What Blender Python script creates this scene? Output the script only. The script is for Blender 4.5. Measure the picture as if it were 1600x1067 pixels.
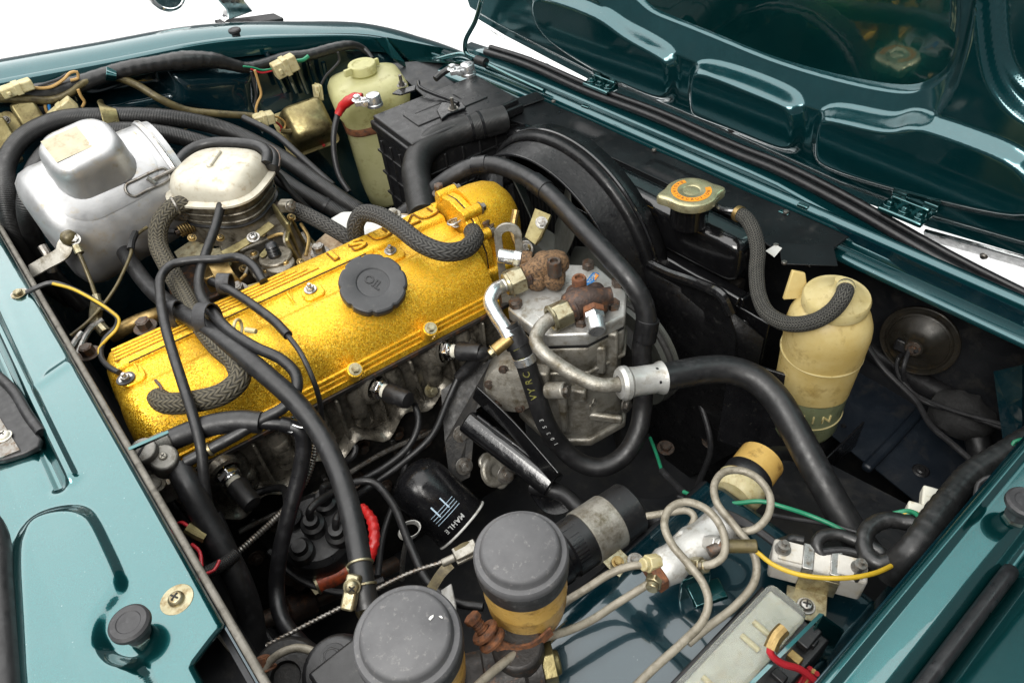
import bpy, bmesh, math, random
import numpy as np
from mathutils import Vector as V, Matrix

random.seed(7)
for o in list(bpy.data.objects):
    bpy.data.objects.remove(o, do_unlink=True)
SC = bpy.context.scene
COL = SC.collection
R = math.radians

# ------------------------------------------------------------------ camera
# car axes: X towards the nose, Y towards the far fender, Z up; z = 0 is about the cowl / oil cap height
CAM = V((-0.25768, -0.62197, 0.51473))
RIGHT = V((0.76054332, -0.64291159, -0.09076644))
UP = V((0.50047144, 0.49141209, 0.712771))
BACK = V((-0.41364501, -0.58751923, 0.69549907))
FPX = 1145.957
cd = bpy.data.cameras.new('camera'); cam = bpy.data.objects.new('camera', cd); COL.objects.link(cam)
cd.sensor_width = 36.0; cd.sensor_fit = 'HORIZONTAL'; cd.lens = FPX / 1600 * 36
cd.clip_start = 0.02; cd.clip_end = 100
cam.matrix_world = Matrix(((RIGHT.x, UP.x, BACK.x, CAM.x), (RIGHT.y, UP.y, BACK.y, CAM.y), (RIGHT.z, UP.z, BACK.z, CAM.z), (0, 0, 0, 1)))
SC.camera = cam

# ------------------------------------------------------------------ studio light
world = bpy.data.worlds.new('World'); SC.world = world; world.use_nodes = True
bg = world.node_tree.nodes['Background']; bg.inputs[0].default_value = (0.93, 0.97, 1.0, 1); bg.inputs[1].default_value = 0.24
def area(name, loc, target, sx, sy, power, col=(1, 1, 1)):
    ld = bpy.data.lights.new(name, 'AREA'); ld.shape = 'RECTANGLE'; ld.size = sx; ld.size_y = sy
    ld.energy = power; ld.color = col
    o = bpy.data.objects.new(name, ld); COL.objects.link(o); o.location = loc
    d = V(target) - V(loc); o.rotation_euler = d.to_track_quat('-Z', 'Y').to_euler(); return o
area('overhead_softbox', (0.2, 2.1, 2.3), (0.2, 2.1, 0), 6.0, 7.0, 430, (1.0, 0.99, 0.97))
area('added_fill', (-1.5, -1.2, 2.0), (0.1, 0.0, -0.1), 1.5, 1.2, 78, (1.0, 0.97, 0.92))  # added fill lamp, brightens the near side of the engine
SC.view_settings.view_transform = 'Standard'; SC.view_settings.look = 'None'
SC.view_settings.exposure = 0.0; SC.view_settings.gamma = 1.0
SC.render.engine = 'CYCLES'
SC.cycles.max_bounces = 8; SC.cycles.transparent_max_bounces = 8
SC.cycles.use_denoising = True

# ------------------------------------------------------------------ reading the photograph: a picture point on a chosen real plane
def _ray(px, py):
    return RIGHT * ((px - 800) / FPX) + UP * (-(py - 533.5) / FPX) - BACK
def W(px, py, z):
    d = _ray(px, py); return CAM + d * ((z - CAM.z) / d.z)
def WX(px, py, x):
    d = _ray(px, py); return CAM + d * ((x - CAM.x) / d.x)
def WY(px, py, y):
    d = _ray(px, py); return CAM + d * ((y - CAM.y) / d.y)
def pt(t):
    if isinstance(t, V): return t
    if len(t) == 3: return W(*t)
    return {'x': WX, 'y': WY, 'z': W, 'w': None}[t[2]](t[0], t[1], t[3])
def pts(l): return [pt(t) for t in l]

# ------------------------------------------------------------------ mesh helpers
def frame(o, zd, xh=None):
    z = V(zd).normalized(); x = V(xh) if xh is not None else (V((0, 0, 1)) if abs(z.z) < .9 else V((1, 0, 0)))
    x = (x - z * x.dot(z)).normalized(); y = z.cross(x); o = V(o)
    return Matrix(((x.x, y.x, z.x, o.x), (x.y, y.y, z.y, o.y), (x.z, y.z, z.z, o.z), (0, 0, 0, 1)))
def T(*a): return Matrix.Translation(V(a if len(a) == 3 else a[0]))
def RZ(a): return Matrix.Rotation(a, 4, 'Z')

def smooth_path(P, step):
    P = [V(p) for p in P]
    if len(P) == 2:
        n = max(2, int((P[1] - P[0]).length / step) + 1)
        return [P[0].lerp(P[1], i / (n - 1)) for i in range(n)], [i / (n - 1) for i in range(n)]
    E = [P[0] * 2 - P[1]] + P + [P[-1] * 2 - P[-2]]
    out, par = [], []
    for i in range(1, len(E) - 2):
        a, b, c, d = E[i - 1:i + 3]
        t0 = 0; t1 = t0 + max((b - a).length, 1e-5) ** .5; t2 = t1 + max((c - b).length, 1e-5) ** .5; t3 = t2 + max((d - c).length, 1e-5) ** .5
        n = max(2, int((c - b).length / step) + 1)
        for k in range(n):
            t = t1 + (t2 - t1) * k / n
            A1 = a * ((t1 - t) / (t1 - t0)) + b * ((t - t0) / (t1 - t0)); A2 = b * ((t2 - t) / (t2 - t1)) + c * ((t - t1) / (t2 - t1)); A3 = c * ((t3 - t) / (t3 - t2)) + d * ((t - t2) / (t3 - t2))
            B1 = A1 * ((t2 - t) / (t2 - t0)) + A2 * ((t - t0) / (t2 - t0)); B2 = A2 * ((t3 - t) / (t3 - t1)) + A3 * ((t - t1) / (t3 - t1))
            out.append(B1 * ((t2 - t) / (t2 - t1)) + B2 * ((t - t1) / (t2 - t1))); par.append(i - 1 + k / n)
    out.append(P[-1]); par.append(len(P) - 1)
    return out, par

class G:
    def __init__(s): s.v = []; s.f = []; s.uv = {}
    def add(s, v, f, M=None, uv=None):
        b = len(s.v); fb = len(s.f)
        s.v += [tuple(M @ V(p)) for p in v] if M is not None else [tuple(p) for p in v]
        s.f += [tuple(b + i for i in q) for q in f]
        if uv:
            for k, u in uv.items(): s.uv[fb + k] = u
        return s
    def box(s, sx, sy, sz, M=None):
        x, y, z = sx / 2, sy / 2, sz / 2
        v = [(a * x, b * y, c * z) for c in (-1, 1) for b in (-1, 1) for a in (-1, 1)]
        return s.add(v, [(0, 2, 3, 1), (4, 5, 7, 6), (0, 1, 5, 4), (2, 6, 7, 3), (0, 4, 6, 2), (1, 3, 7, 5)], M)
    def prism(s, poly, z0, z1, M=None):
        n = len(poly); v = [(p[0], p[1], z0) for p in poly] + [(p[0], p[1], z1) for p in poly]
        f = [tuple(range(n - 1, -1, -1)), tuple(range(n, 2 * n))] + [(i, (i + 1) % n, n + (i + 1) % n, n + i) for i in range(n)]
        return s.add(v, f, M)
    def cyl(s, r, z0, z1, M=None, n=20, r2=None):
        r2 = r if r2 is None else r2
        return s.lathe([(0, z0), (r, z0), (r2, z1), (0, z1)], M, n)
    def lathe(s, prof, M=None, n=32, ey=1.0, wob=None):
        v, f, rows = [], [], []
        for (r, z) in prof:
            if abs(r) < 1e-7: rows.append([len(v)]); v.append((0, 0, z))
            else:
                rows.append(list(range(len(v), len(v) + n)))
                for i in range(n):
                    a = 2 * math.pi * i / n; k = wob(a, r, z) if wob else 1
                    v.append((r * k * math.cos(a), r * k * ey * math.sin(a), z))
        for A, B in zip(rows, rows[1:]):
            if len(A) == 1 and len(B) == 1: continue
            for i in range(n):
                j = (i + 1) % n
                if len(A) == 1: f.append((A[0], B[j], B[i]))
                elif len(B) == 1: f.append((A[i], A[j], B[0]))
                else: f.append((A[i], A[j], B[j], B[i]))
        return s.add(v, f, M)
    def loft(s, loops, cap=True, M=None, closed=True):
        n = len(loops[0]); v = [p for l in loops for p in l]; f = []
        for k in range(len(loops) - 1):
            for i in range(n if closed else n - 1):
                j = (i + 1) % n; f.append((k * n + i, k * n + j, (k + 1) * n + j, (k + 1) * n + i))
        if cap and closed:
            f.append(tuple(range(n - 1, -1, -1))); f.append(tuple(range((len(loops) - 1) * n, len(loops) * n)))
        return s.add(v, f, M)
    def tube(s, P, r, n=16, step=.004, flat=1.0, wav=None):
        Q, par = smooth_path(P, step); m = len(Q)
        rr = [(r if not isinstance(r, (list, tuple)) else (lambda p: r[min(int(p), len(r) - 1)] * (1 - (p - int(p))) + r[min(int(p) + 1, len(r) - 1)] * (p - int(p)))(p)) for p in par]
        tg = [(Q[min(i + 1, m - 1)] - Q[max(i - 1, 0)]).normalized() for i in range(m)]
        nx = V((0, 0, 1)) if abs(tg[0].z) < .9 else V((1, 0, 0))
        v, f, uv, L = [], [], {}, 0
        Ls = []
        for i in range(m):
            nx = (nx - tg[i] * nx.dot(tg[i])); nx.normalize(); ny = tg[i].cross(nx)
            if i: L += (Q[i] - Q[i - 1]).length
            Ls.append(L)
            for k in range(n):
                a = 2 * math.pi * k / n; q = rr[i] * (wav(L, a) if wav else 1)
                v.append(Q[i] + nx * (q * math.cos(a)) + ny * (q * flat * math.sin(a)))
        for i in range(m - 1):
            for k in range(n):
                j = (k + 1) % n; uv[len(f)] = [(Ls[i], k / n), (Ls[i], (k + 1) / n), (Ls[i + 1], (k + 1) / n), (Ls[i + 1], k / n)]
                f.append((i * n + k, i * n + j, (i + 1) * n + j, (i + 1) * n + k))
        f.append(tuple(range(n - 1, -1, -1))); f.append(tuple(range((m - 1) * n, m * n)))
        return s.add(v, f, None, uv)
    def torus(s, Rm, r, M=None, n=36, k=10, a0=0, a1=2 * math.pi, flat=1):
        full = abs(a1 - a0 - 2 * math.pi) < 1e-4; m = n if full else n + 1; v, f = [], []
        for i in range(m):
            a = a0 + (a1 - a0) * i / n
            for j in range(k):
                b = 2 * math.pi * j / k; q = Rm + r * math.cos(b)
                v.append((q * math.cos(a), q * math.sin(a), r * flat * math.sin(b)))
        for i in range(m if full else m - 1):
            for j in range(k): f.append((i * k + j, ((i + 1) % m) * k + j, ((i + 1) % m) * k + (j + 1) % k, i * k + (j + 1) % k))
        if not full: f += [tuple(range(k)), tuple(range((m - 1) * k, m * k))[::-1]]
        return s.add(v, f, M)
    def strip(s, P, w, th, up=(0, 0, 1), step=.004):
        """flat band swept along P: width w across, thickness th"""
        Q, _ = smooth_path(P, step); loops = []
        for i, q in enumerate(Q):
            t = (Q[min(i + 1, len(Q) - 1)] - Q[max(i - 1, 0)]).normalized(); u = V(up); u = (u - t * u.dot(t)).normalized(); b = t.cross(u)
            loops.append([q + b * (w / 2) + u * (th / 2), q - b * (w / 2) + u * (th / 2), q - b * (w / 2) - u * (th / 2), q + b * (w / 2) - u * (th / 2)])
        return s.loft(loops)

def mesh_of(name, g, smooth=35):
    me = bpy.data.meshes.new(name); me.from_pydata(g.v, [], g.f)
    if g.uv:
        uvl = me.uv_layers.new(name='UVMap'); 
        for p in me.polygons:
            u = g.uv.get(p.index)
            if u:
                for k, li in enumerate(p.loop_indices): uvl.data[li].uv = u[k % len(u)]
    bm = bmesh.new(); bm.from_mesh(me); bmesh.ops.recalc_face_normals(bm, faces=bm.faces); bm.to_mesh(me); bm.free()
    if smooth:
        me.polygons.foreach_set('use_smooth', [True] * len(me.polygons)); me.set_sharp_from_angle(angle=R(smooth))
    return me

def part(name, g, mat, parent=None, bevel=0, sub=0, smooth=35, label=None, seg=2):
    me = g if isinstance(g, bpy.types.Mesh) else mesh_of(name, g, smooth)
    if len(me.materials) == 0: me.materials.append(mat)
    o = bpy.data.objects.new(name, me); COL.objects.link(o)
    if parent is not None:
        o.parent = parent; o.matrix_parent_inverse = wm(parent).inverted()
    if bevel:
        m = o.modifiers.new('bevel', 'BEVEL'); m.width = bevel; m.segments = seg; m.limit_method = 'ANGLE'; m.angle_limit = R(32); m.harden_normals = False
    if sub:
        m = o.modifiers.new('sub', 'SUBSURF'); m.levels = sub; m.render_levels = sub
    if label: o['label'] = label
    return o
def wm(o):
    m = o.matrix_basis.copy()
    if o.parent is not None: m = wm(o.parent) @ o.matrix_parent_inverse @ m
    return m
def thing(name, label, cat, loc=(0, 0, 0), group=None):
    o = bpy.data.objects.new(name, None); COL.objects.link(o); o.location = loc; o.empty_display_size = .02
    return tag(o, label, cat, group)
def assembly(name, parent, loc=(0, 0, 0)):
    o = bpy.data.objects.new(name, None); COL.objects.link(o); o.location = loc; o.empty_display_size = .02
    o.parent = parent; o.matrix_parent_inverse = wm(parent).inverted(); return o
def tag(o, label, cat, group=None):
    o['label'] = label; o['category'] = cat
    if group: o['group'] = group
    return o
def one(name, g, mat, label, cat, group=None, **k):
    return tag(part(name, g, mat, None, **k), label, cat, group)
def struct(name, g, mat, **k):
    o = part(name, g, mat, None, **k); o['kind'] = 'structure'; return o
def text_mesh(s, size, depth, M, bold=0.0, sx=1.0):
    c = bpy.data.curves.new('t', 'FONT'); c.body = s; c.size = size; c.extrude = depth; c.align_x = 'CENTER'; c.align_y = 'CENTER'; c.offset = bold; c.resolution_u = 3
    o = bpy.data.objects.new('t', c); COL.objects.link(o); bpy.context.view_layer.update()
    me = bpy.data.meshes.new_from_object(o.evaluated_get(bpy.context.evaluated_depsgraph_get()))
    bpy.data.objects.remove(o, do_unlink=True); bpy.data.curves.remove(c)
    me.transform(M @ Matrix.Diagonal((sx, 1, 1, 1))); return me

def hexpoly(r, rot=0): return [(r * math.cos(rot + i * math.pi / 3), r * math.sin(rot + i * math.pi / 3)) for i in range(6)]
def bolt(parent, p, axis, r, mat, h=None, washer=True, name='bolt', stud=False):
    g = G(); M = frame(p, axis) @ RZ(random.random() * 1.0); h = h or r * .8; z = 0
    if washer: g.cyl(r * 1.55, 0, r * .22, M, 18); z = r * .22
    g.add(*_prism(hexpoly(r), z, z + h), M)
    if stud: g.cyl(r * .5, z + h, z + h + r * .8, M, 10)
    else: g.cyl(r * .72, z + h, z + h + r * .1, M, 12)
    return part(name, g, mat, parent, bevel=r * .1, seg=1)
def _prism(poly, z0, z1):
    n = len(poly)
    return [(p[0], p[1], z0) for p in poly] + [(p[0], p[1], z1) for p in poly], [tuple(range(n - 1, -1, -1)), tuple(range(n, 2 * n))] + [(i, (i + 1) % n, n + (i + 1) % n, n + i) for i in range(n)]
def screw(parent, p, axis, r, mat, washer=1.9, name='screw'):
    g = G(); M = frame(p, axis) @ RZ(.5); g.cyl(r * washer, 0, r * .2, M, 24)
    g.lathe([(r * 1.02, r * .2), (r, r * .55), (r * .75, r * .85), (r * .3, r * .95), (0, r * .97)], M, 20)
    o = part(name, g, mat, parent, bevel=r * .06, seg=1)
    c = G(); c.box(r * 1.1, r * .22, r * .1, M @ T(0, 0, r * .97)); c.box(r * .22, r * 1.1, r * .1, M @ T(0, 0, r * .965))
    part('cross_slot', c, MT['dark'], o); return o
def rrect(w, h, r, n=5):
    out = []
    for cx, cy, a0 in ((w / 2 - r, h / 2 - r, 0), (-w / 2 + r, h / 2 - r, 90), (-w / 2 + r, -h / 2 + r, 180), (w / 2 - r, -h / 2 + r, 270)):
        for i in range(n + 1):
            a = R(a0 + 90 * i / n); out.append((cx + r * math.cos(a), cy + r * math.sin(a)))
    return out

# ------------------------------------------------------------------ materials
MT = {}
def nodes(name):
    m = bpy.data.materials.new(name); m.use_nodes = True; nt = m.node_tree; return m, nt, nt.nodes['Principled BSDF']
def N(nt, t, **k):
    n = nt.nodes.new(t)
    for a, b in k.items():
        if a.startswith('_'): n.inputs[a[1:].replace('_', ' ')].default_value = b
        else: setattr(n, a, b)
    return n
def ramp(nt, fac, stops):
    r = N(nt, 'ShaderNodeValToRGB'); e = r.color_ramp.elements
    while len(e) < len(stops): e.new(.5)
    for q, (p, c) in zip(e, stops): q.position = p; q.color = (c[0], c[1], c[2], 1) if not isinstance(c, (int, float)) else (c, c, c, 1)
    nt.links.new(fac, r.inputs[0]); return r.outputs[0]
def noise(nt, scale, detail=4, rough=.6, vec=None, dist=0):
    n = N(nt, 'ShaderNodeTexNoise'); n.inputs['Scale'].default_value = scale; n.inputs['Detail'].default_value = detail; n.inputs['Roughness'].default_value = rough; n.inputs['Distortion'].default_value = dist
    if vec is None:
        tc = nt.nodes.get('TC') or N(nt, 'ShaderNodeTexCoord'); tc.name = 'TC'; vec = tc.outputs['Object']
    nt.links.new(vec, n.inputs['Vector']); return n.outputs['Fac']
def mixc(nt, f, a, b, mode='MIX'):
    m = N(nt, 'ShaderNodeMix', data_type='RGBA', blend_type=mode)
    for s, v in ((m.inputs[0], f), (m.inputs[6], a), (m.inputs[7], b)):
        if isinstance(v, (int, float)): s.default_value = v
        elif isinstance(v, (tuple, list)): s.default_value = (v[0], v[1], v[2], 1)
        else: nt.links.new(v, s)
    return m.outputs[2]
def bump(nt, h, strength, dist=.001, prev=None):
    b = N(nt, 'ShaderNodeBump'); b.inputs['Strength'].default_value = strength; b.inputs['Distance'].default_value = dist
    nt.links.new(h, b.inputs['Height'])
    if prev is not None: nt.links.new(prev, b.inputs['Normal'])
    return b.outputs[0]
def simple(key, c, rough=.5, metal=0, c2=None, sc=60, dirt=None, dirt_amt=.5, dsc=90, bstr=0, bsc=600, coat=0, rvar=.12, spec=.5, sss=0, trans=0):
    m, nt, p = nodes(key); L = nt.links
    f = noise(nt, sc, 5)
    col = ramp(nt, f, [(.35, c), (.65, c2 if c2 else tuple(x * .82 for x in c))])
    if dirt:
        d = ramp(nt, noise(nt, dsc, 6, .7), [(.62 - .3 * dirt_amt, 0.0), (.80 - .25 * dirt_amt, 1.0)])
        col = mixc(nt, d, col, dirt)
    L.new(col, p.inputs['Base Color'])
    rr = ramp(nt, noise(nt, sc * 2.3, 4), [(.3, max(.02, rough - rvar)), (.7, min(1, rough + rvar))]); L.new(rr, p.inputs['Roughness'])
    p.inputs['Metallic'].default_value = metal; p.inputs['Specular IOR Level'].default_value = spec
    if bstr: L.new(bump(nt, noise(nt, bsc, 4), bstr, .0008), p.inputs['Normal'])
    if coat: p.inputs['Coat Weight'].default_value = coat; p.inputs['Coat Roughness'].default_value = .05
    if sss: p.inputs['Subsurface Weight'].default_value = sss; p.inputs['Subsurface Radius'].default_value = (.02, .012, .006); p.inputs['Subsurface Scale'].default_value = .5
    if trans: p.inputs['Transmission Weight'].default_value = trans
    MT[key] = m; return m
def translucent(key, mix=.45, tint=None):
    m = MT[key]; nt = m.node_tree; p = nt.nodes['Principled BSDF']; out = nt.nodes['Material Output']
    tr = N(nt, 'ShaderNodeBsdfTranslucent'); ms = N(nt, 'ShaderNodeMixShader'); ms.inputs[0].default_value = mix
    src = p.inputs['Base Color'].links[0].from_socket; nt.links.new(src, tr.inputs[0]); nt.links.new(p.outputs[0], ms.inputs[1]); nt.links.new(tr.outputs[0], ms.inputs[2]); nt.links.new(ms.outputs[0], out.inputs['Surface'])
    p.inputs['Subsurface Weight'].default_value = 0
def clear_lid():
    m, nt, p = nodes('clear_lid'); p.inputs['Base Color'].default_value = (.90, .92, .86, 1); p.inputs['Transmission Weight'].default_value = .92
    nt.links.new(ramp(nt, noise(nt, 45, 5, .7), [(.3, .12), (.7, .26)]), p.inputs['Roughness']); p.inputs['IOR'].default_value = 1.25
    MT['clear_lid'] = m
clear_lid()

def paint(key, base=(.0045, .080, .084), orange=0.06, dust=0.08, cior=1.75, metal=.88, cr=(.015, .07)):
    m, nt, p = nodes(key); L = nt.links
    fl = noise(nt, 2600, 1); col = ramp(nt, fl, [(.3, tuple(x * .75 for x in base)), (.7, tuple(x * 1.35 for x in base))])
    d = ramp(nt, noise(nt, 26, 6, .72), [(.5, 0.0), (.75, dust)]); col = mixc(nt, d, col, (.10, .14, .14))
    sp = ramp(nt, noise(nt, 520, 2, .5), [(.74, 0.0), (.78, .5)]); col = mixc(nt, sp, col, (.3, .33, .32))
    L.new(col, p.inputs['Base Color']); p.inputs['Metallic'].default_value = metal
    L.new(ramp(nt, noise(nt, 40, 5), [(.3, .17), (.7, .23)]), p.inputs['Roughness'])
    p.inputs['Coat Weight'].default_value = 1; p.inputs['Coat IOR'].default_value = cior
    L.new(ramp(nt, noise(nt, 35, 6, .7), [(.35, cr[0]), (.7, cr[1])]), p.inputs['Coat Roughness'])
    nb = bump(nt, noise(nt, 55, 2, .4), orange, .0012); L.new(nb, p.inputs['Coat Normal'])
    MT[key] = m; return m
paint('paint'); paint('paint_shaded', (.0028, .052, .060), .05, .07, 1.6, .72, (.05, .14)); paint('paint_bay', (.0014, .018, .026), .10, .16, 1.5, .4)  # the second is the same teal, darkened to imitate panels reflecting dark surroundings

def gold():
    m, nt, p = nodes('gold'); L = nt.links
    tc = N(nt, 'ShaderNodeTexCoord'); tc.name = 'TC'
    vo = N(nt, 'ShaderNodeTexVoronoi'); vo.inputs['Scale'].default_value = 1000; L.new(tc.outputs['Object'], vo.inputs['Vector'])
    sep = N(nt, 'ShaderNodeSeparateColor'); L.new(vo.outputs['Color'], sep.inputs[0])
    col = ramp(nt, sep.outputs[0], [(0, (.40, .18, .006)), (.28, (.64, .34, .011)), (.65, (.82, .49, .018)), (1, (1.0, .72, .10))])
    big = ramp(nt, noise(nt, 30, 5), [(.35, 0.0), (.75, .15)]); col = mixc(nt, big, col, (.70, .36, .01))
    dirt = ramp(nt, noise(nt, 75, 6, .72), [(.66, 0.0), (.78, .4)]); col = mixc(nt, dirt, col, (.25, .09, .012))
    L.new(col, p.inputs['Base Color']); p.inputs['Metallic'].default_value = .68
    L.new(ramp(nt, sep.outputs[1], [(0, .36), (1, .6)]), p.inputs['Roughness'])
    # every flake leans its own way
    sub = N(nt, 'ShaderNodeVectorMath', operation='SUBTRACT'); L.new(vo.outputs['Color'], sub.inputs[0]); sub.inputs[1].default_value = (.5, .5, .5)
    sc = N(nt, 'ShaderNodeVectorMath', operation='SCALE'); L.new(sub.outputs[0], sc.inputs[0]); sc.inputs['Scale'].default_value = .45
    ge = N(nt, 'ShaderNodeNewGeometry'); ad = N(nt, 'ShaderNodeVectorMath', operation='ADD'); L.new(ge.outputs['Normal'], ad.inputs[0]); L.new(sc.outputs[0], ad.inputs[1])
    no = N(nt, 'ShaderNodeVectorMath', operation='NORMALIZE'); L.new(ad.outputs[0], no.inputs[0]); L.new(no.outputs[0], p.inputs['Normal'])
    p.inputs['Coat Weight'].default_value = .12; p.inputs['Coat Roughness'].default_value = .3
    MT['gold'] = m
gold()

def braid(key, c1, c2, pitch=.0125, strands=7):
    m, nt, p = nodes(key); L = nt.links
    uv = N(nt, 'ShaderNodeUVMap'); sp = N(nt, 'ShaderNodeSeparateXYZ'); L.new(uv.outputs[0], sp.inputs[0])
    def mth(op, a, b=None):
        n = N(nt, 'ShaderNodeMath', operation=op)
        for i, v in enumerate((a, b)):
            if v is None: continue
            if isinstance(v, (int, float)): n.inputs[i].default_value = v
            else: L.new(v, n.inputs[i])
        return n.outputs[0]
    u = mth('MULTIPLY', sp.outputs[0], 1 / pitch); v = mth('MULTIPLY', sp.outputs[1], float(strands))
    # herring-bone: the strand slope flips from band to band round the hose
    tri = mth('PINGPONG', v, .5)
    ph = mth('ADD', mth('MULTIPLY', u, 2.0), mth('MULTIPLY', tri, 2.2))
    fr = mth('FRACT', ph); hh = mth('SUBTRACT', 1.0, mth('ABSOLUTE', mth('SUBTRACT', mth('MULTIPLY', fr, 2.0), 1.0)))
    edge = mth('MULTIPLY', tri, 2.0); bandh = mth('MULTIPLY', mth('SUBTRACT', 1.0, mth('ABSOLUTE', mth('SUBTRACT', mth('MULTIPLY', edge, 2.0), 1.0))), .5)
    h = mth('ADD', mth('POWER', hh, .6), bandh)
    col = ramp(nt, mth('MULTIPLY', h, .7), [(.12, tuple(x * .25 for x in c1)), (.45, c1), (.95, c2)])
    d = ramp(nt, noise(nt, 120, 5, .7), [(.45, 0.0), (.7, .5)]); col = mixc(nt, d, col, tuple(x * .55 for x in c1))
    L.new(col, p.inputs['Base Color']); p.inputs['Roughness'].default_value = .72
    L.new(bump(nt, h, .9, .0012), p.inputs['Normal']); MT[key] = m
braid('braid', (.014, .0135, .012), (.070, .067, .060)); braid('braid_olive', (.026, .022, .013), (.095, .082, .052)); braid('braid_fine', (.012, .012, .011), (.085, .082, .068), .0065, 9)

def rubber(key, c, rough=.5, cord=0, spiral=0, spiral_sc=0):
    m, nt, p = nodes(key); L = nt.links
    col = ramp(nt, noise(nt, 70, 6, .7), [(.3, tuple(x * .75 for x in c)), (.55, c), (.74, tuple(x * 2.4 + .006 for x in c))])
    sp_ = ramp(nt, noise(nt, 700, 2), [(.73, 0.0), (.78, .35)]); col = mixc(nt, sp_, col, (.2, .19, .17))
    L.new(col, p.inputs['Base Color']); L.new(ramp(nt, noise(nt, 110, 5), [(.3, rough - .1), (.7, rough + .14)]), p.inputs['Roughness'])
    nb = bump(nt, noise(nt, 900, 3), .12, .0006)
    if cord or spiral:
        uv = N(nt, 'ShaderNodeUVMap'); mp = N(nt, 'ShaderNodeMapping'); L.new(uv.outputs[0], mp.inputs[0])
        mp.inputs['Scale'].default_value = (1, .02 if cord else .012, 1)
        w = N(nt, 'ShaderNodeTexWave'); w.inputs['Scale'].default_value = spiral_sc or 260; w.inputs['Distortion'].default_value = 6.0 if spiral else .3; w.inputs['Detail'].default_value = 2 if spiral else 1
        L.new(mp.outputs[0], w.inputs['Vector']); nb = bump(nt, w.outputs[1], cord or spiral, .0008, nb)
    L.new(nb, p.inputs['Normal']); MT[key] = m
rubber('rubber', (.0095, .0095, .0102), .42); rubber('rubber_cord', (.011, .011, .011), .42, cord=.45, spiral_sc=150); rubber('rubber_gloss', (.008, .008, .009), .34)
rubber('tape', (.013, .013, .013), .36, spiral=.22, spiral_sc=22); rubber('rubber_grey', (.024, .024, .026), .55); rubber('ribbed', (.02, .02, .02), .4, cord=1, spiral_sc=160)
rubber('cable', (.016, .016, .017), .45)

simple('black_gloss', (.005, .005, .006), .24, 0, (.009, .009, .010), 30, (.05, .048, .042), .08, 130, .25, 220, coat=.1, spec=.35)
simple('black_rad', (.0035, .0035, .004), .17, 0, (.005, .005, .0055), 30, (.02, .02, .019), .05, 70, .7, 70, coat=.55, rvar=.07)
simple('black_sheet', (.005, .0056, .0062), .36, 0, (.008, .009, .010), 18, (.022, .022, .021), .2, 40, .3, 300, spec=.22)
simple('black_plastic', (.007, .007, .0075), .36, 0, (.010, .010, .011), 40, (.05, .048, .042), .10, 90, .25, 1500)
simple('cap_grey', (.058, .058, .061), .6, 0, (.085, .085, .088), 30, (.16, .155, .15), .18, 200, .12, 2200, rvar=.06)
simple('cap_skirt', (.018, .018, .019), .5, 0, (.026, .026, .027), 60, (.09, .09, .085), .2, 160, .2, 1400)
simple('oilcap', (.028, .029, .031), .52, 0, (.038, .039, .041), 40, (.08, .078, .072), .12, 120, .25, 1600, rvar=.06)
simple('dark', (.004, .004, .004), .8, 0, (.006, .006, .006), 40)
simple('engine_black', (.007, .007, .007), .55, 0, (.014, .013, .012), 50, (.035, .03, .024), .35, 80, .6, 300)
simple('bay_black', (.008, .009, .011), .5, 0, (.013, .014, .016), 16, (.035, .033, .03), .35, 30, .3, 260)
simple('alu_cast', (.52, .52, .50), .42, .6, (.42, .415, .39), 50, (.22, .19, .14), .34, 70, .35, 900)
simple('alu_dirty', (.36, .345, .305), .45, .6, (.26, .245, .21), 40, (.11, .092, .06), .5, 45, .6, 420)
simple('head_cast', (.23, .21, .175), .30, .6, (.14, .128, .105), 45, (.025, .022, .017), .5, 60, .7, 200)
simple('alu_bright', (.72, .73, .74), .3, .9, (.62, .63, .64), 60, (.35, .33, .29), .2, 120, .1, 900)
simple('canister', (.44, .445, .45), .43, .66, (.38, .382, .385), 24, (.36, .31, .22), .20, 60, .12, 500)
simple('steel', (.45, .44, .42), .36, .9, (.33, .32, .30), 80, (.15, .11, .07), .35, 150, .2, 900)
simple('bolt_steel', (.26, .25, .23), .4, .85, (.17, .16, .145), 120, (.10, .06, .03), .4, 180, .3, 900)
simple('bolt_dark', (.12, .10, .085), .45, .7, (.08, .065, .055), 120, (.14, .06, .025), .45, 180, .4, 900)
simple('zinc', (.36, .33, .225), .38, .85, (.27, .24, .15), 60, (.16, .11, .05), .4, 120, .2, 700)
simple('gold_zinc', (.25, .215, .105), .38, .8, (.17, .14, .06), 45, (.11, .085, .04), .45, 70, .3, 500)
simple('brass', (.36, .26, .11), .4, .85, (.26, .175, .065), 90, (.16, .10, .04), .35, 140, .2, 700)
simple('rust', (.20, .075, .026), .8, .1, (.11, .042, .02), 130, (.045, .028, .02), .5, 160, .9, 700)
simple('rust_pale', (.23, .135, .066), .78, .15, (.15, .082, .036), 160, (.020, .014, .010), .62, 330, .9, 800)
simple('rust_dark', (.055, .035, .027), .55, .3, (.035, .024, .02), 110, (.18, .075, .03), .35, 90, .8, 500)
simple('iron_dark', (.035, .032, .03), .5, .4, (.022, .02, .019), 60, (.16, .065, .022), .32, 70, .6, 400)
simple('chrome', (.80, .80, .80), .12, 1.0, (.70, .70, .69), 40, (.35, .33, .3), .25, 60)
simple('grey_pipe', (.27, .245, .195), .48, .15, (.19, .17, .13), 50, (.11, .095, .065), .4, 110, .3, 700)
simple('olive_pipe', (.115, .092, .040), .4, .3, (.075, .06, .026), 50, (.04, .03, .015), .4, 100, .2, 700)
simple('cream', (.46, .41, .24), .45, 0, (.37, .32, .16), 60, (.28, .22, .10), .35, 120, .15, 700, sss=.15)
simple('white_plastic', (.55, .54, .48), .4, 0, (.64, .62, .52), 60, (.35, .3, .2), .25, 120, .1, 700)
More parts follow.
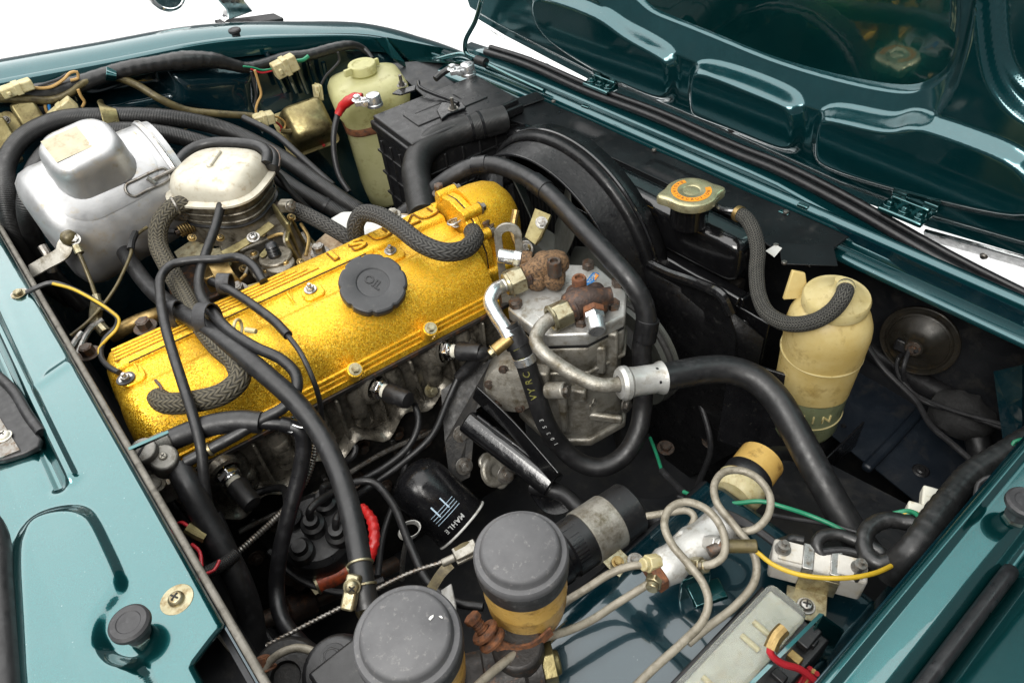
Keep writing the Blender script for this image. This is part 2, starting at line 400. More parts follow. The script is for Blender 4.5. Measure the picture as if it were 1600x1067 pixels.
simple('ceramic', (.50, .485, .44), .72, 0, (.42, .40, .36), 40, (.40, .35, .26), .35, 75, .5, 700)
simple('amber', (.80, .56, .18), .3, 0, (.70, .45, .12), 30, (.30, .17, .05), .25, 55, .06, 400, sss=.45, coat=.25)
simple('bottle', (.76, .63, .30), .36, 0, (.66, .50, .18), 22, (.34, .22, .06), .20, 30, .08, 300, sss=.5)
simple('bottle_cap', (.72, .63, .34), .35, 0, (.62, .52, .24), 40, (.35, .26, .1), .2, 90, .05, 300, sss=.5)
simple('washer_tank', (.66, .64, .36), .40, 0, (.55, .54, .27), 16, (.34, .30, .12), .2, 40, .1, 300, sss=.45)
simple('coolant', (.185, .205, .115), .34, 0, (.13, .15, .08), 26, (.04, .04, .02), .3, 45, .06, 300, sss=.3)
simple('lid_cream', (.50, .475, .395), .44, .2, (.43, .40, .32), 40, (.30, .24, .15), .28, 80, .12, 500)
simple('red', (.42, .012, .012), .4, 0, (.30, .008, .008), 120, None, 0, 90, .3, 300)
simple('orange_can', (.36, .065, .02), .45, .2, (.26, .05, .02), 160, (.06, .03, .02), .45, 160)
simple('yellow_wire', (.50, .33, .02), .42); simple('green_wire', (.015, .20, .10), .42); simple('red_wire', (.45, .02, .03), .4)
simple('tan_wire', (.42, .26, .09), .45); simple('blue', (.02, .16, .42), .4); simple('orange', (.75, .28, .02), .4)
simple('fan_grey', (.085, .09, .08), .45, 0, (.06, .062, .056), 40, (.06, .06, .05), .4, 70)
simple('white_paint', (.58, .58, .56), .5, 0, (.48, .48, .45), 40, (.30, .27, .22), .35, 60)
simple('gasket_beige', (.42, .34, .23), .75, 0, (.33, .24, .15), 60, (.20, .12, .06), .5, 90, .5, 500)
simple('belt', (.035, .034, .032), .7, 0, (.022, .021, .02), 90)
simple('foam', (.010, .010, .010), .95, 0, (.016, .016, .016), 120, None, 0, 90, 1.0, 330)
simple('panel_navy', (.006, .0095, .015), .46, 0, (.010, .015, .022), 14, (.03, .03, .03), .3, 26, .3, 240)
simple('seam', (.15, .14, .12), .6, .2, (.10, .092, .075), 60, (.05, .045, .035), .4, 90)
simple('cap_metal', (.50, .465, .29), .32, .75, (.42, .385, .22), 40, (.24, .20, .12), .2, 80)
simple('horn_black', (.018, .016, .012), .36, .3, (.028, .024, .018), 40, (.05, .035, .018), .25, 50)
simple('tap_cast', (.19, .185, .17), .45, .6, (.13, .125, .11), 40, (.06, .05, .035), .4, 60, .5, 420)
simple('black_shroud', (.0045, .0045, .005), .34, 0, (.007, .007, .0075), 40, (.03, .03, .028), .12, 90, .7, 110, spec=.34)
simple('carb_cast', (.25, .23, .19), .42, .6, (.16, .145, .115), 55, (.06, .047, .028), .55, 70, .6, 420)
simple('gold_grime', (.20, .085, .008), .6, .5, (.14, .055, .006), 120)
simple('floor', (.86, .86, .86), .6, 0, (.85, .85, .85), 3)
simple('fuse_lid', (.34, .345, .30), .3, 0, (.27, .275, .23), 30, (.25, .22, .14), .22, 50, .05, 300, sss=.3)
for k_ in ('bottle', 'bottle_cap', 'washer_tank', 'amber'): translucent(k_, .42)
simple('print_yellow', (.22, .21, .045), .6, 0, (.06, .058, .02), 260); simple('print_white', (.50, .51, .50), .5, 0, (.16, .16, .16), 260); simple('print_blue', (.42, .55, .66), .5)
simple('grey_tape', (.42, .38, .27), .6, 0, (.36, .32, .22), 50, (.25, .2, .12), .3, 80)
# ================================================================== the studio and the car body
g = G(); g.box(24, 24, .02, T(0, 0, -.80)); struct('studio_floor', g, MT['floor'])

def sdf(poly, X, Y):
    """signed distance to a polygon, negative inside (numpy)"""
    d = np.full(X.shape, 1e9); ins = np.zeros(X.shape, bool); n = len(poly)
    for i in range(n):
        ax, ay = poly[i]; bx, by = poly[(i + 1) % n]; ex, ey = bx - ax, by - ay
        t = np.clip(((X - ax) * ex + (Y - ay) * ey) / (ex * ex + ey * ey + 1e-12), 0, 1)
        d = np.minimum(d, np.hypot(X - ax - t * ex, Y - ay - t * ey))
        c = ((ay > Y) != (by > Y)) & (X < (bx - ax) * (Y - ay) / ((by - ay) if abs(by - ay) > 1e-12 else 1e-12) + ax); ins ^= c
    return np.where(ins, -d, d)
def rounded(poly, n=5):
    m = len(poly); out = []
    for i in range(m):
        p0, p1, p2, p3 = (np.array(poly[(i + k) % m]) for k in (-1, 0, 1, 2))
        for t in np.linspace(0, 1, n, endpoint=False):
            b = ((1 - t) ** 3 / 6, (3 * t ** 3 - 6 * t ** 2 + 4) / 6, (-3 * t ** 3 + 3 * t ** 2 + 3 * t + 1) / 6, t ** 3 / 6)
            out.append(tuple(b[0] * p0 + b[1] * p1 + b[2] * p2 + b[3] * p3))
    return out
def sst(d, w): t = np.clip(.5 - d / w, 0, 1); return t * t * (3 - 2 * t)      # 1 inside -> 0 outside
def linedist(P, X, Y):
    d = np.full(X.shape, 1e9)
    for (ax, ay), (bx, by) in zip(P, P[1:]):
        ex, ey = bx - ax, by - ay; t = np.clip(((X - ax) * ex + (Y - ay) * ey) / (ex * ex + ey * ey + 1e-12), 0, 1)
        d = np.minimum(d, np.hypot(X - ax - t * ex, Y - ay - t * ey))
    return d
def grid(A, B, C):
    """A, B, C: 2-D arrays of x, y, z"""
    n, m = A.shape; g = G(); v = np.stack([A, B, C], -1).reshape(-1, 3)
    f = [(i * m + j, i * m + j + 1, (i + 1) * m + j + 1, (i + 1) * m + j) for i in range(n - 1) for j in range(m - 1)]
    g.v = [tuple(p) for p in v.tolist()]; g.f = f; return g
def thick(o, t, off=-1):
    m = o.modifiers.new('solid', 'SOLIDIFY'); m.thickness = t; m.offset = off; return o

car = thing('car_body', 'dark teal metallic coupe body around the open engine bay', 'car', (0, 0, -.75))

# ---- cowl below the windscreen (lower left)
ys = np.linspace(-.62, .62, 640); us = np.linspace(0, 1, 230)
Yg, Ug = np.meshgrid(ys, us)
edge = np.where(Yg > -.262, -.3015, np.where(Yg < -.275, -.331, -.3015 - .0295 * (-.262 - Yg) / .013))
Xg = edge - Ug * .36
rp = [tuple(W(px, py, 0)[:2]) for px, py in [(28, 858), (44, 818), (75, 801), (120, 794), (148, 806), (168, 850), (199, 912), (194, 934), (166, 962), (157, 1000), (168, 1026), (200, 1040), (240, 1046), (300, 1260), (60, 1300), (44, 1000)]]
h = .0085 * sst(sdf(rounded(rp), Xg, Yg) + .001, .0145)
bs = W(210, 1000, 0); h += -.0035 * np.exp(-(((Xg - bs.x + .004) ** 2 + (Yg - bs.y) ** 2) / .016 ** 2) ** 2) * (Xg > -1)
l1 = [tuple(W(px, py, 0)[:2]) for px, py in [(-60, 380), (0, 512), (60, 640), (112, 748)]]
d1 = linedist(l1, Xg, Yg); h += .0065 * np.exp(-(d1 / .0055) ** 2)
l2 = [tuple(W(px, py, 0)[:2]) for px, py in [(-90, 400), (-16, 520), (44, 650), (92, 757)]]
d2 = linedist(l2, Xg, Yg); h += -.006 * np.exp(-(d2 / .0065) ** 2)
l3 = [tuple(W(px, py, 0)[:2]) for px, py in [(-20, 380), (50, 570), (62, 600), (105, 570)]]
h += .0012 * np.exp(-(linedist(l3, Xg, Yg) / .008) ** 2)
h += np.clip((-.395 - Xg), 0, 1) * .25 + .0006 * np.sin(Yg * 23) * np.sin(Xg * 31)
h -= .004 * np.clip(1 - (edge - Xg) / .006, 0, 1) ** 2
cow = part('cowl_panel', grid(Xg, Yg, h), MT['paint'], car, smooth=60); thick(cow, .0012)
g = G(); g.box(.0065, 1.5, .006, T(-.2970, -.1, -.0085)); part('cowl_seam', g, MT['seam'], car, bevel=.002)
g = G(); g.box(.0015, 1.5, .012, T(-.3012, -.1, -.011)); part('cowl_flange', g, MT['paint_bay'], car)
g = G(); g.box(.5, 1.6, .012, T(-.556, -.1, -.06)); part('cowl_box', g, MT['bay_black'], car)
g = G(); g.box(.004, 1.5, .60, T(-.306, -.1, -.32)); part('firewall', g, MT['bay_black'], car)

# ---- near fender (lower right) and its apron
prof = [(-.5765, -.05), (-.5765, -.008), (-.577, -.003), (-.579, 0), (-.582, .0012), (-.5845, .0005), (-.586, -.0012), (-.59, -.0018), (-.606, -.0022), (-.612, -.004), (-.617, -.009), (-.621, -.0125), (-.626, -.0125), (-.630, -.010), (-.633, -.003), (-.637, .002), (-.645, .006), (-.66, .011), (-.70, .02), (-.75, .018), (-.82, 0), (-.86, -.04), (-.885, -.12), (-.89, -.45)]
xs = [-.62, -.3, -.1, 0, .1, .2, .3, .4, .5, .62, .70]
g = G(); g.loft([[(x, p[0], p[1] - max(0, x - .25) ** 2 * .12) for p in prof] for x in xs], closed=False)
part('fender', g, MT['paint'], car, smooth=50, label='near fender with rubber sealed channel')
g = G(); a = W(1380, 1150, -.004); b = W(1592, 878, -.002); g.tube([(a.x - .1, -.6235, -.006), (a.x, -.6235, -.006), (.1, -.6235, -.006), (.148, -.6235, -.006), (.156, -.6235, -.010)], .0058, 12, .006)
part('channel_seal', g, MT['rubber_gloss'], car)
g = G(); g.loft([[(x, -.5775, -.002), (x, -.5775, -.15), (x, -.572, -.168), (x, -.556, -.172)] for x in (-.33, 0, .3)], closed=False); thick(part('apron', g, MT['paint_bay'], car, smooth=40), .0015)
# shelf that carries the brake and electrical fittings
Xs, Ys = np.meshgrid(np.linspace(-.33, .165, 90), np.linspace(-.36, -.558, 44))
Zs = -.172 - .010 * sst((Ys + .375) * -1, .02) * 1 - .003 * np.exp(-((Xs - .0) / .012) ** 2) + .004 * np.sin(Xs * 16) * np.exp(-((Ys + .45) / .06) ** 2)
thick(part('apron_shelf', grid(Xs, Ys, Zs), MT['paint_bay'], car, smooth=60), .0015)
g = G(); g.loft([[(x, -.3605, -.181), (x, -.354, -.188), (x, -.352, -.20), (x, -.34, -.55)] for x in (-.33, 0, .165)], closed=False); thick(part('apron_wall', g, MT['bay_black'], car), .0015)
# wheel-arch panels, lower and further forward
def sheet(name, poly, mat, th=.002, parent=car, **k):
    P = pts(poly); g = G(); g.add(P, [tuple(range(len(P)))]); o = part(name, g, mat, parent, smooth=0, **k); thick(o, th, 0); return o
sheet('splash_panel', [(1268, 655, -.33), (1352, 560, -.33), (1470, 610, -.34), (1420, 655, -.33), (1358, 728, -.33)], MT['panel_navy'])
sheet('splash_panel', [(1362, 728, -.335), (1425, 655, -.335), (1560, 640, -.335), (1640, 700, -.335), (1560, 830, -.335), (1440, 792, -.335)], MT['panel_navy'])
g = G(); g.strip(pts([(1352, 733, -.326), (1390, 694, -.326), (1440, 640, -.330)]), .014, .012); part('panel_rib', g, MT['panel_navy'], car, bevel=.004)
sheet('splash_panel', [(1080, 850, -.27), (1190, 690, -.28), (1290, 722, -.27), (1440, 800, -.25), (1470, 900, -.22), (1300, 880, -.22), (1180, 870, -.23)], MT['bay_black'])
sheet('bay_floor', [V((-.9, -.75, -.52)), V((.66, -.62, -.50)), V((.66, .66, -.50)), V((-.9, .66, -.52))], MT['bay_black'])
g = G(); g.box(.003, .75, .42, T(.57, -.36, -.30)); part('front_wall', g, MT['bay_black'], car)
g = G(); g.box(1.0, .003, .36, T(.14, -.585, -.36)); part('side_wall', g, MT['bay_black'], car)
# grommet in the wheel-arch panel
g = G(); g.lathe([(0, .003), (.004, .0035), (.006, .002), (.009, .002), (.011, 0)], T(W(1439, 735, -.333)), 20); part('grommet', g, MT['rubber'], car)
g = G(); g.lathe([(0, .002), (.003, .002), (.004, 0)], T(W(1318, 665, -.328)), 14); part('grommet', g, MT['rubber'], car)

# ---- front cross panel with its rail and rubber
def along_y(name, prof, mat, y0=.56, y1=-.72, parent=car, bow=.03, n=28, **k):
    g = G(); yy = np.linspace(y0, y1, n)
    g.loft([[(p[0] - bow * max(0, y - .30) ** 2 * 6 , y, p[1] - (.040 * min(1.6, max(0, (-.14 - y) / .35)) if p[0] > .524 else 0)) for p in prof] for y in yy], closed=False); return part(name, g, mat, parent, **k)
pf = [(.462, -.072), (.468, -.0665), (.486, -.066), (.4875, -.060), (.490, -.0585), (.4935, -.060), (.496, -.066), (.503, -.0665), (.5055, -.058), (.510, -.052), (.516, -.0515), (.521, -.056), (.5235, -.064), (.5250, -.072), (.530, -.0745), (.556, -.0745), (.559, -.071), (.561, -.062), (.566, -.0595), (.580, -.0585), (.585, -.061), (.588, -.075), (.592, -.28)]
thick(along_y('front_panel', pf, MT['paint_shaded'], smooth=50), .0012)
sheet('front_flange', [WX(*q) for q in [(1300, 350, .487), (1600, 487, .487), (1600, 545, .487), (1535, 500, .487), (1480, 468, .487), (1425, 432, .487), (1385, 402, .487), (1335, 378, .487)]], MT['paint_bay'], .0015)
g = G()
for dx, r in ((0, .0062), (.0125, .0048)):
    P = [(.563 + dx - .03 * max(0, y - .30) ** 2 * 6, y, -.057 + dx * .35 + .002 * math.sin(y * 20) - .040 * min(1.6, max(0, (-.14 - y) / .35))) for y in np.linspace(.50, -.72, 30)]
    g.tube(P, r, 12, .03)
part('weather_strip', g, MT['rubber_gloss'], car)
# clip block and hinge tabs at the right of the rail
g = G(); M = T(WX(1532, 462, .512)); g.prism(rrect(.034, .040, .010), -.012, .010, M @ RZ(0)); part('rail_bracket', g, MT['paint'], car, bevel=.004)
for px, py in ((915, 167), (1255, 322), (1225, 333)):
    g = G(); g.box(.006, .014, .004, T(WX(px, py, .475)) @ RZ(.1)); part('clip', g, MT['paint'], car, bevel=.001)

# ---- far fender
def far_line(pxs, y): return [WY(px, py, y) for px, py in pxs]
lip = far_line([(-60, 140), (0, 128), (170, 96), (340, 64), (470, 56), (590, 58), (650, 74), (735, 100)], .63)
yoff = [0, 0, 0, 0, 0, -.004, -.03, -.11]
sec = [(.0, -.030), (.0, -.004), (.003, .0), (.008, .001), (.011, -.004), (.016, -.012), (.026, -.014), (.032, -.010), (.040, -.002), (.052, .004), (.070, .007), (.095, .003), (.13, -.012), (.17, -.05), (.19, -.12), (.20, -.4)]
lp, _ = smooth_path([V((p.x, p.y + o, p.z)) for p, o in zip(lip, yoff)], .02)
g = G(); loops = []
for i, p in enumerate(lp):
    t = (lp[min(i + 1, len(lp) - 1)] - lp[max(i - 1, 0)]); t.z = 0; t.normalize(); nrm = V((-t.y, t.x, 0)); k = max(.35, 1 - max(0, p.x - .38) * 2.2)
    loops.append([p + nrm * (a * k) + V((0, 0, b * k)) for a, b in sec])
g.loft(loops, closed=False); part('fender', g, MT['paint_shaded'], car, smooth=50, label='far fender seen across the engine bay')
# far inner wing wall
Xw, Zw = np.meshgrid(np.linspace(-.34, .56, 150), np.linspace(.13, -.50, 100))
top = np.interp(Xw, [p.x for p in lip], [p.z - .028 for p in lip]); Zw2 = np.minimum(Zw, top)
Yw = .638 + np.zeros_like(Xw); d = sdf([tuple((WY(px, py, .63).x, WY(px, py, .63).z)) for px, py in [(120, 130), (180, 120), (262, 112), (268, 145), (150, 168), (130, 160)]], Xw, Zw2)
Yw += .030 * sst(d, .016)
d = sdf([tuple((WY(px, py, .63).x, WY(px, py, .63).z)) for px, py in [(272, 118), (395, 112), (400, 200), (280, 165)]], Xw, Zw2); Yw += -.018 * sst(d, .03)
Yw -= np.clip(-.04 - Zw2, 0, 1) * .35
Yw += .0025 * np.sin(Xw * 19 + Zw2 * 7) * np.cos(Zw2 * 23)
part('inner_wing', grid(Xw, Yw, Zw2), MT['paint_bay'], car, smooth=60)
for i in range(5):      # pressed louvre ribs
    p = WY(418 + 22 * i, 96 + i * 4, .63); q = WY(436 + 18 * i, 132 + i * 1, .63)
    g = G(); g.tube([p + V((0, -.008, .02)), (p + q) / 2 + V((0, -.010, 0)), q + V((0, -.016, -.01))], .0045, 8, .01); part('louvre_rib', g, MT['paint_bay'], car)
# gusset between wing and nose
sheet('gusset', [WY(585, 60, .60), WY(602, 60, .60), WY(632, 98, .57), WY(634, 106, .57), WY(612, 92, .58)], MT['paint'], .004)
sheet('nose_panel', [V((.40, .60, -.055)), V((.58, .50, -.075)), V((.58, .27, -.085)), V((.44, .27, -.085)), V((.38, .40, -.085))], MT['bay_black'], .003)
sheet('nose_panel', [WY(605, 60, .61), WY(720, 82, .60), WX(735, 100, .50), WX(640, 95, .44)], MT['paint'], .003)

# rubber bump stops
def bump_stop(p, r, hh, label, ax=(0, 0, 1)):
    t = thing('bump_stop', label, 'bump stop', p, 'rubber hood bump stops'); M = frame(p, ax)
    g = G(); g.lathe([(r * .5, 0), (r * .5, hh * .18), (r * .62, hh * .2), (r * .66, hh * .62), (r * .9, hh * .7), (r, hh * .8), (r * .98, hh * .93), (r * .85, hh), (r * .6, hh * .995), (r * .55, hh * .97), (0, hh * .97)], M, 40); part('rubber_head', g, MT['rubber_grey'], t)
    g = G(); g.add(*_prism(hexpoly(r * .6), -.001, hh * .14), M); g.cyl(r * .32, -.01, hh * .3, M, 14); part('lock_nut', g, MT['bolt_steel'], t); return t
bump_stop(W(220, 994, -.002), .0150, .025, 'round rubber bump stop on the light teal cowl, lower left', (.05, -.05, 1))
bump_stop(WY(372, 64, .652), .0105, .020, 'small rubber bump stop on the far fender edge')
bump_stop(V((.196, -.606, -.003)), .0135, .024, 'rubber bump stop at the right end of the near fender')
# cowl screws
t = thing('washer_screw', 'brass toned washer and cross-head screw beside the cowl bump stop', 'screw', W(277, 937, .0))
screw(t, W(277, 937, .0005), (0, 0, 1), .0062, MT['zinc'], 2.1)
# vent cover at the far left of the cowl
t = thing('wiper_seal', 'black rubber trim piece with metal strip and white screw on the cowl', 'trim', W(30, 690, .0))
g = G(); pl = [tuple(W(px, py, .004)[:2]) for px, py in [(-60, 560), (0, 588), (28, 620), (46, 660), (67, 688), (64, 700), (40, 712), (8, 722), (-60, 730)]]; g.prism(pl, .001, .008); part('rubber_flap', g, MT['rubber'], t, bevel=.002)
g = G(); g.tube(pts([(-40, 560, .008), (0, 590, .009), (22, 612, .009), (45, 650, .009), (64, 676, .006)]), .0050, 12, .006); part('edge_bead', g, MT['rubber'], t)
g = G(); pl = [tuple(W(px, py, .008)[:2]) for px, py in [(-60, 600), (-8, 640), (32, 704), (2, 716), (-60, 730)]]; g.prism(pl, .008, .0095); part('metal_strip', g, MT['bolt_steel'], t)
screw(t, W(7, 682, .0095), (0, 0, 1), .0055, MT['white_plastic'], 1.3)
g = G(); P = pts([(-60, 780, .004), (-14, 835, .006), (-4, 920, .007), (2, 1000, .008), (10, 1120, .010)]); g.tube(P, .0125, 14, .01); one('wiper_seal', g, MT['rubber'], 'black rubber strip running down the lower left edge', 'trim')
# ---- door-mirror foot and wiper stub beyond the far fender
t = thing('fender_mirror', 'chrome fender mirror standing on the far fender', 'mirror', WY(385, 34, .76))
g = G(); g.strip([WY(342, 38, .76), WY(385, 34, .76), WY(436, 27, .76)], .040, .006); part('rubber_base', g, MT['rubber'], t, bevel=.002)
g = G(); P = [WY(px, py, .77) for px, py in [(345, 33), (352, 26), (350, 14), (338, 0), (325, -18), (370, -20), (378, 0), (392, 16)]]; g.prism([(0, 0)] * 0 or [(p.x, p.z) for p in P], -.012, .012, Matrix(((1, 0, 0, 0), (0, 0, -1, .77), (0, 1, 0, 0), (0, 0, 0, 1)))); part('stalk', g, MT['chrome'], t, bevel=.004)
g = G(); g.torus(.030, .0045, frame(WY(258, -14, .80), (.2, -1, .4)), 30, 8); part('mirror_rim', g, MT['chrome'], t)
mc_ = WY(258, -14, .80); g = G(); g.lathe([(.030, 0), (.031, .004), (.029, .018), (.020, .030), (0, .034)], frame(mc_, (-.2, 1, -.4)), 32); part('mirror_shell', g, MT['chrome'], t, smooth=60)
g = G(); g.tube([mc_ + V((-.006, .03, -.012)), mc_ + V((.03, .02, .03)), WY(330, -40, .78), WY(352, -14, .77)], .006, 12, .008); part('mirror_arm', g, MT['chrome'], t)
g = G(); g.cyl(.028, -.001, .001, frame(mc_ + V((.0006, -.003, .001)), (.2, -1, .4)), 32); part('mirror_glass', g, MT['chrome'], t)

# ---- hood, opened forward past the nose
hood = thing('hood', 'dark teal hood standing open, showing its pressed inner panel', 'hood', (.6, .03, -.08))
HX = .60
def hp(px, py): p = WX(px, py, HX); return (p.y, p.z)
edge_px = [(745, 26), (790, 56), (860, 96), (940, 140), (1080, 202), (1310, 306), (1375, 329), (1450, 357), (1600, 398), (1800, 470), (2000, 540)]
ey = [hp(*q)[0] for q in edge_px]; ez = [hp(*q)[1] for q in edge_px]
Yh, S = np.meshgrid(np.linspace(.565, -.78, 470), np.concatenate([np.linspace(0, .34, 190), np.linspace(.345, .98, 40)]))
Zb = np.interp(-Yh, [-y for y in ey], ez); Zh = Zb + S
yl = .565 + .035 * np.sin(np.clip(S / .25, 0, 1) * 1.5); Yh2 = Yh + (yl - .565) * np.clip((Yh - .3) / .265, 0, 1)
Yh = Yh2
Hh = np.zeros_like(Yh)
ctr = [hp(*q) for q in [(985, -8), (1008, 22), (1048, 36), (1150, 79), (1205, 102), (1300, 130), (1400, 150), (1440, 147), (1480, 124), (1500, 95), (1512, 40), (1516, -60), (1500, -320), (1000, -330), (900, -140), (952, -30)]]
ctr = rounded(ctr); dc = sdf(ctr, Yh, Zh)
Hh -= .016 * sst(dc + .006, .012)                               # recessed middle field
inn = [hp(*q) for q in [(1040, -12), (1100, 18), (1200, 62), (1300, 88), (1400, 106), (1430, 104), (1462, 84), (1476, 50), (1482, -60), (1470, -290), (1030, -300), (960, -120)]]
Hh -= .006 * sst(sdf(rounded(inn), Yh, Zh), .005)
rgt = [hp(*q) for q in [(1548, -60), (1550, 40), (1556, 110), (1580, 150), (1620, 188), (1800, 260), (1900, -60), (1800, -300), (1560, -280)]]
Hh -= .016 * sst(sdf(rounded(rgt), Yh, Zh) + .006, .012)
inr = [hp(*q) for q in [(1578, -60), (1576, 60), (1586, 105), (1620, 145), (1800, 215), (1880, -60), (1790, -260), (1590, -250)]]
Hh -= .006 * sst(sdf(rounded(inr), Yh, Zh), .005)
dmin = dc + np.clip((-.315 - Yh), 0, 1) * 1.2
Hh -= .020 * np.clip(1 - np.maximum(dmin, 0) / .034, 0, 1)         # the frame rolls back towards the fields
for poly in ([(851, 44), (846, -20), (880, -14), (962, 14), (984, 42), (1052, 76), (1064, 90), (1058, 150), (1040, 153), (975, 125), (900, 82)],
             [(1086, 172), (1092, 110), (1104, 96), (1180, 122), (1240, 146), (1262, 160), (1256, 226), (1236, 232), (1160, 200), (1100, 180)],
             [(1281, 240), (1292, 182), (1305, 164), (1400, 188), (1424, 182), (1450, 172), (1560, 208), (1640, 240), (1660, 330), (1560, 320), (1380, 280), (1300, 255)]):
    Hh += .016 * sst(sdf(rounded([hp(*q) for q in poly], 4), Yh, Zh) - .002, .018)
Hh += .010 * sst(-(S - .022), .012) * 0 - .010 * sst(S - .020, .014)
HOLES = []
for px, py, r in ((930, 35, .0045), (944, 41, .0035), (940, 88, .0035), (1152, 195, .006), (1463, 227, .006)):
    HOLES.append((px, py, r))
camber = -.06 * ((Yh - .03) / .6) ** 2 * 0.3 - .07 * np.clip(S - .3, 0, 1) ** 2
o = part('inner_panel', grid(HX - Hh + camber - .10 * S, Yh, Zh), MT['paint_shaded'], hood, smooth=60)
for px, py, r in HOLES:
    a, b = hp(px, py); k_ = int(np.argmin((Yh - a) ** 2 + (Zh - b) ** 2)); hx = (HX - Hh).ravel()[k_]
    g = G(); g.lathe([(0, .0004), (r * .8, .0004), (r * .95, .0012), (r * 1.15, .0008), (r * 1.25, -.002)], frame((hx, a, b), (-1, 0, 0)), 20); part('hole', g, MT['dark'], hood)
o2 = G(); yy = np.linspace(.575, -.78, 40)
ze = lambda y: float(np.interp(-y, [-q for q in ey], ez))
o2.loft([[(HX + .016, y, ze(y) - .006), (HX + .030, y, ze(y) + .01), (HX + .015, y, ze(y) + .3), (HX - .03, y, ze(y) + .985), (HX - .042, y, ze(y) + .985), (HX + .004, y, ze(y) + .3), (HX + .018, y, ze(y) + .01)] for y in yy]); part('outer_skin', o2, MT['paint'], hood, smooth=50)
def chrome_run(l, w):
    g = G(); P = [WX(px, py, HX + .004) for px, py in l]; Q = [p + V((.010, 0, -w)) for p in P]; loops = [[p, p + V((-.004, 0, -.003)), q + V((-.002, 0, 0)), q] for p, q in zip(P, Q)]
    g.loft(loops); part('chrome_trim', g, MT['chrome'], hood, bevel=.001)
chrome_run([(743, 27), (800, 68), (860, 102), (906, 128)], .012); chrome_run([(946, 146), (998, 172)], .008); chrome_run([(1310, 306), (1378, 331)], .008); chrome_run([(1446, 357), (1520, 377), (1600, 399), (1700, 434)], .022)
p = WX(1542, 392, HX); screw(hood, p + V((-.003, 0, -.006)), (-1, 0, -.2), .004, MT['bolt_steel'], 1.2)
# hinges
def hinge(px, py, label):
    t = assembly('hinge', hood, WX(px, py, .575)); t['label'] = label; b = WX(px, py, .578)
    g = G(); g.box(.030, .058, .007, T(b + V((.000, 0, -.004)))); g.box(.012, .05, .012, T(b + V((.012, 0, .002)))); part('hinge_leaf', g, MT['paint'], t, bevel=.0025)
    for dy in (-.020, .020):
        g = G(); g.cyl(.0062, -.009, .009, frame(b + V((.012, dy - .004, .012)), (0, 1, 0)), 16); part('knuckle', g, MT['paint'], t, bevel=.001)
        bolt(t, b + V((-.001, dy, .000)), (0, 0, 1), .0052, MT['paint'])
    bolt(t, b + V((-.001, 0, .000)), (0, 0, 1), .0052, MT['paint'])
    g = G(); g.box(.006, .05, .05, T(b + V((.020, 0, .034)))); part('hood_leaf', g, MT['paint'], t, bevel=.002)
hinge(938, 131, 'small teal hinge joining hood and nose, towards the far side'); hinge(1415, 328, 'teal hinge with bolts nearer the right edge of the frame')
# prop rod and torsion rod
t = thing('prop_rod', 'thin teal hood prop rod rising by the battery', 'rod', WX(728, 80, .52))
g = G(); g.tube([V((.585, .47, .42)), WX(772, -90, .53), WX(757, -20, .505), WX(744, 30, .50), WX(727, 66, .50), WX(728, 82, .50), WX(745, 92, .50), WX(800, 120, .50), WX(850, 143, .50)], .0042, 12, .006); part('rod', g, MT['paint'], t)
g = G(); g.tube([WX(620, 108, .46), WX(680, 94, .48), WX(722, 85, .50), WX(740, 93, .50)], .0045, 12, .006); part('rod', g, MT['paint'], t)
g = G(); g.cyl(.008, -.012, .012, frame(WX(752, 96, .497), (.1, -1, 0)), 18); part('rubber_bush', g, MT['rubber'], t)
# ================================================================== engine
EM = T(-.05, .08, 0) @ RZ(R(-5.5))
def E(u, v, z): return EM @ V((u, v, z))
eng = thing('engine', 'inline four engine with gold valve cover in the middle of the bay', 'engine', (-.03, .07, -.45))
# --- valve cover: a long casting, flat lettered strip on the far side, bulge on the near side
SECT = [(.082, -.112), (.082, -.078), (.079, -.052), (.075, -.043), (.070, -.0405), (.036, -.0345), (.032, -.0345), (.029, -.0365), (.027, -.0415), (.022, -.0425), (-.008, -.0415), (-.012, -.0405), (-.017, -.0365), (-.024, -.0345), (-.034, -.0365), (-.048, -.0425), (-.060, -.0515), (-.070, -.063), (-.077, -.076), (-.081, -.088),
        (-.0825, -.0925), (-.0855, -.093), (-.086, -.0955), (-.0838, -.097), (-.0842, -.0985), (-.0875, -.099), (-.088, -.1015), (-.0858, -.103), (-.0862, -.1045), (-.0905, -.105), (-.091, -.113)]
def cov_sec(u, k=1.0, dz=0):
    return [E(u, v * (1 - (1 - k) * .55), -.112 + (z + .112) * k + dz) for v, z in SECT]
us_ = [(-.242, .30), (-.241, .52), (-.238, .72), (-.233, .86), (-.226, .95), (-.215, 1.0)] + [(-.215 + (.205 + .215) * i / 40, 1.0) for i in range(1, 40)] + [(.205, 1.0), (.2075, .985)]
g = G(); g.loft([cov_sec(u, k) for u, k in us_])
cover = part('valve_cover', g, MT['gold'], eng, smooth=40)
# ribs on the flat strip
for s0, s1 in ((-.222, .030),):
    for k in range(4):
        g = G(); v0 = .041 + k * .0085; z = -.0345 - (v0 - .036) * .18
        g.prism(rrect(s1 - s0 - k * .012, .0040, .0019, 3), -.001, .0016, EM @ T((s0 + s1) / 2 - k * .006, v0, z) @ Matrix.Rotation(R(-10), 4, 'X'))
        part('raised_rib', g, MT['gold'], cover, bevel=.0006, seg=1)
        g = G(); g.box(s1 - s0 - k * .012, .0018, .0004, EM @ T((s0 + s1) / 2 - k * .006, v0 - .0036, z + .0006) @ Matrix.Rotation(R(-10), 4, 'X')); part('grime_line', g, MT['gold_grime'], cover)
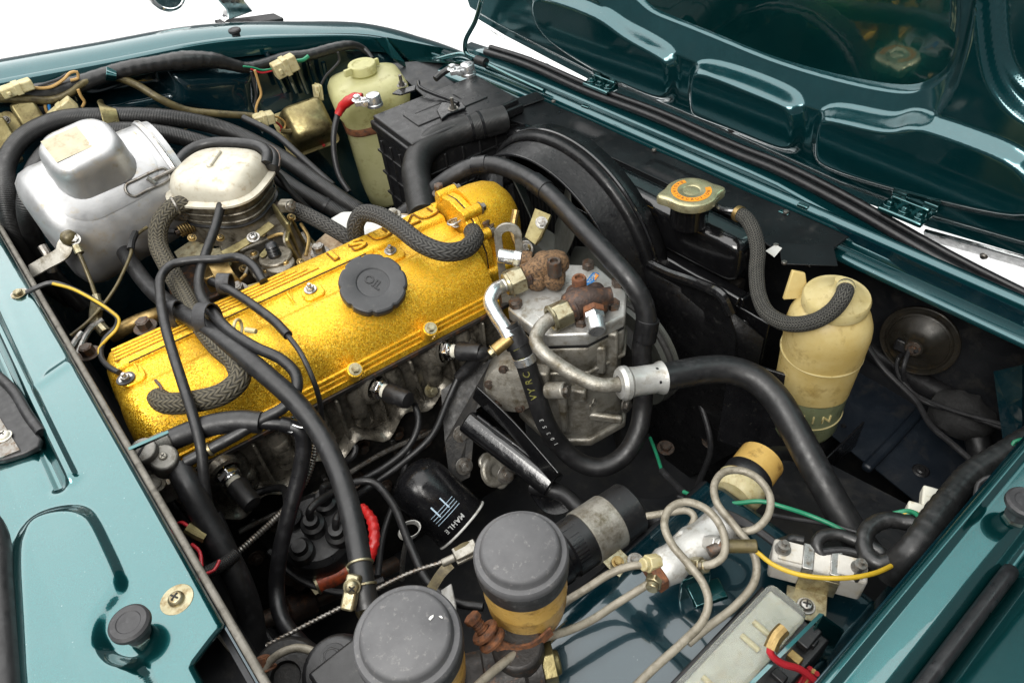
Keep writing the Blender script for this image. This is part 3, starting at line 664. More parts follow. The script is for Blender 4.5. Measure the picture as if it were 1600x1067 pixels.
# raised maker's name along the strip
for ch, u in zip('ISUZU', (.055, .090, .125, .162, .194)):
    Mx = EM @ T(u, .0500, -.0362) @ Matrix.Rotation(R(-10), 4, 'X')
    me = text_mesh(ch, .038, .0016, Mx @ T(0, 0, .0010), .0006, 1.15); o = part('raised_letter', me, MT['gold'], cover)
    me = text_mesh(ch, .038, .0003, Mx @ T(0, 0, .0005), .0020, 1.15); part('letter_grime', me, MT['gold_grime'], o)
g = G(); g.box(.300, .0022, .0016, EM @ T(-.06, .0295, -.0372)); part('dark_groove', g, MT['iron_dark'], cover)
# fins across the bolt strip, bolts with washers
for u in (-.205, -.160, -.128, -.098, -.060, -.020, .010, .105, .150):
    g = G(); g.prism([(0, 0), (.022, 0), (.017, .0055), (.003, .0065)], -.0012, .0012, EM @ T(u, .025, -.0425) @ Matrix(((0, 0, 1, 0), (-1, 0, 0, 0), (0, 1, 0, 0), (0, 0, 0, 1)))); part('cross_fin', g, MT['gold'], cover, bevel=.0005, seg=1)
for u in (-.212, .006, .118, -.088):
    if u == -.088: continue
    g = G(); g.prism(rrect(.026, .026, .008), 0, .004, EM @ T(u, .006, -.0425)); part('bolt_boss', g, MT['gold'], cover, bevel=.001, seg=1)
for px, py in ((197, 592), (485, 452), (610, 392), (713, 350)):
    p = W(px, py, -.037); bolt(cover, p, (0, -.1, 1), .0052, MT['steel'], .004, stud=True)
for px, py in ((673, 513), (555, 577)):
    p = W(px, py, -.083)
    g = G(); g.cyl(.0095, -.022, .0, frame(p, (0, -.55, .83)), 20); part('bolt_boss', g, MT['gold'], cover, bevel=.001)
    bolt(cover, p, (0, -.55, .83), .0050, MT['zinc'], .005)
# oil filler
oc = assembly('oil_cap', eng, W(583, 440, -.025)); oc['label'] = 'black scalloped oil filler cap on the gold valve cover'
on = (EM.to_3x3() @ V((0, -.42, .90))).normalized(); ob = W(583, 441, -.016); on_x = EM.to_3x3() @ V((1, 0, 0))
M = frame(ob, on, on_x)
g = G(); g.cyl(.027, -.034, -.014, M, 36); part('filler_neck', g, MT['gold'], cover, bevel=.002)
wb = lambda a, r, z: (1 - .055 * max(0, math.cos(a * 9)) ** 6) if r > .03 else 1
g = G(); g.lathe([(0, -.018), (.034, -.018), (.0375, -.0155), (.0395, -.012), (.0400, -.004), (.0390, -.0012), (.0370, 0), (.0205, 0), (.0195, -.0005), (.0185, -.0016), (0, -.0018)], M, 144, wob=wb); part('cap_body', g, MT['oilcap'], oc, smooth=30)
me = text_mesh('OIL', .0150, .0006, M @ T(0, .001, -.0012) @ RZ(R(-66)), .0003, 1.0); part('embossed_word', me, MT['rubber_gloss'], oc)
# gold front housing with its own bolts
def half(r, n=22, sq=.75): return [(r * math.cos(a) * 1.0, r * sq * math.sin(a)) for a in [math.pi * i / n for i in range(n + 1)]]
g = G(); fl = [(-.062, -.05)] + [(x, y) for x, y in [(-.062, -.012), (-.055, 0), (-.046, .010), (-.038, .026), (-.022, .037), (0, .041), (.022, .037), (.038, .026), (.046, .010), (.055, 0), (.062, -.012)]] + [(.062, -.05)]
FM = EM @ T(.222, .014, -.048) @ Matrix(((0, 0, 1, 0), (1, 0, 0, 0), (0, 1, 0, 0), (0, 0, 0, 1)))
g.prism(fl, -.010, -.001, FM); fp = part('front_flange', g, MT['gold'], cover, bevel=.0015)
g = G(); g.prism(fl, .0005, .009, FM); part('front_flange', g, MT['gold'], cover, bevel=.0015)
g = G(); g.prism([(x * .985, y * .985) for x, y in fl], -.001, .0005, FM); part('gasket', g, MT['iron_dark'], cover)
loops = []
for u, k, zz in ((.009, 1.0, 0), (.030, .99, .000), (.050, .95, -.0015), (.064, .86, -.004), (.074, .70, -.009), (.080, .45, -.016)):
    loops.append([FM @ V((x * k, y * k + zz, u)) for x, y in [(-.044, -.06)] + [(.045 * math.cos(a), .050 * math.sin(a) - .004) for a in [math.pi * (1 - i / 20) for i in range(21)]] + [(.044, -.06)]])
g = G(); g.loft(loops); part('front_dome', g, MT['gold'], cover, smooth=50)
g = G(); g.box(.055, .135, .10, EM @ T(.236, .012, -.135)); part('front_case', g, MT['gold'], eng, bevel=.006)
for x, y in ((-.047, .006), (.030, .034), (-.030, .034), (.052, .004)):
    g = G(); g.cyl(.0075, -.012, .016, FM @ T(x, y, 0), 16); part('bolt_boss', g, MT['gold'], cover, bevel=.001)
    bolt(cover, FM @ V((x, y, .016)), FM.to_3x3() @ V((0, 0, 1)), .0055, MT['bolt_steel'], .006)
bolt(cover, W(758, 352, -.037), (0, 0, 1), .0075, MT['bolt_dark'], .006); bolt(cover, W(687, 302, -.03), (0, 0, 1), .0068, MT['bolt_dark'], .012)
g = G(); g.cyl(.008, -.03, 0, frame(W(687, 302, -.03), (0, 0, 1)), 16); part('bolt_boss', g, MT['gold'], cover)
# cotter-like spring clip on the hose union
g = G(); c = W(711, 348, -.028); g.tube([c + V((.010 * math.cos(a), .010 * math.sin(a) * .7, .004 * a / 6)) for a in [i * .5 for i in range(14)]], .0016, 8, .003); part('spring_clip', g, MT['steel'], eng)
# lifting eye
t = thing('lifting_eye', 'grey steel lifting eye plate between valve cover and compressor', 'lifting eye', W(800, 470, -.12))
M = frame(W(797, 400, -.045), EM.to_3x3() @ V((-.55, -.80, .1)), (0, 0, 1))
g = G(); outer = [(-.075, .017), (.030, .017)] + [(.030 + .017 * math.sin(a), .017 * math.cos(a)) for a in [math.pi * i / 10 for i in range(1, 10)]] + [(.030, -.017), (-.075, -.017)]
inner = [(-.020, .0075), (.028, .0075)] + [(.028 + .0075 * math.sin(a), .0075 * math.cos(a)) for a in [math.pi * i / 10 for i in range(1, 10)]] + [(.028, -.0075), (-.020, -.0075)]
n = len(outer); vv = [(x, y, z) for z in (-.0018, .0018) for x, y in outer] ; vi = [(x, y, z) for z in (-.0018, .0018) for x, y in inner]
f = []
for k in range(n - 1):
    f += [(k, k + 1, 2 * n + k + 1, 2 * n + k), (n + k, 3 * n + k, 3 * n + k + 1, n + k + 1), (k, n + k, n + k + 1, k + 1), (2 * n + k, 2 * n + k + 1, 3 * n + k + 1, 3 * n + k)]
f += [(0, 2 * n, 2 * n + n - 1, n - 1), (n, 2 * n - 1, 4 * n - 1, 3 * n), (0, n - 1, 2 * n - 1, n), (2 * n, 3 * n, 4 * n - 1, 3 * n - 1)]
g.add(vv + vi, f, M); part('eye_plate', g, MT['alu_dirty'], t, bevel=.0008, seg=1)

# --- cylinder head below the cover, cast and oily
g = G(); g.box(.455, .165, .10, EM @ T(-.012, .0, -.164)); part('cylinder_head', g, MT['head_cast'], eng, bevel=.004)
g = G(); g.box(.462, .180, .006, EM @ T(-.012, -.004, -.1165)); part('head_gasket', g, MT['iron_dark'], eng, bevel=.001)
rng = random.Random(3)
for i in range(8):      # wavy lower casting with lobes and webs
    u = -.215 + i * .052; gg = G()
    gg.lathe([(0, .0), (.012, 0), (.0135, .004), (.0125, .05), (.009, .062), (0, .064)], EM @ T(u, -.082, -.190), 16); part('casting_lobe', gg, MT['head_cast'], eng, smooth=50)
    gg = G(); gg.box(.004, .02, .075, EM @ T(u + .026, -.086, -.160) @ Matrix.Rotation(R(rng.uniform(-4, 4)), 4, 'Y')); part('casting_web', gg, MT['head_cast'], eng, bevel=.0018)
g = G(); lo = []
for i in range(60):
    u = -.235 + .44 * i / 59; z = -.205 + .012 * math.sin(i * .72) + .006 * math.sin(i * .31 + 1); lo.append([E(u, -.078, z + .006), E(u, -.098, z + .004), E(u, -.102, z - .001), E(u, -.098, z - .006), E(u, -.078, z - .008)])
g.loft(lo); part('casting_flange', g, MT['head_cast'], eng, smooth=50)
g = G(); g.box(.47, .15, .30, EM @ T(0, .0, -.36)); part('engine_block', g, MT['engine_black'], eng, bevel=.008)
for u, z in ((-.11, -.15), (.01, -.15), (.1, -.16), (-.16, -.17), (.155, -.15)):
    gg = G(); gg.lathe([(0, .012), (.004, .012), (.0085, .010), (.012, .004), (.014, 0)], frame(E(u, -.084, z), EM.to_3x3() @ V((0, -1, .1))), 16); part('casting_boss', gg, MT['head_cast'], eng, smooth=50)

# core plugs, bolts and pipes on the dark side of the block
for u, z in ((-.15, -.29), (-.05, -.29), (.06, -.29)):
    gg = G(); gg.lathe([(0, .001), (.014, .001), (.017, .004), (.0185, .004), (.019, 0)], frame(E(u, -.0755, z), EM.to_3x3() @ V((0, -1, 0))), 24); part('core_plug', gg, MT['bolt_dark'], eng)
for u, z in ((-.19, -.235), (-.11, -.235), (-.02, -.24), (.03, -.25), (.11, -.24), (.15, -.30), (-.2, -.33), (-.01, -.34), (.1, -.34)):
    bolt(eng, E(u, -.0755, z), EM.to_3x3() @ V((0, -1, .05)), .0075, MT['bolt_dark'], .007)
for u in (-.18, -.08, .02, .12):
    gg = G(); gg.box(.008, .014, .10, EM @ T(u, -.078, -.30)); part('block_rib', gg, MT['engine_black'], eng, bevel=.002)
gg = G(); gg.tube([E(-.2, -.085, -.255), E(-.1, -.088, -.262), E(.0, -.088, -.258), E(.08, -.09, -.27)], .004, 10, .01); part('oil_pipe', gg, MT['bolt_steel'], eng)
gg = G(); gg.tube(pts([(545, 690, -.20), (556, 700, -.205), (552, 712, -.21), (538, 722, -.22)]), .0045, 10, .005); part('small_hose', gg, MT['rubber'], eng)
# --- spark plugs and their rubber boots
sn = (EM.to_3x3() @ V((.10, -.86, .28))).normalized()
def plug(px, py, z, ax, label, boot=.03):
    p = W(px, py, z); t = thing('spark_plug', label, 'spark plug', p, 'spark plugs'); M = frame(p, ax) @ Matrix.Scale(1.22, 4)
    g = G(); g.lathe([(.0165, -.012), (.0165, -.004), (.0135, -.002), (.0125, -.004)], M, 24); part('plug_seat', g, MT['head_cast'], t)
    g = G(); g.add(*_prism(hexpoly(.0112), -.006, .005), M); g.cyl(.0086, .005, .008, M, 20); part('hex_body', g, MT['chrome'], t, bevel=.0008, seg=1)
    g = G(); g.lathe([(.0072, .008), (.0068, .010), (.0072, .012), (.0062, .014), (.006, .022), (0, .022)], M, 20); part('insulator', g, MT['white_plastic'], t)
    g = G(); g.lathe([(.0060, .014), (.0100, .014), (.0104, .018), (.0092, .026), (.0092, .036), (.0082, .040), (0, .042)], M, 20); part('rubber_boot', g, MT['rubber'], t)
    return p + V(ax).normalized() * .046
b1 = plug(698, 548, -.135, sn + V((.55, 0, -.1)), 'spark plug nearest the compressor under the gold cover')
b2 = plug(592, 607, -.135, sn + V((.25, 0, -.2)), 'middle spark plug with white insulator and dark boot')
b3 = plug(357, 742, -.135, sn + V((.05, 0, -.5)), 'spark plug nearest the cowl at the rear of the head')
def wire(name, P, r, mat, label, cat='wire', group=None, n=10, step=.006, **k):
    g = G(); g.tube(pts(P), r, n, step); return one(name, g, MT[mat], label, cat, group, **k)
G1 = 'spark plug leads'
dc_ = W(500, 838, -.245); da = V((-.05, -.28, 1)).normalized(); M = frame(dc_, da) @ Matrix.Scale(1.16, 4)
TT = [M @ V((.026 * math.cos(a), .026 * math.sin(a), .050)) for a in [i * math.pi / 2 + .55 for i in range(4)]] + [M @ V((0, 0, .055))]
TT = sorted(TT[:4], key=lambda p: -(p - CAM).dot(UP)) and TT
def tail(i): return [TT[i] + da * .016 + V((.006, .004, 0)), TT[i] - da * .004]
lead = thing('plug_lead', 'black plug lead from the front spark plug', 'cable', b1, G1)
g = G(); g.tube([b1 - V((.006, 0, .002)), b1 + V((.004, -.002, -.003)), W(735, 572, -.155), W(716, 590, -.17)], [.0088, .0095, .0085, .0070], 14, .004); part('elbow_boot', g, MT['rubber'], lead)
g = G(); g.tube(pts([(716, 590, -.17), (700, 625, -.185), (675, 680, -.20), (630, 722, -.215), (575, 762, -.222), (545, 785, -.205)]) + tail(3), .0043, 12, .006); part('lead', g, MT['rubber'], lead)
wire('plug_lead', [b2 - V((.004, 0, 0)), (648, 632, -.172), (654, 660, -.185), (640, 695, -.20), (600, 730, -.212), (545, 758, -.205)] + tail(0), .0043, 'rubber', 'black plug lead from the middle spark plug', 'cable', G1, 12)
wire('plug_lead', [b3 - V((.003, 0, 0)), (385, 778, -.19), (410, 767, -.195), (440, 762, -.19)] + tail(1), .0045, 'rubber', 'short black plug lead from the rear spark plug', 'cable', G1, 12)
wire('plug_lead', tail(4)[::-1] + [(545, 756, -.19), (580, 752, -.195), (612, 785, -.20), (640, 850, -.20), (670, 910, -.20), (710, 940, -.20), (755, 948, -.20)], .0047, 'rubber', 'long black coil lead curving past the oil filter', 'cable', G1, 12)

# --- distributor
M = frame(dc_, da) @ Matrix.Scale(1.16, 4)
dist = thing('distributor', 'black distributor cap with lead towers behind the near thick hose', 'distributor', dc_)
g = G(); g.lathe([(0, -.07), (.034, -.07), (.036, -.03), (.041, -.028), (.043, -.004), (.042, .010), (.039, .022), (.033, .027), (0, .029)], M, 40); part('cap', g, MT['black_plastic'], dist)
for i in range(5):
    a = i * 2 * math.pi / 4 + .55; q = V((.026 * math.cos(a), .026 * math.sin(a), .022)) if i < 4 else V((0, 0, .026))
    g = G(); g.lathe([(.0125, -.004), (.012, .010), (.0125, .013), (.0115, .018), (.0078, .020), (.0070, .030), (0, .031)], M @ T(q), 22); part('lead_tower', g, MT['rubber'], dist)
    d = M @ (q + V((0, 0, .026))); pass
g = G(); g.cyl(.030, -.003, .003, frame(W(452, 888, -.27), (-.95, -.2, .2)), 32); g.lathe([(0, .012), (.016, .011), (.022, .006), (.024, 0)], frame(W(452, 888, -.27), (-.95, -.2, .2)), 28); part('vacuum_disc', g, MT['bolt_dark'], dist)
g = G(); g.lathe([(.030, -.10), (.040, -.07), (.042, -.045), (.040, -.03)], M, 36); part('body', g, MT['alu_dirty'], dist)
screw(dist, W(466, 880, -.255), (-.1, -.6, .8), .004, MT['zinc'], 1.3)
# condenser
t = thing('condenser', 'small red and orange condenser can on the distributor', 'condenser', W(520, 900, -.27))
a, b = W(495, 912, -.27), W(545, 888, -.27); M = frame(a, b - a, (0, 0, 1)); L_ = (b - a).length
g = G(); g.cyl(.0125, 0, L_, M, 24); part('can', g, MT['orange_can'], t, bevel=.001)
for zz in (-.001, L_ - .002):
    g = G(); g.cyl(.0128, zz, zz + .003, M, 24); part('can_rim', g, MT['zinc'], t)
g = G(); g.box(.0005, .007, L_ * .45, M @ T(.0126, .001, L_ * .6)); part('paper_label', g, MT['brass'], t)
g = G(); g.strip(pts([(468, 893, -.265), (485, 893, -.265), (490, 912, -.268), (499, 925, -.27)]), .010, .0012, (0, -.5, 1)); part('bracket', g, MT['zinc'], t)
g = G(); g.tube(pts([(566, 790, -.18), (582, 815, -.18), (585, 845, -.185), (580, 868, -.195), (576, 890, -.21)]), [.004, .0062, .0060, .0055, .002], 10, .003, wav=lambda L, a: 1 + .12 * math.sin(L * 700 + a * 2)); one('taped_wire', g, MT['red'], 'wire end wrapped in shiny red tape beside the thick hose', 'wire')

# --- oil filter
t = thing('oil_filter', 'glossy black oil filter with printed label below the spark plugs', 'oil filter', W(690, 790, -.30))
a, b = W(648, 750, -.238), W(722, 820, -.283); M = frame(a, b - a, (0, 0, 1)); L_ = (b - a).length
g = G(); g.lathe([(0, -.018), (.012, -.0175), (.025, -.013), (.034, -.004), (.0375, .006), (.038, .012), (.038, L_), (.036, L_ + .002), (0, L_ + .002)], M, 48); can = part('can', g, MT['black_gloss'], t, smooth=45)
g = G(); g.torus(.0378, .0016, M @ T(0, 0, L_), 48, 8); part('rim', g, MT['white_paint'], t)
def on_can(s, size, ang, zz, mat, rot=0):
    out = []; w = 0
    for k, ch in enumerate(s):
        a_ = ang + (k - (len(s) - 1) / 2) * size * .74 / .0382
        m = M @ RZ(a_) @ T(.0383, 0, zz) @ Matrix(((0, 0, 1, 0), (1, 0, 0, 0), (0, 1, 0, 0), (0, 0, 0, 1)))
        part('printed_letter', text_mesh(ch, size, .00005, m, .0002), MT[mat], can)
vd = (M.inverted().to_3x3() @ (CAM - M @ V((0, 0, L_ * .6)))); va = math.atan2(vd.y, vd.x)
on_can('MAHLE', .0085, va + .15, L_ - .012, 'print_white')
for k in range(4):
    g = G(); g.torus(.0382, .0004, M @ T(0, 0, L_ - .024 - k * .004), 24, 4, va - .45, va + .55); part('label_line', g, MT['print_blue'], can)
g = G(); P_ = [(.0383 * math.cos(va + .05 + q), .0383 * math.sin(va + .05 + q), z) for q, z in ((-.2, L_ - .046), (.25, L_ - .046), (.25, L_ - .030), (-.2, L_ - .030))]; g.add(P_, [(0, 1, 2, 3)], M); part('label_block', g, MT['print_blue'], can)
# dipstick ring
t = thing('dipstick', 'white looped dipstick handle by the oil filter', 'dipstick', W(630, 860, -.26))
g = G(); c = W(640, 828, -.225); Mx = frame(c, (.1, -.55, .75), (1, 0, 0)); lo = []
g.lathe([(.0125, -.004), (.0142, -.004), (.0142, .004), (.0125, .004), (.0125, -.004)], frame(c, (.25, -.25, .9), (1, 0, 0)), 32, ey=.7); part('loop', g, MT['white_paint'], t, bevel=.0004)
g = G(); g.tube(pts([(636, 842, -.23), (630, 870, -.26), (628, 905, -.30)]), .003, 8, .006); part('rod', g, MT['steel'], t)

# ================================================================== carburettor and air cleaner
carb = thing('carburettor', 'twin barrel carburettor with linkages beside the gold cover', 'carburettor', W(390, 420, -.12))
lc = V((-.034, .336, .0)); CS = .92; CM = T(lc) @ RZ(R(-52)) @ Matrix.Diagonal((.92, .92, 1, 1))
def ell(a, b, z, n=44, p=3.0, off=(0, 0)): return [CM @ V((off[0] + a * math.copysign(abs(math.cos(t_)) ** (2 / p), math.cos(t_)), off[1] + b * math.copysign(abs(math.sin(t_)) ** (2 / p), math.sin(t_)), z)) for t_ in [2 * math.pi * i / n for i in range(n)]]
g = G(); g.loft([ell(.074, .066, .002), ell(.0765, .0685, .0035), ell(.0765, .0685, .0065), ell(.072, .064, .0075), ell(.068, .060, .0095), ell(.066, .058, .020), ell(.061, .053, .029), ell(.051, .044, .0345), ell(.036, .030, .037), ell(.012, .010, .038)]); lid = part('air_horn_lid', g, MT['lid_cream'], carb, smooth=50)
g = G(); g.prism(rrect(.009, .044, .004), .034, .0425, CM @ T(.000, .004, -.001) @ RZ(R(7))); part('stamped_rib', g, MT['lid_cream'], lid, bevel=.002)
g = G(); g.loft([ell(.064, .057, -.03), ell(.064, .057, -.012), ell(.066, .059, -.010), ell(.066, .059, .002)]); part('horn_ring', g, MT['carb_cast'], carb, smooth=50)
g = G(); g.loft([ell(.066, .059, -.034), ell(.067, .060, -.032), ell(.064, .057, -.030)]); part('rubber_gasket', g, MT['rubber'], carb)
g = G(); g.loft([ell(.058, .052, -.070), ell(.060, .054, -.055), ell(.062, .056, -.040), ell(.060, .054, -.034)]); part('body_casting', g, MT['carb_cast'], carb, smooth=50)
CW = lambda px, py, z: W(px, py, z)
# rubber intake collar behind the lid
ic = WY(345, 232, .385); t = thing('intake_collar', 'thick black rubber collar arching behind the carburettor lid', 'collar', ic)
aw = V((.41, .59, 0)).normalized()
for nm, k_, r_, z_ in (('rubber_ring', 1.09, .0092, .012), ('rubber_rib', 1.00, .0080, .020), ('wire_band', 1.22, .0016, .014)):
    P_ = []
    for p_ in ell(.070 * k_, .062 * k_, z_, 60):
        q_ = (p_ - lc).dot(aw) / .065
        if q_ > -.05: P_.append((math.atan2((p_ - lc).y, (p_ - lc).x) - math.atan2(aw.y, aw.x), p_ + V((0, 0, .011 * max(0, q_) ** .7)) + aw * .004))
    P_ = [b_ for a_, b_ in sorted(P_, key=lambda t_: (t_[0] + math.pi) % (2 * math.pi))]
    g = G(); g.tube(P_, r_, 12, .004); part(nm, g, MT['bolt_dark' if nm == 'wire_band' else 'rubber'], t)
# lower castings, boxes, levers
def cbox(px, py, z, s, mat='carb_cast', rot=-8, bev=.003, name='casting_block', rx=0):
    g = G(); g.box(*s, T(W(px, py, z)) @ RZ(R(rot)) @ Matrix.Rotation(R(rx), 4, 'X')); return part(name, g, MT[mat], carb, bevel=bev)
cbox(395, 395, -.085, (.075, .050, .055)); cbox(440, 385, -.085, (.028, .055, .075), 'carb_cast', -8, .004); cbox(372, 415, -.10, (.10, .045, .03), 'brass'); cbox(452, 372, -.07, (.006, .062, .085), 'gold_zinc', -8, .004, 'cover_plate'); cbox(330, 350, -.055, (.06, .04, .03), 'carb_cast'); cbox(360, 345, -.045, (.03, .03, .03), 'carb_cast')
cbox(470, 400, -.105, (.05, .07, .03), 'carb_cast'); cbox(355, 430, -.12, (.16, .10, .02), 'iron_dark')
p = W(430, 400, -.055); g = G(); g.cyl(.019, -.055, 0, T(p), 28); g.cyl(.022, -.006, .001, T(p), 28); part('pump_well', g, MT['carb_cast'], carb, bevel=.002)
g = G(); g.lathe([(.009, 0), (.009, .004), (.007, .006), (.009, .008), (.007, .011), (.009, .013), (.007, .016), (.0085, .018), (.005, .022), (0, .023)], T(p), 20); part('pump_boot', g, MT['rubber_gloss'], carb, smooth=50)
g = G(); g.strip(pts([(322, 408, -.045), (352, 396, -.04), (395, 372, -.035), (425, 350, -.032)]), .013, .0025, (0, -.25, 1)); part('throttle_lever', g, MT['gold_zinc'], carb, bevel=.001)
screw(carb, W(396, 371, -.032), (0, -.3, 1), .0058, MT['steel'], 1.5)
g = G(); g.prism([tuple(W(px, py, -.04)[:2]) for px, py in [(272, 395), (300, 376), (320, 382), (318, 392), (345, 388), (348, 398), (280, 408)]], -.041, -.0385); part('linkage_plate', g, MT['zinc'], carb, bevel=.0006)
a, b = W(282, 362, -.04), W(304, 352, -.04)
for k in range(7):
    g = G(); g.torus(.0075, .0014, frame(a.lerp(b, k / 6), b - a), 20, 6); part('spring_coil', g, MT['brass'], carb)
g = G(); g.tube([a - (b - a) * .3, b + (b - a) * .6], .004, 10, .01); part('spindle', g, MT['bolt_dark'], carb)
for px, py, z in ((408, 365, -.05), (470, 410, -.07), (380, 420, -.08), (300, 372, -.035), (455, 340, -.04), (344, 372, -.04), (446, 425, -.085)): screw(carb, W(px, py, z), (.1, -.5, .8), .0045, MT['brass'], 1.3)
g = G(); g.tube(pts([(432, 325, -.045), (455, 322, -.045), (462, 330, -.05), (464, 345, -.06)]), .0085, 14, .004); part('vapour_elbow', g, MT['bolt_dark'], carb)
g = G(); g.strip(pts([(340, 410, -.05), (352, 432, -.058), (368, 450, -.075)]), .024, .002, (0, -.3, 1)); part('bracket_tab', g, MT['brass'], carb, bevel=.0006)
bolt(carb, W(372, 454, -.065), (0, -.2, 1), .0085, MT['bolt_steel'], .008)
# stepped rings and lugs of the air horn, side cover, float chamber
for z_, k_ in ((-.013, 1.0), (-.024, 1.0)):
    g = G(); g.loft([ell(.0665 * k_, .0595 * k_, z_ - .0015), ell(.0675 * k_, .0605 * k_, z_), ell(.0665 * k_, .0595 * k_, z_ + .0015)], False); part('ring_step', g, MT['carb_cast'], carb)
for px, py in ((448, 322), (282, 335)):
    p_ = W(px, py, -.018); g = G(); g.box(.020, .014, .016, T(p_) @ RZ(R(-50))); part('clamp_lug', g, MT['carb_cast'], carb, bevel=.003); bolt(carb, p_ + V((.002, -.008, .002)), (.2, -.85, .35), .0050, MT['bolt_steel'], .004)
p_ = W(462, 385, -.072); Mx = frame(p_, (.80, -.55, .12), (0, 0, 1))
g = G(); g.prism(rrect(.060, .052, .010), -.004, .002, Mx); part('side_cover', g, MT['carb_cast'], carb, bevel=.0015)
for sx_, sy_, w_, h_ in ((.029, 0, .004, .050), (-.029, 0, .004, .050), (0, .025, .060, .004), (0, -.025, .060, .004)):
    g = G(); g.box(w_, h_, .006, Mx @ T(sx_, sy_, .003)); part('cover_frame', g, MT['gold_zinc'], carb, bevel=.0015)
for px, py, z, r_, h_ in ((438, 412, -.060, .017, .05), (410, 425, -.075, .012, .03), (392, 398, -.055, .010, .03), (358, 392, -.055, .012, .03)):
    p_ = W(px, py, z); g = G(); g.lathe([(r_, -h_), (r_, -.004), (r_ * 1.12, -.003), (r_ * 1.12, 0), (r_ * .8, .002), (0, .002)], T(p_), 24); part('float_chamber', g, MT['carb_cast'], carb, bevel=.0008); screw(carb, p_ + V((.3 * r_, -.4 * r_, .002)), (0, 0, 1), .0038, MT['brass'], 1.3)
for P_ in ([(400, 418, -.06), (415, 440, -.07), (440, 452, -.08)], [(385, 428, -.07), (372, 440, -.075), (355, 442, -.08)], [(470, 350, -.05), (482, 372, -.06), (478, 400, -.075)], [(330, 388, -.045), (345, 402, -.05), (372, 408, -.05)], [(418, 372, -.045), (440, 366, -.045), (452, 372, -.05)]):
    g = G(); g.tube(pts(P_), .0026, 8, .004); part('link_wire', g, MT['brass'], carb)
for px, py, z, w_, h_, a_ in ((415, 395, -.052, .022, .008, 30), (400, 448, -.085, .030, .010, -20), (448, 442, -.085, .024, .010, 15), (352, 420, -.062, .026, .009, 40)):
    g = G(); g.prism(rrect(w_, h_, h_ * .45), 0, .0022, T(W(px, py, z)) @ RZ(R(a_)) @ Matrix.Rotation(R(25), 4, 'X')); part('link_lever', g, MT['gold_zinc'], carb, bevel=.0005)
# extra small levers
rng = random.Random(11)
for px, py in ((405, 440), (420, 455), (390, 410), (465, 430), (445, 440), (320, 425), (305, 400), (365, 440)):
    z = rng.uniform(-.10, -.07); q = W(px, py, z); g = G(); g.tube([q, q + V((rng.uniform(-.02, .02), rng.uniform(-.02, .01), rng.uniform(-.012, .02)))], .0028, 8, .006); part('link_pin', g, MT[rng.choice(['brass', 'bolt_steel', 'alu_dirty'])], carb)
# intake manifold
t = thing('intake_manifold', 'stained intake manifold flange between carburettor and gold cover', 'manifold', W(520, 390, -.12))
g = G(); g.prism([tuple(W(px, py, -.085)[:2]) for px, py in [(440, 420), (540, 330), (640, 320), (640, 360), (560, 400), (520, 425), (450, 470)]], -.14, -.088); part('flange', g, MT['gasket_beige'], t, bevel=.004)
g = G(); g.prism([tuple(W(px, py, -.07)[:2]) for px, py in [(515, 345), (535, 333), (600, 332), (645, 340), (620, 365), (560, 380), (530, 362)]], -.085, -.066); part('white_shield', g, MT['white_paint'], t, bevel=.004)
bolt(t, W(500, 395, -.062), (0, 0, 1), .0085, MT['bolt_steel'], .010); bolt(t, W(614, 336, -.064), (0, 0, 1), .0075, MT['alu_dirty'], .006)
g = G(); g.cyl(.013, -.03, 0, T(W(500, 396, -.064)), 18); part('boss', g, MT['bolt_steel'], t)
g = G(); g.tube(pts([(472, 352, -.06), (482, 370, -.065), (500, 390, -.075)]), .0025, 8, .005); part('small_tube', g, MT['olive_pipe'], t)
# rear casting under the hoses
bolt(eng, W(228, 512, -.07), (0, 0, 1), .0095, MT['bolt_dark'], .010); bolt(eng, W(140, 553, -.06), (0, 0, 1), .0085, MT['bolt_dark'], .010)
g = G(); g.tube(pts([(175, 525, -.11), (210, 505, -.10), (250, 490, -.10), (300, 470, -.12)]), .010, 14, .008); part('water_pipe', g, MT['brass'], eng)

# --- air cleaner canister
ac = thing('air_cleaner', 'silver air cleaner canister with raised box dome and snap clip', 'air cleaner', (-.16, .45, -.11))
A0 = V((-.252, .445, -.022)); AD = V((1, .015, .055)).normalized(); M = frame(A0, AD, (0, 0, 1))
g = G(); g.lathe([(0, -.004), (.06, -.002), (.076, .004), (.085, .014), (.088, .028), (.080, .172), (.083, .173), (.084, .177), (.083, .181), (.080, .182), (.078, .190), (0, .192)], M, 72); body = part('canister_body', g, MT['canister'], ac, smooth=40)
g = G(); g.torus(.082, .0026, M @ T(0, 0, .178), 64, 8); part('clamp_ring', g, MT['steel'], ac)
# raised dome: rounded box growing out of the top
DM = M @ RZ(R(22)) @ T(.054, .0, .092) @ Matrix.Diagonal((1, .94, .92, 1))      # local x = up, y = sideways, z = along
def rl(w, hgt, r, x): return [DM @ V((x, p[0], p[1])) for p in rrect(w, hgt, r, 7)]
g = G(); g.loft([rl(.092, .112, .030, -.012), rl(.090, .110, .030, .026), rl(.087, .106, .030, .033), rl(.084, .103, .030, .054), rl(.081, .100, .030, .062), rl(.073, .092, .028, .0685), rl(.060, .078, .022, .0715), rl(.026, .036, .010, .0722)]); part('box_dome', g, MT['canister'], ac, smooth=50)
g = G(); P_ = [DM @ V((.0732 - .0006 * (abs(a_) + abs(b_ + .012)) / .03, a_ - .004, b_ - .012)) for a_ in (-.022, -.008, .008, .022) for b_ in (-.026, -.010, .010, .024)]
g.add(P_, [(i * 4 + j, i * 4 + j + 1, i * 4 + j + 5, i * 4 + j + 4) for i in range(3) for j in range(3)]); part('old_label', g, MT['grey_tape'], ac, smooth=60)
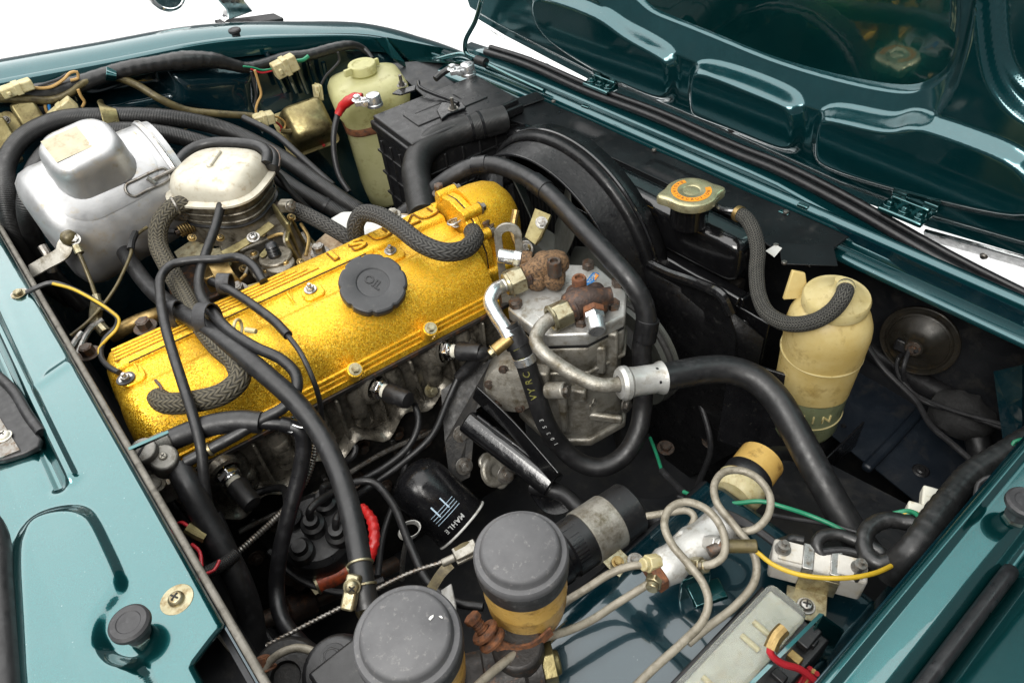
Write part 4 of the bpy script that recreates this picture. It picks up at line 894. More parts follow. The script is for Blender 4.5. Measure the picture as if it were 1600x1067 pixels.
# rounded flange under the dome, following the canister
lo = []
for k_, dr in ((1.0, -.001), (1.0, .0007), (.98, .0010), (.80, .0010), (.5, .0010)):
    lp_ = []
    for a_, b_ in rrect(.136 * k_, .140 * k_, .045 * k_, 8):
        zz = .094 + b_; rr0 = (.088 - .008 * (zz - .028) / .144) + dr; q_ = R(24) + a_ / .085; lp_.append(M @ V((rr0 * math.cos(q_), rr0 * math.sin(q_), zz)))
    lo.append(lp_)
g = G(); g.loft(lo); part('dome_flange', g, MT['canister'], ac, smooth=50)
# snap clip
va_ = M.inverted() @ W(240, 290, .0); g = G(); ang = 1.05
def onc(da, zz, k=1.03): r_ = .088 - .008 * (zz - .028) / .144; return M @ V((r_ * k * math.cos(ang + da), r_ * k * math.sin(ang + da), zz))
P_ = [onc(-.02, .168), onc(.09, .165), onc(.10, .130), onc(.09, .112), onc(-.01, .108), onc(-.10, .112), onc(-.11, .130), onc(-.09, .165), onc(-.02, .168)]
g.tube(P_, .0019, 8, .004); clip = part('snap_clip', g, MT['bolt_steel'], ac)
g = G(); g.tube([onc(-.06, .14, 1.05), onc(.06, .145, 1.05)], .003, 8, .006); g.tube([onc(0, .14, 1.04), onc(0, .178, 1.06)], .0025, 8, .006); part('clip_bar', g, MT['bolt_steel'], clip)
g = G(); P_ = [M @ V(((.0885 - .008 * (z - .028) / .144 + .0004) * math.cos(q), (.0885 - .008 * (z - .028) / .144 + .0004) * math.sin(q), z)) for q, z in ((.12, .130), (.16, .165), (.08, .165), (.04, .130))]; g.add(P_, [(0, 1, 2, 3)]); part('paper_label', g, MT['cream'], ac)
# strap over the hoses
t = thing('hose_strap', 'brassy strap bracket holding the two big hoses behind the canister', 'strap', WY(180, 215, .53))
g = G(); g.strip([WY(186, 237, .50), WY(183, 222, .515), WY(176, 200, .53), WY(169, 172, .545), WY(164, 166, .57), WY(160, 172, .60)], .022, .0022, (.2, -1, .5)); part('band', g, MT['gold_zinc'], t, bevel=.0006)
screw(t, WY(184, 232, .503), (0, -.6, .6), .0045, MT['bolt_steel'], 1.3)
g = G(); g.tube([WY(px, py, .47) for px, py in [(205, 232), (212, 222), (228, 219), (236, 224), (222, 228), (212, 233)]], .0016, 8, .004); one('wire_clip', g, MT['steel'], 'small bent wire clip behind the canister rim', 'clip')
# throttle linkage by the cowl
t = thing('throttle_linkage', 'steel bell crank and yellow jointed rod left of the canister', 'linkage', W(90, 420, -.03))
g = G(); g.strip(pts([(48, 425, -.02), (70, 412, -.012), (98, 395, -.004), (104, 380, .004), (118, 372, .006)]), .019, .003, (0, -.5, .8)); part('crank_arm', g, MT['alu_dirty'], t, bevel=.001)
g = G(); p = W(108, 372, .012); g.lathe([(0, -.009), (.007, -.008), (.010, -.003), (.010, .003), (.007, .008), (0, .009)], T(p), 18); part('ball_joint', g, MT['olive_pipe'], t, smooth=60)
bolt(t, W(116, 374, .010), (0, -.6, .6), .005, MT['steel'], .004)
g = G(); g.tube(pts([(110, 375, .008), (122, 393, -.002), (140, 435, -.03), (152, 470, -.05)]), .0026, 10, .006); part('link_rod', g, MT['olive_pipe'], t)
g = G(); g.tube(pts([(119, 384, .003), (125, 396, -.004)]), .0055, 10, .004); g.tube(pts([(150, 460, -.045), (156, 486, -.06)]), .0050, 10, .004); part('rod_socket', g, MT['zinc'], t)
g = G(); g.tube(pts([(152, 470, -.05), (150, 500, -.07), (165, 520, -.08)]), .0075, 10, .004); part('lower_joint', g, MT['zinc'], t)
g = G(); g.tube(pts([(66, 385, -.02), (75, 400, -.03), (82, 425, -.05)]), .006, 10, .006); part('pivot', g, MT['bolt_steel'], t)
g = G(); g.tube(pts([(118, 560, -.08), (140, 515, -.07), (160, 500, -.07)]), .004, 10, .006); g.tube(pts([(108, 548, -.08), (128, 520, -.075)]), .005, 10, .006); part('lower_lever', g, MT['steel'], t)
# ================================================================== radiator, shroud and fan
rad = thing('radiator', 'glossy black radiator with header tank at the front of the bay', 'radiator', (.40, .0, -.5))
g = G(); tk = rrect(.085, .040, .016, 5)
def tank(y, k=1, dz=0): return [(.402 + p[1] * 1.25 * k, y, -.082 + dz + p[0] * .82 * k) for p in tk]
g.loft([tank(.235, .6), tank(.228, .9), tank(.218, 1), tank(-.185, 1), tank(-.205, .96), tank(-.216, .86), tank(-.222, .6)]); part('header_tank', g, MT['black_rad'], rad, smooth=60, sub=1)
g = G(); g.box(.040, .43, .34, T(.40, .005, -.30)); part('core', g, MT['engine_black'], rad)
for i in range(46):
    g = G() if i == 0 else g; g.box(.003, .0022, .33, T(.3785, -.20 + i * .0093, -.30))
o = part('core_fins', g, MT['bay_black'], rad, smooth=0); o['kind'] = 'stuff'
g = G(); g.loft([[(.372, y, -.118), (.366, y, -.128), (.372, y, -.138), (.39, y, -.138), (.39, y, -.118)] for y in (.236, -.235)]); part('tank_seam', g, MT['black_rad'], rad, bevel=.002)
g = G(); g.box(.05, .006, .36, T(.40, -.236, -.30)); g.box(.004, .05, .34, T(.372, -.258, -.30)); part('side_bracket', g, MT['black_rad'], rad, bevel=.003)
for px, py in ((1131, 482), (1160, 509), (1105, 650), (1131, 653)):
    bolt(rad, WX(px, py, .366), (-1, -.3, .1), .0065, MT['black_gloss'], .006)
# neck and cap
rc = W(1080, 300, -.005)
g = G(); g.cyl(.024, -.045, -.010, T(rc), 32); part('filler_neck', g, MT['black_rad'], rad)
t = assembly('radiator_cap', rad, rc); t['label'] = 'pale metal radiator cap with orange warning ring'
def capwob(a, r, z): return 1 + (.30 * (max(0, math.cos(a - 2.50)) ** 30 + max(0, math.cos(a - 2.50 - math.pi)) ** 30) if r > .027 else 0)
g = G(); g.lathe([(.0290, -.011), (.0325, -.010), (.0330, -.003), (.0318, 0), (.029, .0015), (.0265, .0018), (.0125, .0030), (.0105, .0018), (.0060, .0030), (0, .0036)], T(rc) @ RZ(R(0)), 80, wob=capwob); capo = part('cap_plate', g, MT['cap_metal'], t, smooth=40)
g = G(); n = 40; a0, a1 = R(60), R(330); v_ = []
for i in range(n + 1):
    a = a0 + (a1 - a0) * i / n
    for r, z in ((.0172, .00265), (.0246, .00205)): v_.append((r * math.cos(a), r * math.sin(a), z + .0003))
g.add(v_, [(2 * i, 2 * i + 1, 2 * i + 3, 2 * i + 2) for i in range(n)], T(rc)); part('orange_ring', g, MT['orange'], t)
for i in range(15):
    a = R(75 + 16.4 * i); part('ring_letter', text_mesh('RADIATORCAUTION'[i % 15], .0058, .00005, T(rc) @ RZ(a) @ T(.0207, 0, .0028) @ RZ(R(90)), .0001), MT['rust'], t)
g = G(); g.tube(pts([(1110, 318, -.018), (1130, 328, -.018), (1148, 330, -.017), (1160, 333, -.017)]), .0042, 10, .004); part('overflow_spout', g, MT['black_rad'], rad)
# fan shroud: plate with a round rim
sh = thing('fan_shroud', 'black fan shroud with round arch in front of the radiator', 'fan shroud', (.34, 0, -.45))
SX, SY, SZ, SR = .335, .060, -.176, .168
def ring(r, x, a0=-25, a1=205, n=60): return [(x, SY + r * math.cos(R(a0 + (a1 - a0) * i / n)), SZ + r * math.sin(R(a0 + (a1 - a0) * i / n))) for i in range(n + 1)]
lo = [ring(SR, .298), ring(SR + .003, .297), ring(SR + .004, .300), ring(SR + .007, .336), ring(SR + .015, .350), ring(SR + .018, .372)]
g = G(); g.loft(lo, closed=False); thick(part('arch_rim', g, MT['black_shroud'], sh, smooth=60), .0025)
for rr0, x_, r_ in ((SR + .002, .2975, .0022), (SR + .0165, .352, .0030)):
    g = G(); g.tube([V(p) for p in ring(rr0, x_, -25, 200, 40)], r_, 8, .02); part('rim_bead', g, MT['black_gloss' if r_ < .0025 else 'black_rad'], sh)
g = G(); n = 60; inner_ = ring(SR + .007, .3365, -60, 240, n); outer_ = []
for (x, y, z) in inner_:
    dy, dz = y - SY, z - SZ; s = 10
    for lim, comp in ((.246 - SY, dy), (-.285 - SY, dy), (-.128 - SZ, dz), (-.50 - SZ, dz)):
        if comp * lim > 0: s = min(s, lim / comp)
    s = max(s, 1.05); outer_.append((.362 if s > 1.05 else .348, SY + dy * s, SZ + dz * s))
v_ = inner_ + outer_; g.add(v_, [(i, i + 1, n + 2 + i, n + 1 + i) for i in range(n)]); thick(part('shroud_plate', g, MT['black_shroud'], sh, smooth=30), .003)
g = G(); g.tube([WX(px, py, .345) for px, py in [(985, 385), (1000, 402), (1040, 425), (1095, 445), (1128, 462), (1142, 490)]], .0075, 10, .006); part('rolled_edge', g, MT['black_rad'], sh)
g = G(); P_ = [WX(*q) for q in [(985, 386, .350), (1040, 428, .350), (1100, 450, .350), (1136, 475, .350), (1150, 520, .350), (1158, 700, .350), (1050, 760, .350), (1010, 560, .350), (985, 470, .350)]]; g.add(P_, [tuple(range(len(P_)))]); thick(part('side_plate', g, MT['black_shroud'], sh, smooth=0), .003)
# black sheet over the gap between radiator and front panel
cv = thing('radiator_cover', 'flat black dusty cover sheet between radiator and nose', 'cover', (.43, 0, -.06))
Xc, Yc = np.meshgrid(np.linspace(.368, .482, 40), np.linspace(.285, -.300, 130))
Xc = np.where(Yc < -.2, np.minimum(Xc, .482), Xc); lowx = np.interp(Yc, [-.30, -.24, -.2, -.05, .1, .285], [.405, .405, .424, .430, .425, .40]); Xc = lowx + (Xc - .368) / .114 * (.484 - lowx)
Zc = -.052 + .0015 * np.sin(Yc * 31) * np.sin(Xc * 60) - .006 * sst(np.abs(Yc - .13) - .03, .02) * sst(np.abs(Xc - .455) - .012, .02) + .004 * sst(np.abs(Yc + .06) - .05, .02) * sst(np.abs(Xc - .45) - .012, .015)
thick(part('cover_sheet', grid(Xc, Yc, Zc), MT['black_sheet'], cv, smooth=60), .002)
g = G(); g.box(.085, .03, .004, T(.445, .272, -.046) @ RZ(R(-12))); g.box(.03, .012, .012, T(.40, .262, -.046)); part('end_fold', g, MT['black_sheet'], cv, bevel=.003)
g = G(); g.box(.062, .040, .0015, T(W(1262, 398, -.048)) @ RZ(R(-50))); part('fold_plate', g, MT['black_sheet'], cv, bevel=.0005)
for px, py in ((865, 160), (1022, 236), (1228, 333), (1225, 412), (1212, 385)): bolt(cv, W(px, py, -.049), (0, 0, 1), .0036, MT['bolt_steel'], .003, False, 'rivet')
g = G(); P_ = pts([(1196, 392, -.046), (1212, 382, -.046), (1222, 388, -.046), (1210, 402, -.046)]); g.add(P_, [(0, 1, 2, 3)]); part('paper_scrap', g, MT['white_paint'], cv)
# fan
fan = thing('cooling_fan', 'pale grey cooling fan inside the black shroud', 'fan', (.30, SY, SZ))
FMx = frame((.305, SY, SZ), (-1, 0, 0), (0, 0, 1))
g = G(); g.lathe([(0, .03), (.030, .03), (.045, .022), (.048, 0), (.048, -.01), (0, -.01)], FMx, 40); part('hub', g, MT['fan_grey'], fan)
for k in range(7):
    a = 2 * math.pi * k / 7 + .35; lo = []
    for r in np.linspace(.044, .150, 7):
        w = .028 + .016 * (r - .044) / .106; lo.append([FMx @ RZ(a + (r - .05) * 1.2) @ V((r, s * w, -s * w * .75 + tt)) for s, tt in ((-1, -.001), (0, .0035), (1, -.001), (1, -.003), (0, .001), (-1, -.003))])
    g = G(); g.loft(lo); part('blade', g, MT['fan_grey'], fan, smooth=50)

# ================================================================== air-conditioning compressor
cp = thing('ac_compressor', 'octagonal alloy air conditioning compressor with rusty hose fittings', 'compressor', (.17, -.14, -.28))
HZ = -.062
hpx = [(793, 481), (834, 513), (853, 524), (918, 522), (977, 492), (980, 456), (932, 414), (876, 412), (808, 452)]
hpoly = [tuple(W(px, py, HZ)[:2]) for px, py in hpx]; hc = (sum(p[0] for p in hpoly) / 9, sum(p[1] for p in hpoly) / 9)
def sc(k, dx=0, dy=0): return [(hc[0] + (p[0] - hc[0]) * k + dx, hc[1] + (p[1] - hc[1]) * k + dy) for p in hpoly]
g = G(); g.prism(hpoly, HZ - .019, HZ); head = part('head_plate', g, MT['alu_cast'], cp, bevel=.0025)
g = G(); g.prism(sc(.985), HZ - .0225, HZ - .0195); part('gasket', g, MT['dark'], cp)
g = G(); g.prism(sc(.99), HZ - .062, HZ - .023); part('cylinder_block', g, MT['alu_dirty'], cp, bevel=.004)
g = G(); g.prism(sc(1.02), HZ - .068, HZ - .0625); part('block_flange', g, MT['alu_dirty'], cp, bevel=.002)
g = G(); lo = [[(x, y, z) for x, y in sc(k)] for k, z in ((.90, HZ - .068), (.92, HZ - .085), (.93, HZ - .15), (.96, HZ - .175), (.98, HZ - .19))]; g.loft(lo); crank = part('crankcase', g, MT['alu_dirty'], cp, bevel=.005)
g = G(); g.prism(sc(1.05), HZ - .203, HZ - .190); part('base_flange', g, MT['alu_dirty'], cp, bevel=.003)
# ribs on the near face
nn = (V((hpoly[3][0], hpoly[3][1], 0)) - V((hpoly[1][0], hpoly[1][1], 0))); ang = math.atan2(nn.y, nn.x)
fc = lambda px, py, y: WY(px, py, y)
for px, py, y, s in ((905, 610, -.176, (.020, .022, .020)), (845, 585, -.150, (.022, .018, .022)), (955, 560, -.190, (.016, .010, .09)), (930, 650, -.186, (.070, .008, .012)), (880, 640, -.170, (.010, .010, .08)), (935, 560, -.186, (.018, .010, .045))):
    g = G(); g.box(*s, T(fc(px, py, y)) @ RZ(ang)); part('casting_rib', g, MT['alu_dirty'], cp, bevel=.003)
g = G(); p = fc(877, 610, -.19); M = frame(p, (.35, -.8, .35)); g.cyl(.010, -.02, .006, M, 18); part('boss', g, MT['alu_dirty'], cp, bevel=.002); bolt(cp, M @ V((0, 0, .006)), (.35, -.8, .35), .006, MT['bolt_steel'], .003)
part('cast_mark', text_mesh('(Y)', .014, .0006, frame(fc(926, 632, -.1905), (.28, -.95, .0), (.95, .28, 0)) @ RZ(.15), .0003), MT['alu_dirty'], cp)
bolt(cp, fc(978, 632, -.205), (.2, -.9, .3), .007, MT['bolt_steel'], .004)
# rear crank cover (round) towards the engine
g = G(); M = frame(W(800, 606, -.172), (-.62, -.62, .30), (0, 0, 1)); g.lathe([(.036, -.04), (.037, -.004), (.034, .002), (.024, .0045), (.012, .005), (0, .005)], M, 40); rc_ = part('crank_cover', g, MT['alu_dirty'], cp, smooth=40)
for k in range(6):
    a = k * math.pi / 3 + .3; bolt(rc_, M @ V((.029 * math.cos(a), .029 * math.sin(a), .003)), M.to_3x3() @ V((0, 0, 1)), .0042, MT['bolt_dark'], .003)
g = G(); P_ = [M @ V((x, y, .0068)) for x, y in ((.004, -.035), (.020, -.03), (.020, -.018), (.004, -.02))]; g.add(P_, [(0, 1, 2, 3)]); part('blue_tag', g, MT['blue'], cp)
# head bolts
for px, py, mt in ((806, 478, 'bolt_dark'), (919, 418, 'bolt_dark'), (966, 445, 'bolt_dark'), (958, 480, 'bolt_dark'), (908, 506, 'bolt_dark')): bolt(cp, W(px, py, HZ), (0, 0, 1), .0082, MT[mt], .0085, False)
g = G(); g.prism([tuple(W(px, py, HZ)[:2]) for px, py in [(835, 492), (930, 440), (938, 447), (846, 500)]], HZ, HZ + .0012); part('raised_pad', g, MT['alu_cast'], head, bevel=.0006)
for txt, (a, b), sz in (('SUCTION', ((865, 452), (928, 425)), .0085), ('DISCHARGE', ((838, 492), (902, 462)), .0078)):
    A_, B_ = W(*a, HZ), W(*b, HZ); d_ = (B_ - A_); an = math.atan2(d_.y, d_.x); part('cast_word', text_mesh(txt, sz, .0007, T((A_ + B_) / 2 + V((0, 0, .0003))) @ RZ(an), .0001), MT['gasket_beige' if txt[0] == 'D' else 'alu_cast'], head)
A_ = W(925, 436, HZ + .0006); st = G(); st.prism(rrect(.026, .0095, .004), 0, .0003, T(A_) @ RZ(R(18))); sk = part('blue_sticker', st, MT['blue'], head)
st = G(); st.prism([(-.002, -.0045), (.010, -.0045), (.0115, .002)], .0003, .0005, T(A_) @ RZ(R(18))); part('orange_patch', st, MT['orange'], sk)
part('sticker_word', text_mesh('YORK', .007, .00005, T(A_ + V((0, 0, .0006))) @ RZ(R(18)), .0001), MT['print_white'], sk)
# service valves, rusty
def valve(px, py, z, mat, ang, label, n2):
    p = W(px, py, z); M = T(p) @ RZ(ang) @ Matrix.Scale(.92, 4)
    t = thing('service_valve', label, 'valve', p, 'compressor service valves')
    g = G(); lo = []
    for x, ry, rz, zz in ((-.033, .011, .012, 0), (-.024, .0115, .0125, 0), (-.020, .0145, .015, 0), (-.004, .0165, .0175, .001), (.010, .0175, .018, .001), (.020, .0165, .0165, 0), (.028, .012, .012, 0), (.031, .005, .005, 0)):
        lo.append([M @ V((x, ry * math.cos(a), zz + rz * math.sin(a))) for a in [2 * math.pi * i / 20 for i in range(20)]])
    g.loft(lo); body = part('valve_body', g, MT[mat], t, smooth=60)
    g = G(); g.cyl(.015, -.024, -.004, M @ T(.010, -.002, 0), 20); part('valve_base', g, MT[mat], t, bevel=.003)
    return t, M
v1, M1 = valve(853, 416, HZ + .026, 'rust_pale', R(-20), 'pale rusty service valve at the back of the compressor head', 0)
g = G(); g.lathe([(.0085, -.012), (.0085, .006), (.0075, .008), (.0048, .008), (.0045, .004), (0, .004)], T(W(866, 416, HZ + .040)), 20); part('socket_screw', g, MT['bolt_dark'], v1)
a = W(838, 408, HZ + .028)
d = (W(797, 402, HZ + .034) - a).normalized(); M = frame(a, d)
g = G(); g.add(*_prism(hexpoly(.0115), .006, .018), M); part('hex_collar', g, MT['rust_pale'], v1, bevel=.001, seg=1)
g = G(); g.add(*_prism(hexpoly(.0105), .0185, .028), M); g.lathe([(.0088, .028), (.0088, .044), (.008, .047), (0, .047)], M, 20); part('alloy_cap', g, MT['alu_bright'], v1, bevel=.0008, seg=1)
# union nut and hose tail of the rear valve
a = W(822, 432, HZ + .020); d = (W(786, 447, HZ + .018) - a).normalized(); M = frame(a, d)
g = G(); g.cyl(.0125, -.012, .004, M, 20); g.torus(.0126, .0014, M @ T(0, 0, -.002), 20, 6); part('threaded_end', g, MT['rust_dark'], v1)
g = G(); g.add(*_prism(hexpoly(.0170), .004, .024), M); g.lathe([(.0150, .024), (.0135, .028), (.009, .028)], M, 24); part('union_nut', g, MT['zinc'], v1, bevel=.0012, seg=1)
e1 = M @ V((0, 0, .026))
for px, py, dz, r_ in ((838, 436, .014, .0145), (866, 436, .016, .0140), (848, 408, .026, .0125)):
    g = G(); g.lathe([(0, -r_), (r_ * .7, -r_ * .75), (r_, 0), (r_ * .75, r_ * .7), (0, r_)], T(W(px, py, HZ + dz)), 18, wob=lambda a, r, z: 1 + .06 * math.sin(3 * a)); part('casting_lump', g, MT['rust_pale'], v1, smooth=70)
v2, M2 = valve(915, 470, HZ + .022, 'rust_dark', R(150), 'dark rusty service valve at the near side of the compressor head', 0)
g = G(); g.lathe([(.0085, -.012), (.0085, .006), (.0075, .008), (.0048, .008), (.0045, .004), (0, .004)], T(W(905, 442, HZ + .034)), 20); part('socket_screw', g, MT['rust'], v2)
for px, py, dz, r_ in ((900, 462, .020, .0135), (930, 462, .018, .0150), (934, 478, .014, .0135)):
    g = G(); g.lathe([(0, -r_), (r_ * .7, -r_ * .75), (r_, 0), (r_ * .75, r_ * .7), (0, r_)], T(W(px, py, HZ + dz)), 18, wob=lambda a, r, z: 1 + .06 * math.sin(3 * a)); part('casting_lump', g, MT['rust_dark'], v2, smooth=70)
a = W(926, 478, HZ + .022); d = (W(932, 512, HZ + .016) - a).normalized(); M = frame(a, d)
g = G(); g.add(*_prism(hexpoly(.0135), .004, .012), M); part('hex_collar', g, MT['rust'], v2, bevel=.001, seg=1)
g = G(); g.add(*_prism(hexpoly(.0125), .0125, .020), M); g.lathe([(.0108, .020), (.0102, .034), (.0095, .036), (0, .036)], M, 22); part('alloy_cap', g, MT['alu_bright'], v2, bevel=.0008, seg=1)
a = W(896, 482, HZ + .020); d = (W(858, 500, HZ + .018) - a).normalized(); M = frame(a, d)
g = G(); g.cyl(.0125, -.010, .006, M, 20); g.torus(.0126, .0014, M @ T(0, 0, 0), 20, 6); part('threaded_end', g, MT['rust_dark'], v2)
g = G(); g.add(*_prism(hexpoly(.0160), .006, .027), M); g.torus(.0135, .0028, M @ T(0, 0, .028), 24, 8); part('union_nut', g, MT['zinc'], v2, bevel=.0012, seg=1)
e2 = M @ V((0, 0, .028))
# clutch pulley in front
pl = thing('clutch_pulley', 'belt pulley on the front of the compressor', 'pulley', WX(1020, 540, .262))
M = frame(WX(990, 548, .285), (1, -.08, 0), (0, 0, 1)) @ Matrix.Scale(1.12, 4)
g = G(); g.lathe([(.03, -.012), (.070, -.012), (.071, -.006), (.064, -.002), (.064, .002), (.071, .006), (.071, .010), (.060, .013), (0, .013)], M, 56); part('pulley_wheel', g, MT['fan_grey'], pl, smooth=30)
g = G(); g.torus(.0675, .0045, M, 56, 8); g.cyl(.05, -.03, -.012, M, 40); part('drive_belt', g, MT['belt'], pl)
g = G(); g.strip([M @ V((.02, -.069, 0)), M @ V((-.08, -.058, 0)), M @ V((-.22, -.02, 0))], .011, .006, M.to_3x3() @ V((0, 1, 0))); part('belt_run', g, MT['belt'], pl)
g = G(); g.torus(.0655, .0012, M @ T(0, 0, .0105), 56, 6); part('worn_edge', g, MT['bolt_steel'], pl)
# black mounting bracket below
br = thing('compressor_bracket', 'glossy black welded bracket carrying the compressor', 'bracket', W(800, 700, -.28))
a, b = W(735, 650, -.20), W(868, 752, -.235); dd = (b - a); M = frame(a, dd, (0, 0, 1)); L_ = dd.length
g = G(); g.prism(rrect(.046, .030, .009, 4), 0, L_, M @ T(-.012, 0, 0) @ RZ(R(38))); part('box_beam', g, MT['black_rad'], br, bevel=.002)
g = G(); g.strip(pts([(742, 612, -.175), (800, 668, -.19), (868, 746, -.215)]), .003, .022, (.25, .25, .9)); part('top_flange', g, MT['black_rad'], br, bevel=.0008)
g = G(); g.tube([M @ V((.010, -.001, z)) for z in np.linspace(.01, L_ - .005, 12)], .0022, 8, .006, wav=lambda L, a: 1 + .25 * math.sin(L * 500) * math.sin(a * 2 + L * 130)); part('weld_bead', g, MT['black_gloss'], br)
g = G(); pp = [(690, 600), (800, 540), (835, 560), (790, 640), (740, 665), (722, 745), (700, 760), (695, 700)]
g.add(P_ := pts([(690, 610, -.19), (770, 560, -.17), (800, 600, -.18), (745, 640, -.20), (735, 745, -.27), (705, 760, -.27), (696, 690, -.23)]), [tuple(range(7))]); thick(part('side_plate', g, MT['engine_black'], br, smooth=0), .004)
for px, py, z in ((721, 678, -.232), (725, 728, -.262), (790, 742, -.26)): bolt(br, W(px, py, z + .01), (-.1, -.75, .55), .0075, MT['bolt_steel'], .008)
bolt(br, W(673, 610, -.19), (0, -.8, .5), .006, MT['zinc'], .010)
g = G(); g.strip(pts([(838, 765, -.26), (858, 790, -.275), (880, 788, -.275), (888, 770, -.268)]), .02, .003, (0, -.4, 1)); part('loop_strap', g, MT['black_gloss'], br)
g = G(); M = frame(W(775, 735, -.275), (.2, -.7, .6)); g.lathe([(.008, 0), (.012, .002), (.020, .001), (.022, -.004)], M, 24); g.prism(rrect(.055, .024, .010), -.008, -.002, M); part('pump_flange', g, MT['alu_dirty'], br, bevel=.002)
# pipe clamp bracket (yellow chromate) on the big hose
t = thing('hose_bracket', 'yellow plated bracket with screw hanging from the thick refrigerant hose', 'bracket', W(842, 355, -.02))
g = G(); P_ = pts([(838, 328, -.012), (862, 338, -.012), (848, 372, -.02), (838, 384, -.03), (822, 372, -.03), (832, 345, -.02)]); g.add(P_, [tuple(range(6))]); thick(part('plate', g, MT['gold_zinc'], t, smooth=0, bevel=.0005), .003)
bolt(t, W(846, 348, -.013), (-.3, -.6, .7), .005, MT['steel'], .004)
g = G(); g.tube(pts([(806, 328, -.02), (802, 360, -.04), (818, 392, -.05), (828, 385, -.05)]), .005, 10, .006); part('stay_rod', g, MT['brass'], t)
bolt(t, W(822, 389, -.052), (-.8, -.3, .5), .007, MT['steel'], .012)

# ================================================================== battery and bottles
bt = thing('battery', 'black lead acid battery in the far front corner of the bay', 'battery', (.325, .318, -.23))
BM = T(.333, .318, 0) @ RZ(R(-4.5))
g = G(); g.box(.202, .128, .165, BM @ T(0, 0, -.1265)); case = part('case', g, MT['black_plastic'], bt, bevel=.004)
for k in range(3):
    g = G(); g.box(.2075, .1335, .004, BM @ T(0, 0, -.085 - k * .040)); part('case_rib', g, MT['black_plastic'], case, bevel=.001)
for k in range(6):
    for s in (-1, 1):
        g = G(); g.box(.004, .1335, .14, BM @ T(-.08 + k * .032, 0, -.130)); 
    part('case_rib', g, MT['black_plastic'], case, bevel=.001)
for k in range(4):
    g = G(); g.box(.2075, .004, .14, BM @ T(0, -.045 + k * .03, -.130)); part('case_rib', g, MT['black_plastic'], case, bevel=.001)
g = G(); g.box(.210, .136, .016, BM @ T(0, 0, -.040)); lidb = part('lid', g, MT['black_plastic'], bt, bevel=.003)
g = G(); g.box(.200, .126, .010, BM @ T(0, 0, -.028)); part('lid_top', g, MT['black_plastic'], bt, bevel=.003)
for sx_, sy_, w_, d_ in ((.0, .0, .13, .05), (-.02, .012, .06, .004), (.03, .012, .004, .03)):
    g = G(); g.box(w_, d_, .003, BM @ T(sx_, sy_, -.0225)); part('lid_step', g, MT['black_plastic'], lidb, bevel=.001)
def terminal(p, label, col):
    t = thing('battery_terminal', label, 'terminal', p, 'battery terminals')
    g = G(); g.lathe([(.0135, 0), (.0135, .004), (.0125, .005), (.012, .017), (.011, .019), (.0085, .0195), (0, .0195)], T(p), 28); part('clamp_ring', g, MT['alu_bright'], t, bevel=.0005)
    g = G(); g.box(.020, .016, .008, T(p + V((-.018, .010, .010))) @ RZ(R(150))); part('clamp_ear', g, MT['alu_bright'], t, bevel=.001)
    bolt(t, p + V((-.022, .013, .014)), (0, 0, 1), .006, MT['alu_bright'], .006); bolt(t, p + V((-.016, .002, .010)), (-.3, -.9, .2), .0045, MT['alu_bright'], .006); return t
terminal(W(586, 165, -.023), 'bright terminal clamp with red sleeved cable on the battery', 0); terminal(W(732, 117, -.023), 'bright terminal clamp at the front end of the battery', 0)
t = thing('battery_cable', 'positive battery cable with red taped sleeve', 'cable', W(540, 170, -.03))
g = G(); g.tube(pts([(566, 152, -.015), (556, 152, -.015), (545, 158, -.020), (534, 168, -.030), (528, 180, -.04)]), [.006, .0075, .0085, .0075, .006], 14, .004, wav=lambda L, a: 1 + .07 * math.sin(L * 500 + a * 3)); part('red_sleeve', g, MT['red'], t)
g = G(); g.tube(pts([(528, 178, -.04), (522, 205, -.06), (522, 240, -.09), (530, 275, -.12), (545, 300, -.14)]), .0048, 12, .006); part('cable', g, MT['cable'], t)
wire('battery_cable', [(722, 108, -.015), (708, 106, -.015), (692, 114, -.02), (680, 124, -.025)], .0055, 'tape', 'dark taped battery cable at the front terminal', 'cable')
t = thing('battery_clamp', 'thin black hold-down bar across the battery with two studs', 'clamp', W(680, 150, -.02))
g = G(); g.tube(pts([(654, 128, -.010), (656, 136, -.012), (675, 146, -.015), (700, 155, -.016), (716, 162, -.016)]), .0030, 10, .005); part('bar', g, MT['black_gloss'], t)
g = G(); g.prism([tuple(W(px, py, -.018)[:2]) for px, py in [(612, 145), (622, 138), (650, 132), (648, 140), (625, 147)]], -.022, -.019); part('plate', g, MT['black_gloss'], t, bevel=.001)
g = G(); g.prism([tuple(W(px, py, -.018)[:2]) for px, py in [(682, 172), (690, 160), (722, 160), (728, 168), (700, 178), (690, 186)]], -.022, -.018); part('plate', g, MT['black_gloss'], t, bevel=.001)
for px, py in ((628, 134), (708, 170)):
    bolt(t, W(px, py, -.018), (0, 0, 1), .0055, MT['bolt_steel'], .005); g = G(); g.cyl(.0028, 0, .018, T(W(px, py, -.016)), 10); part('stud', g, MT['bolt_steel'], t)
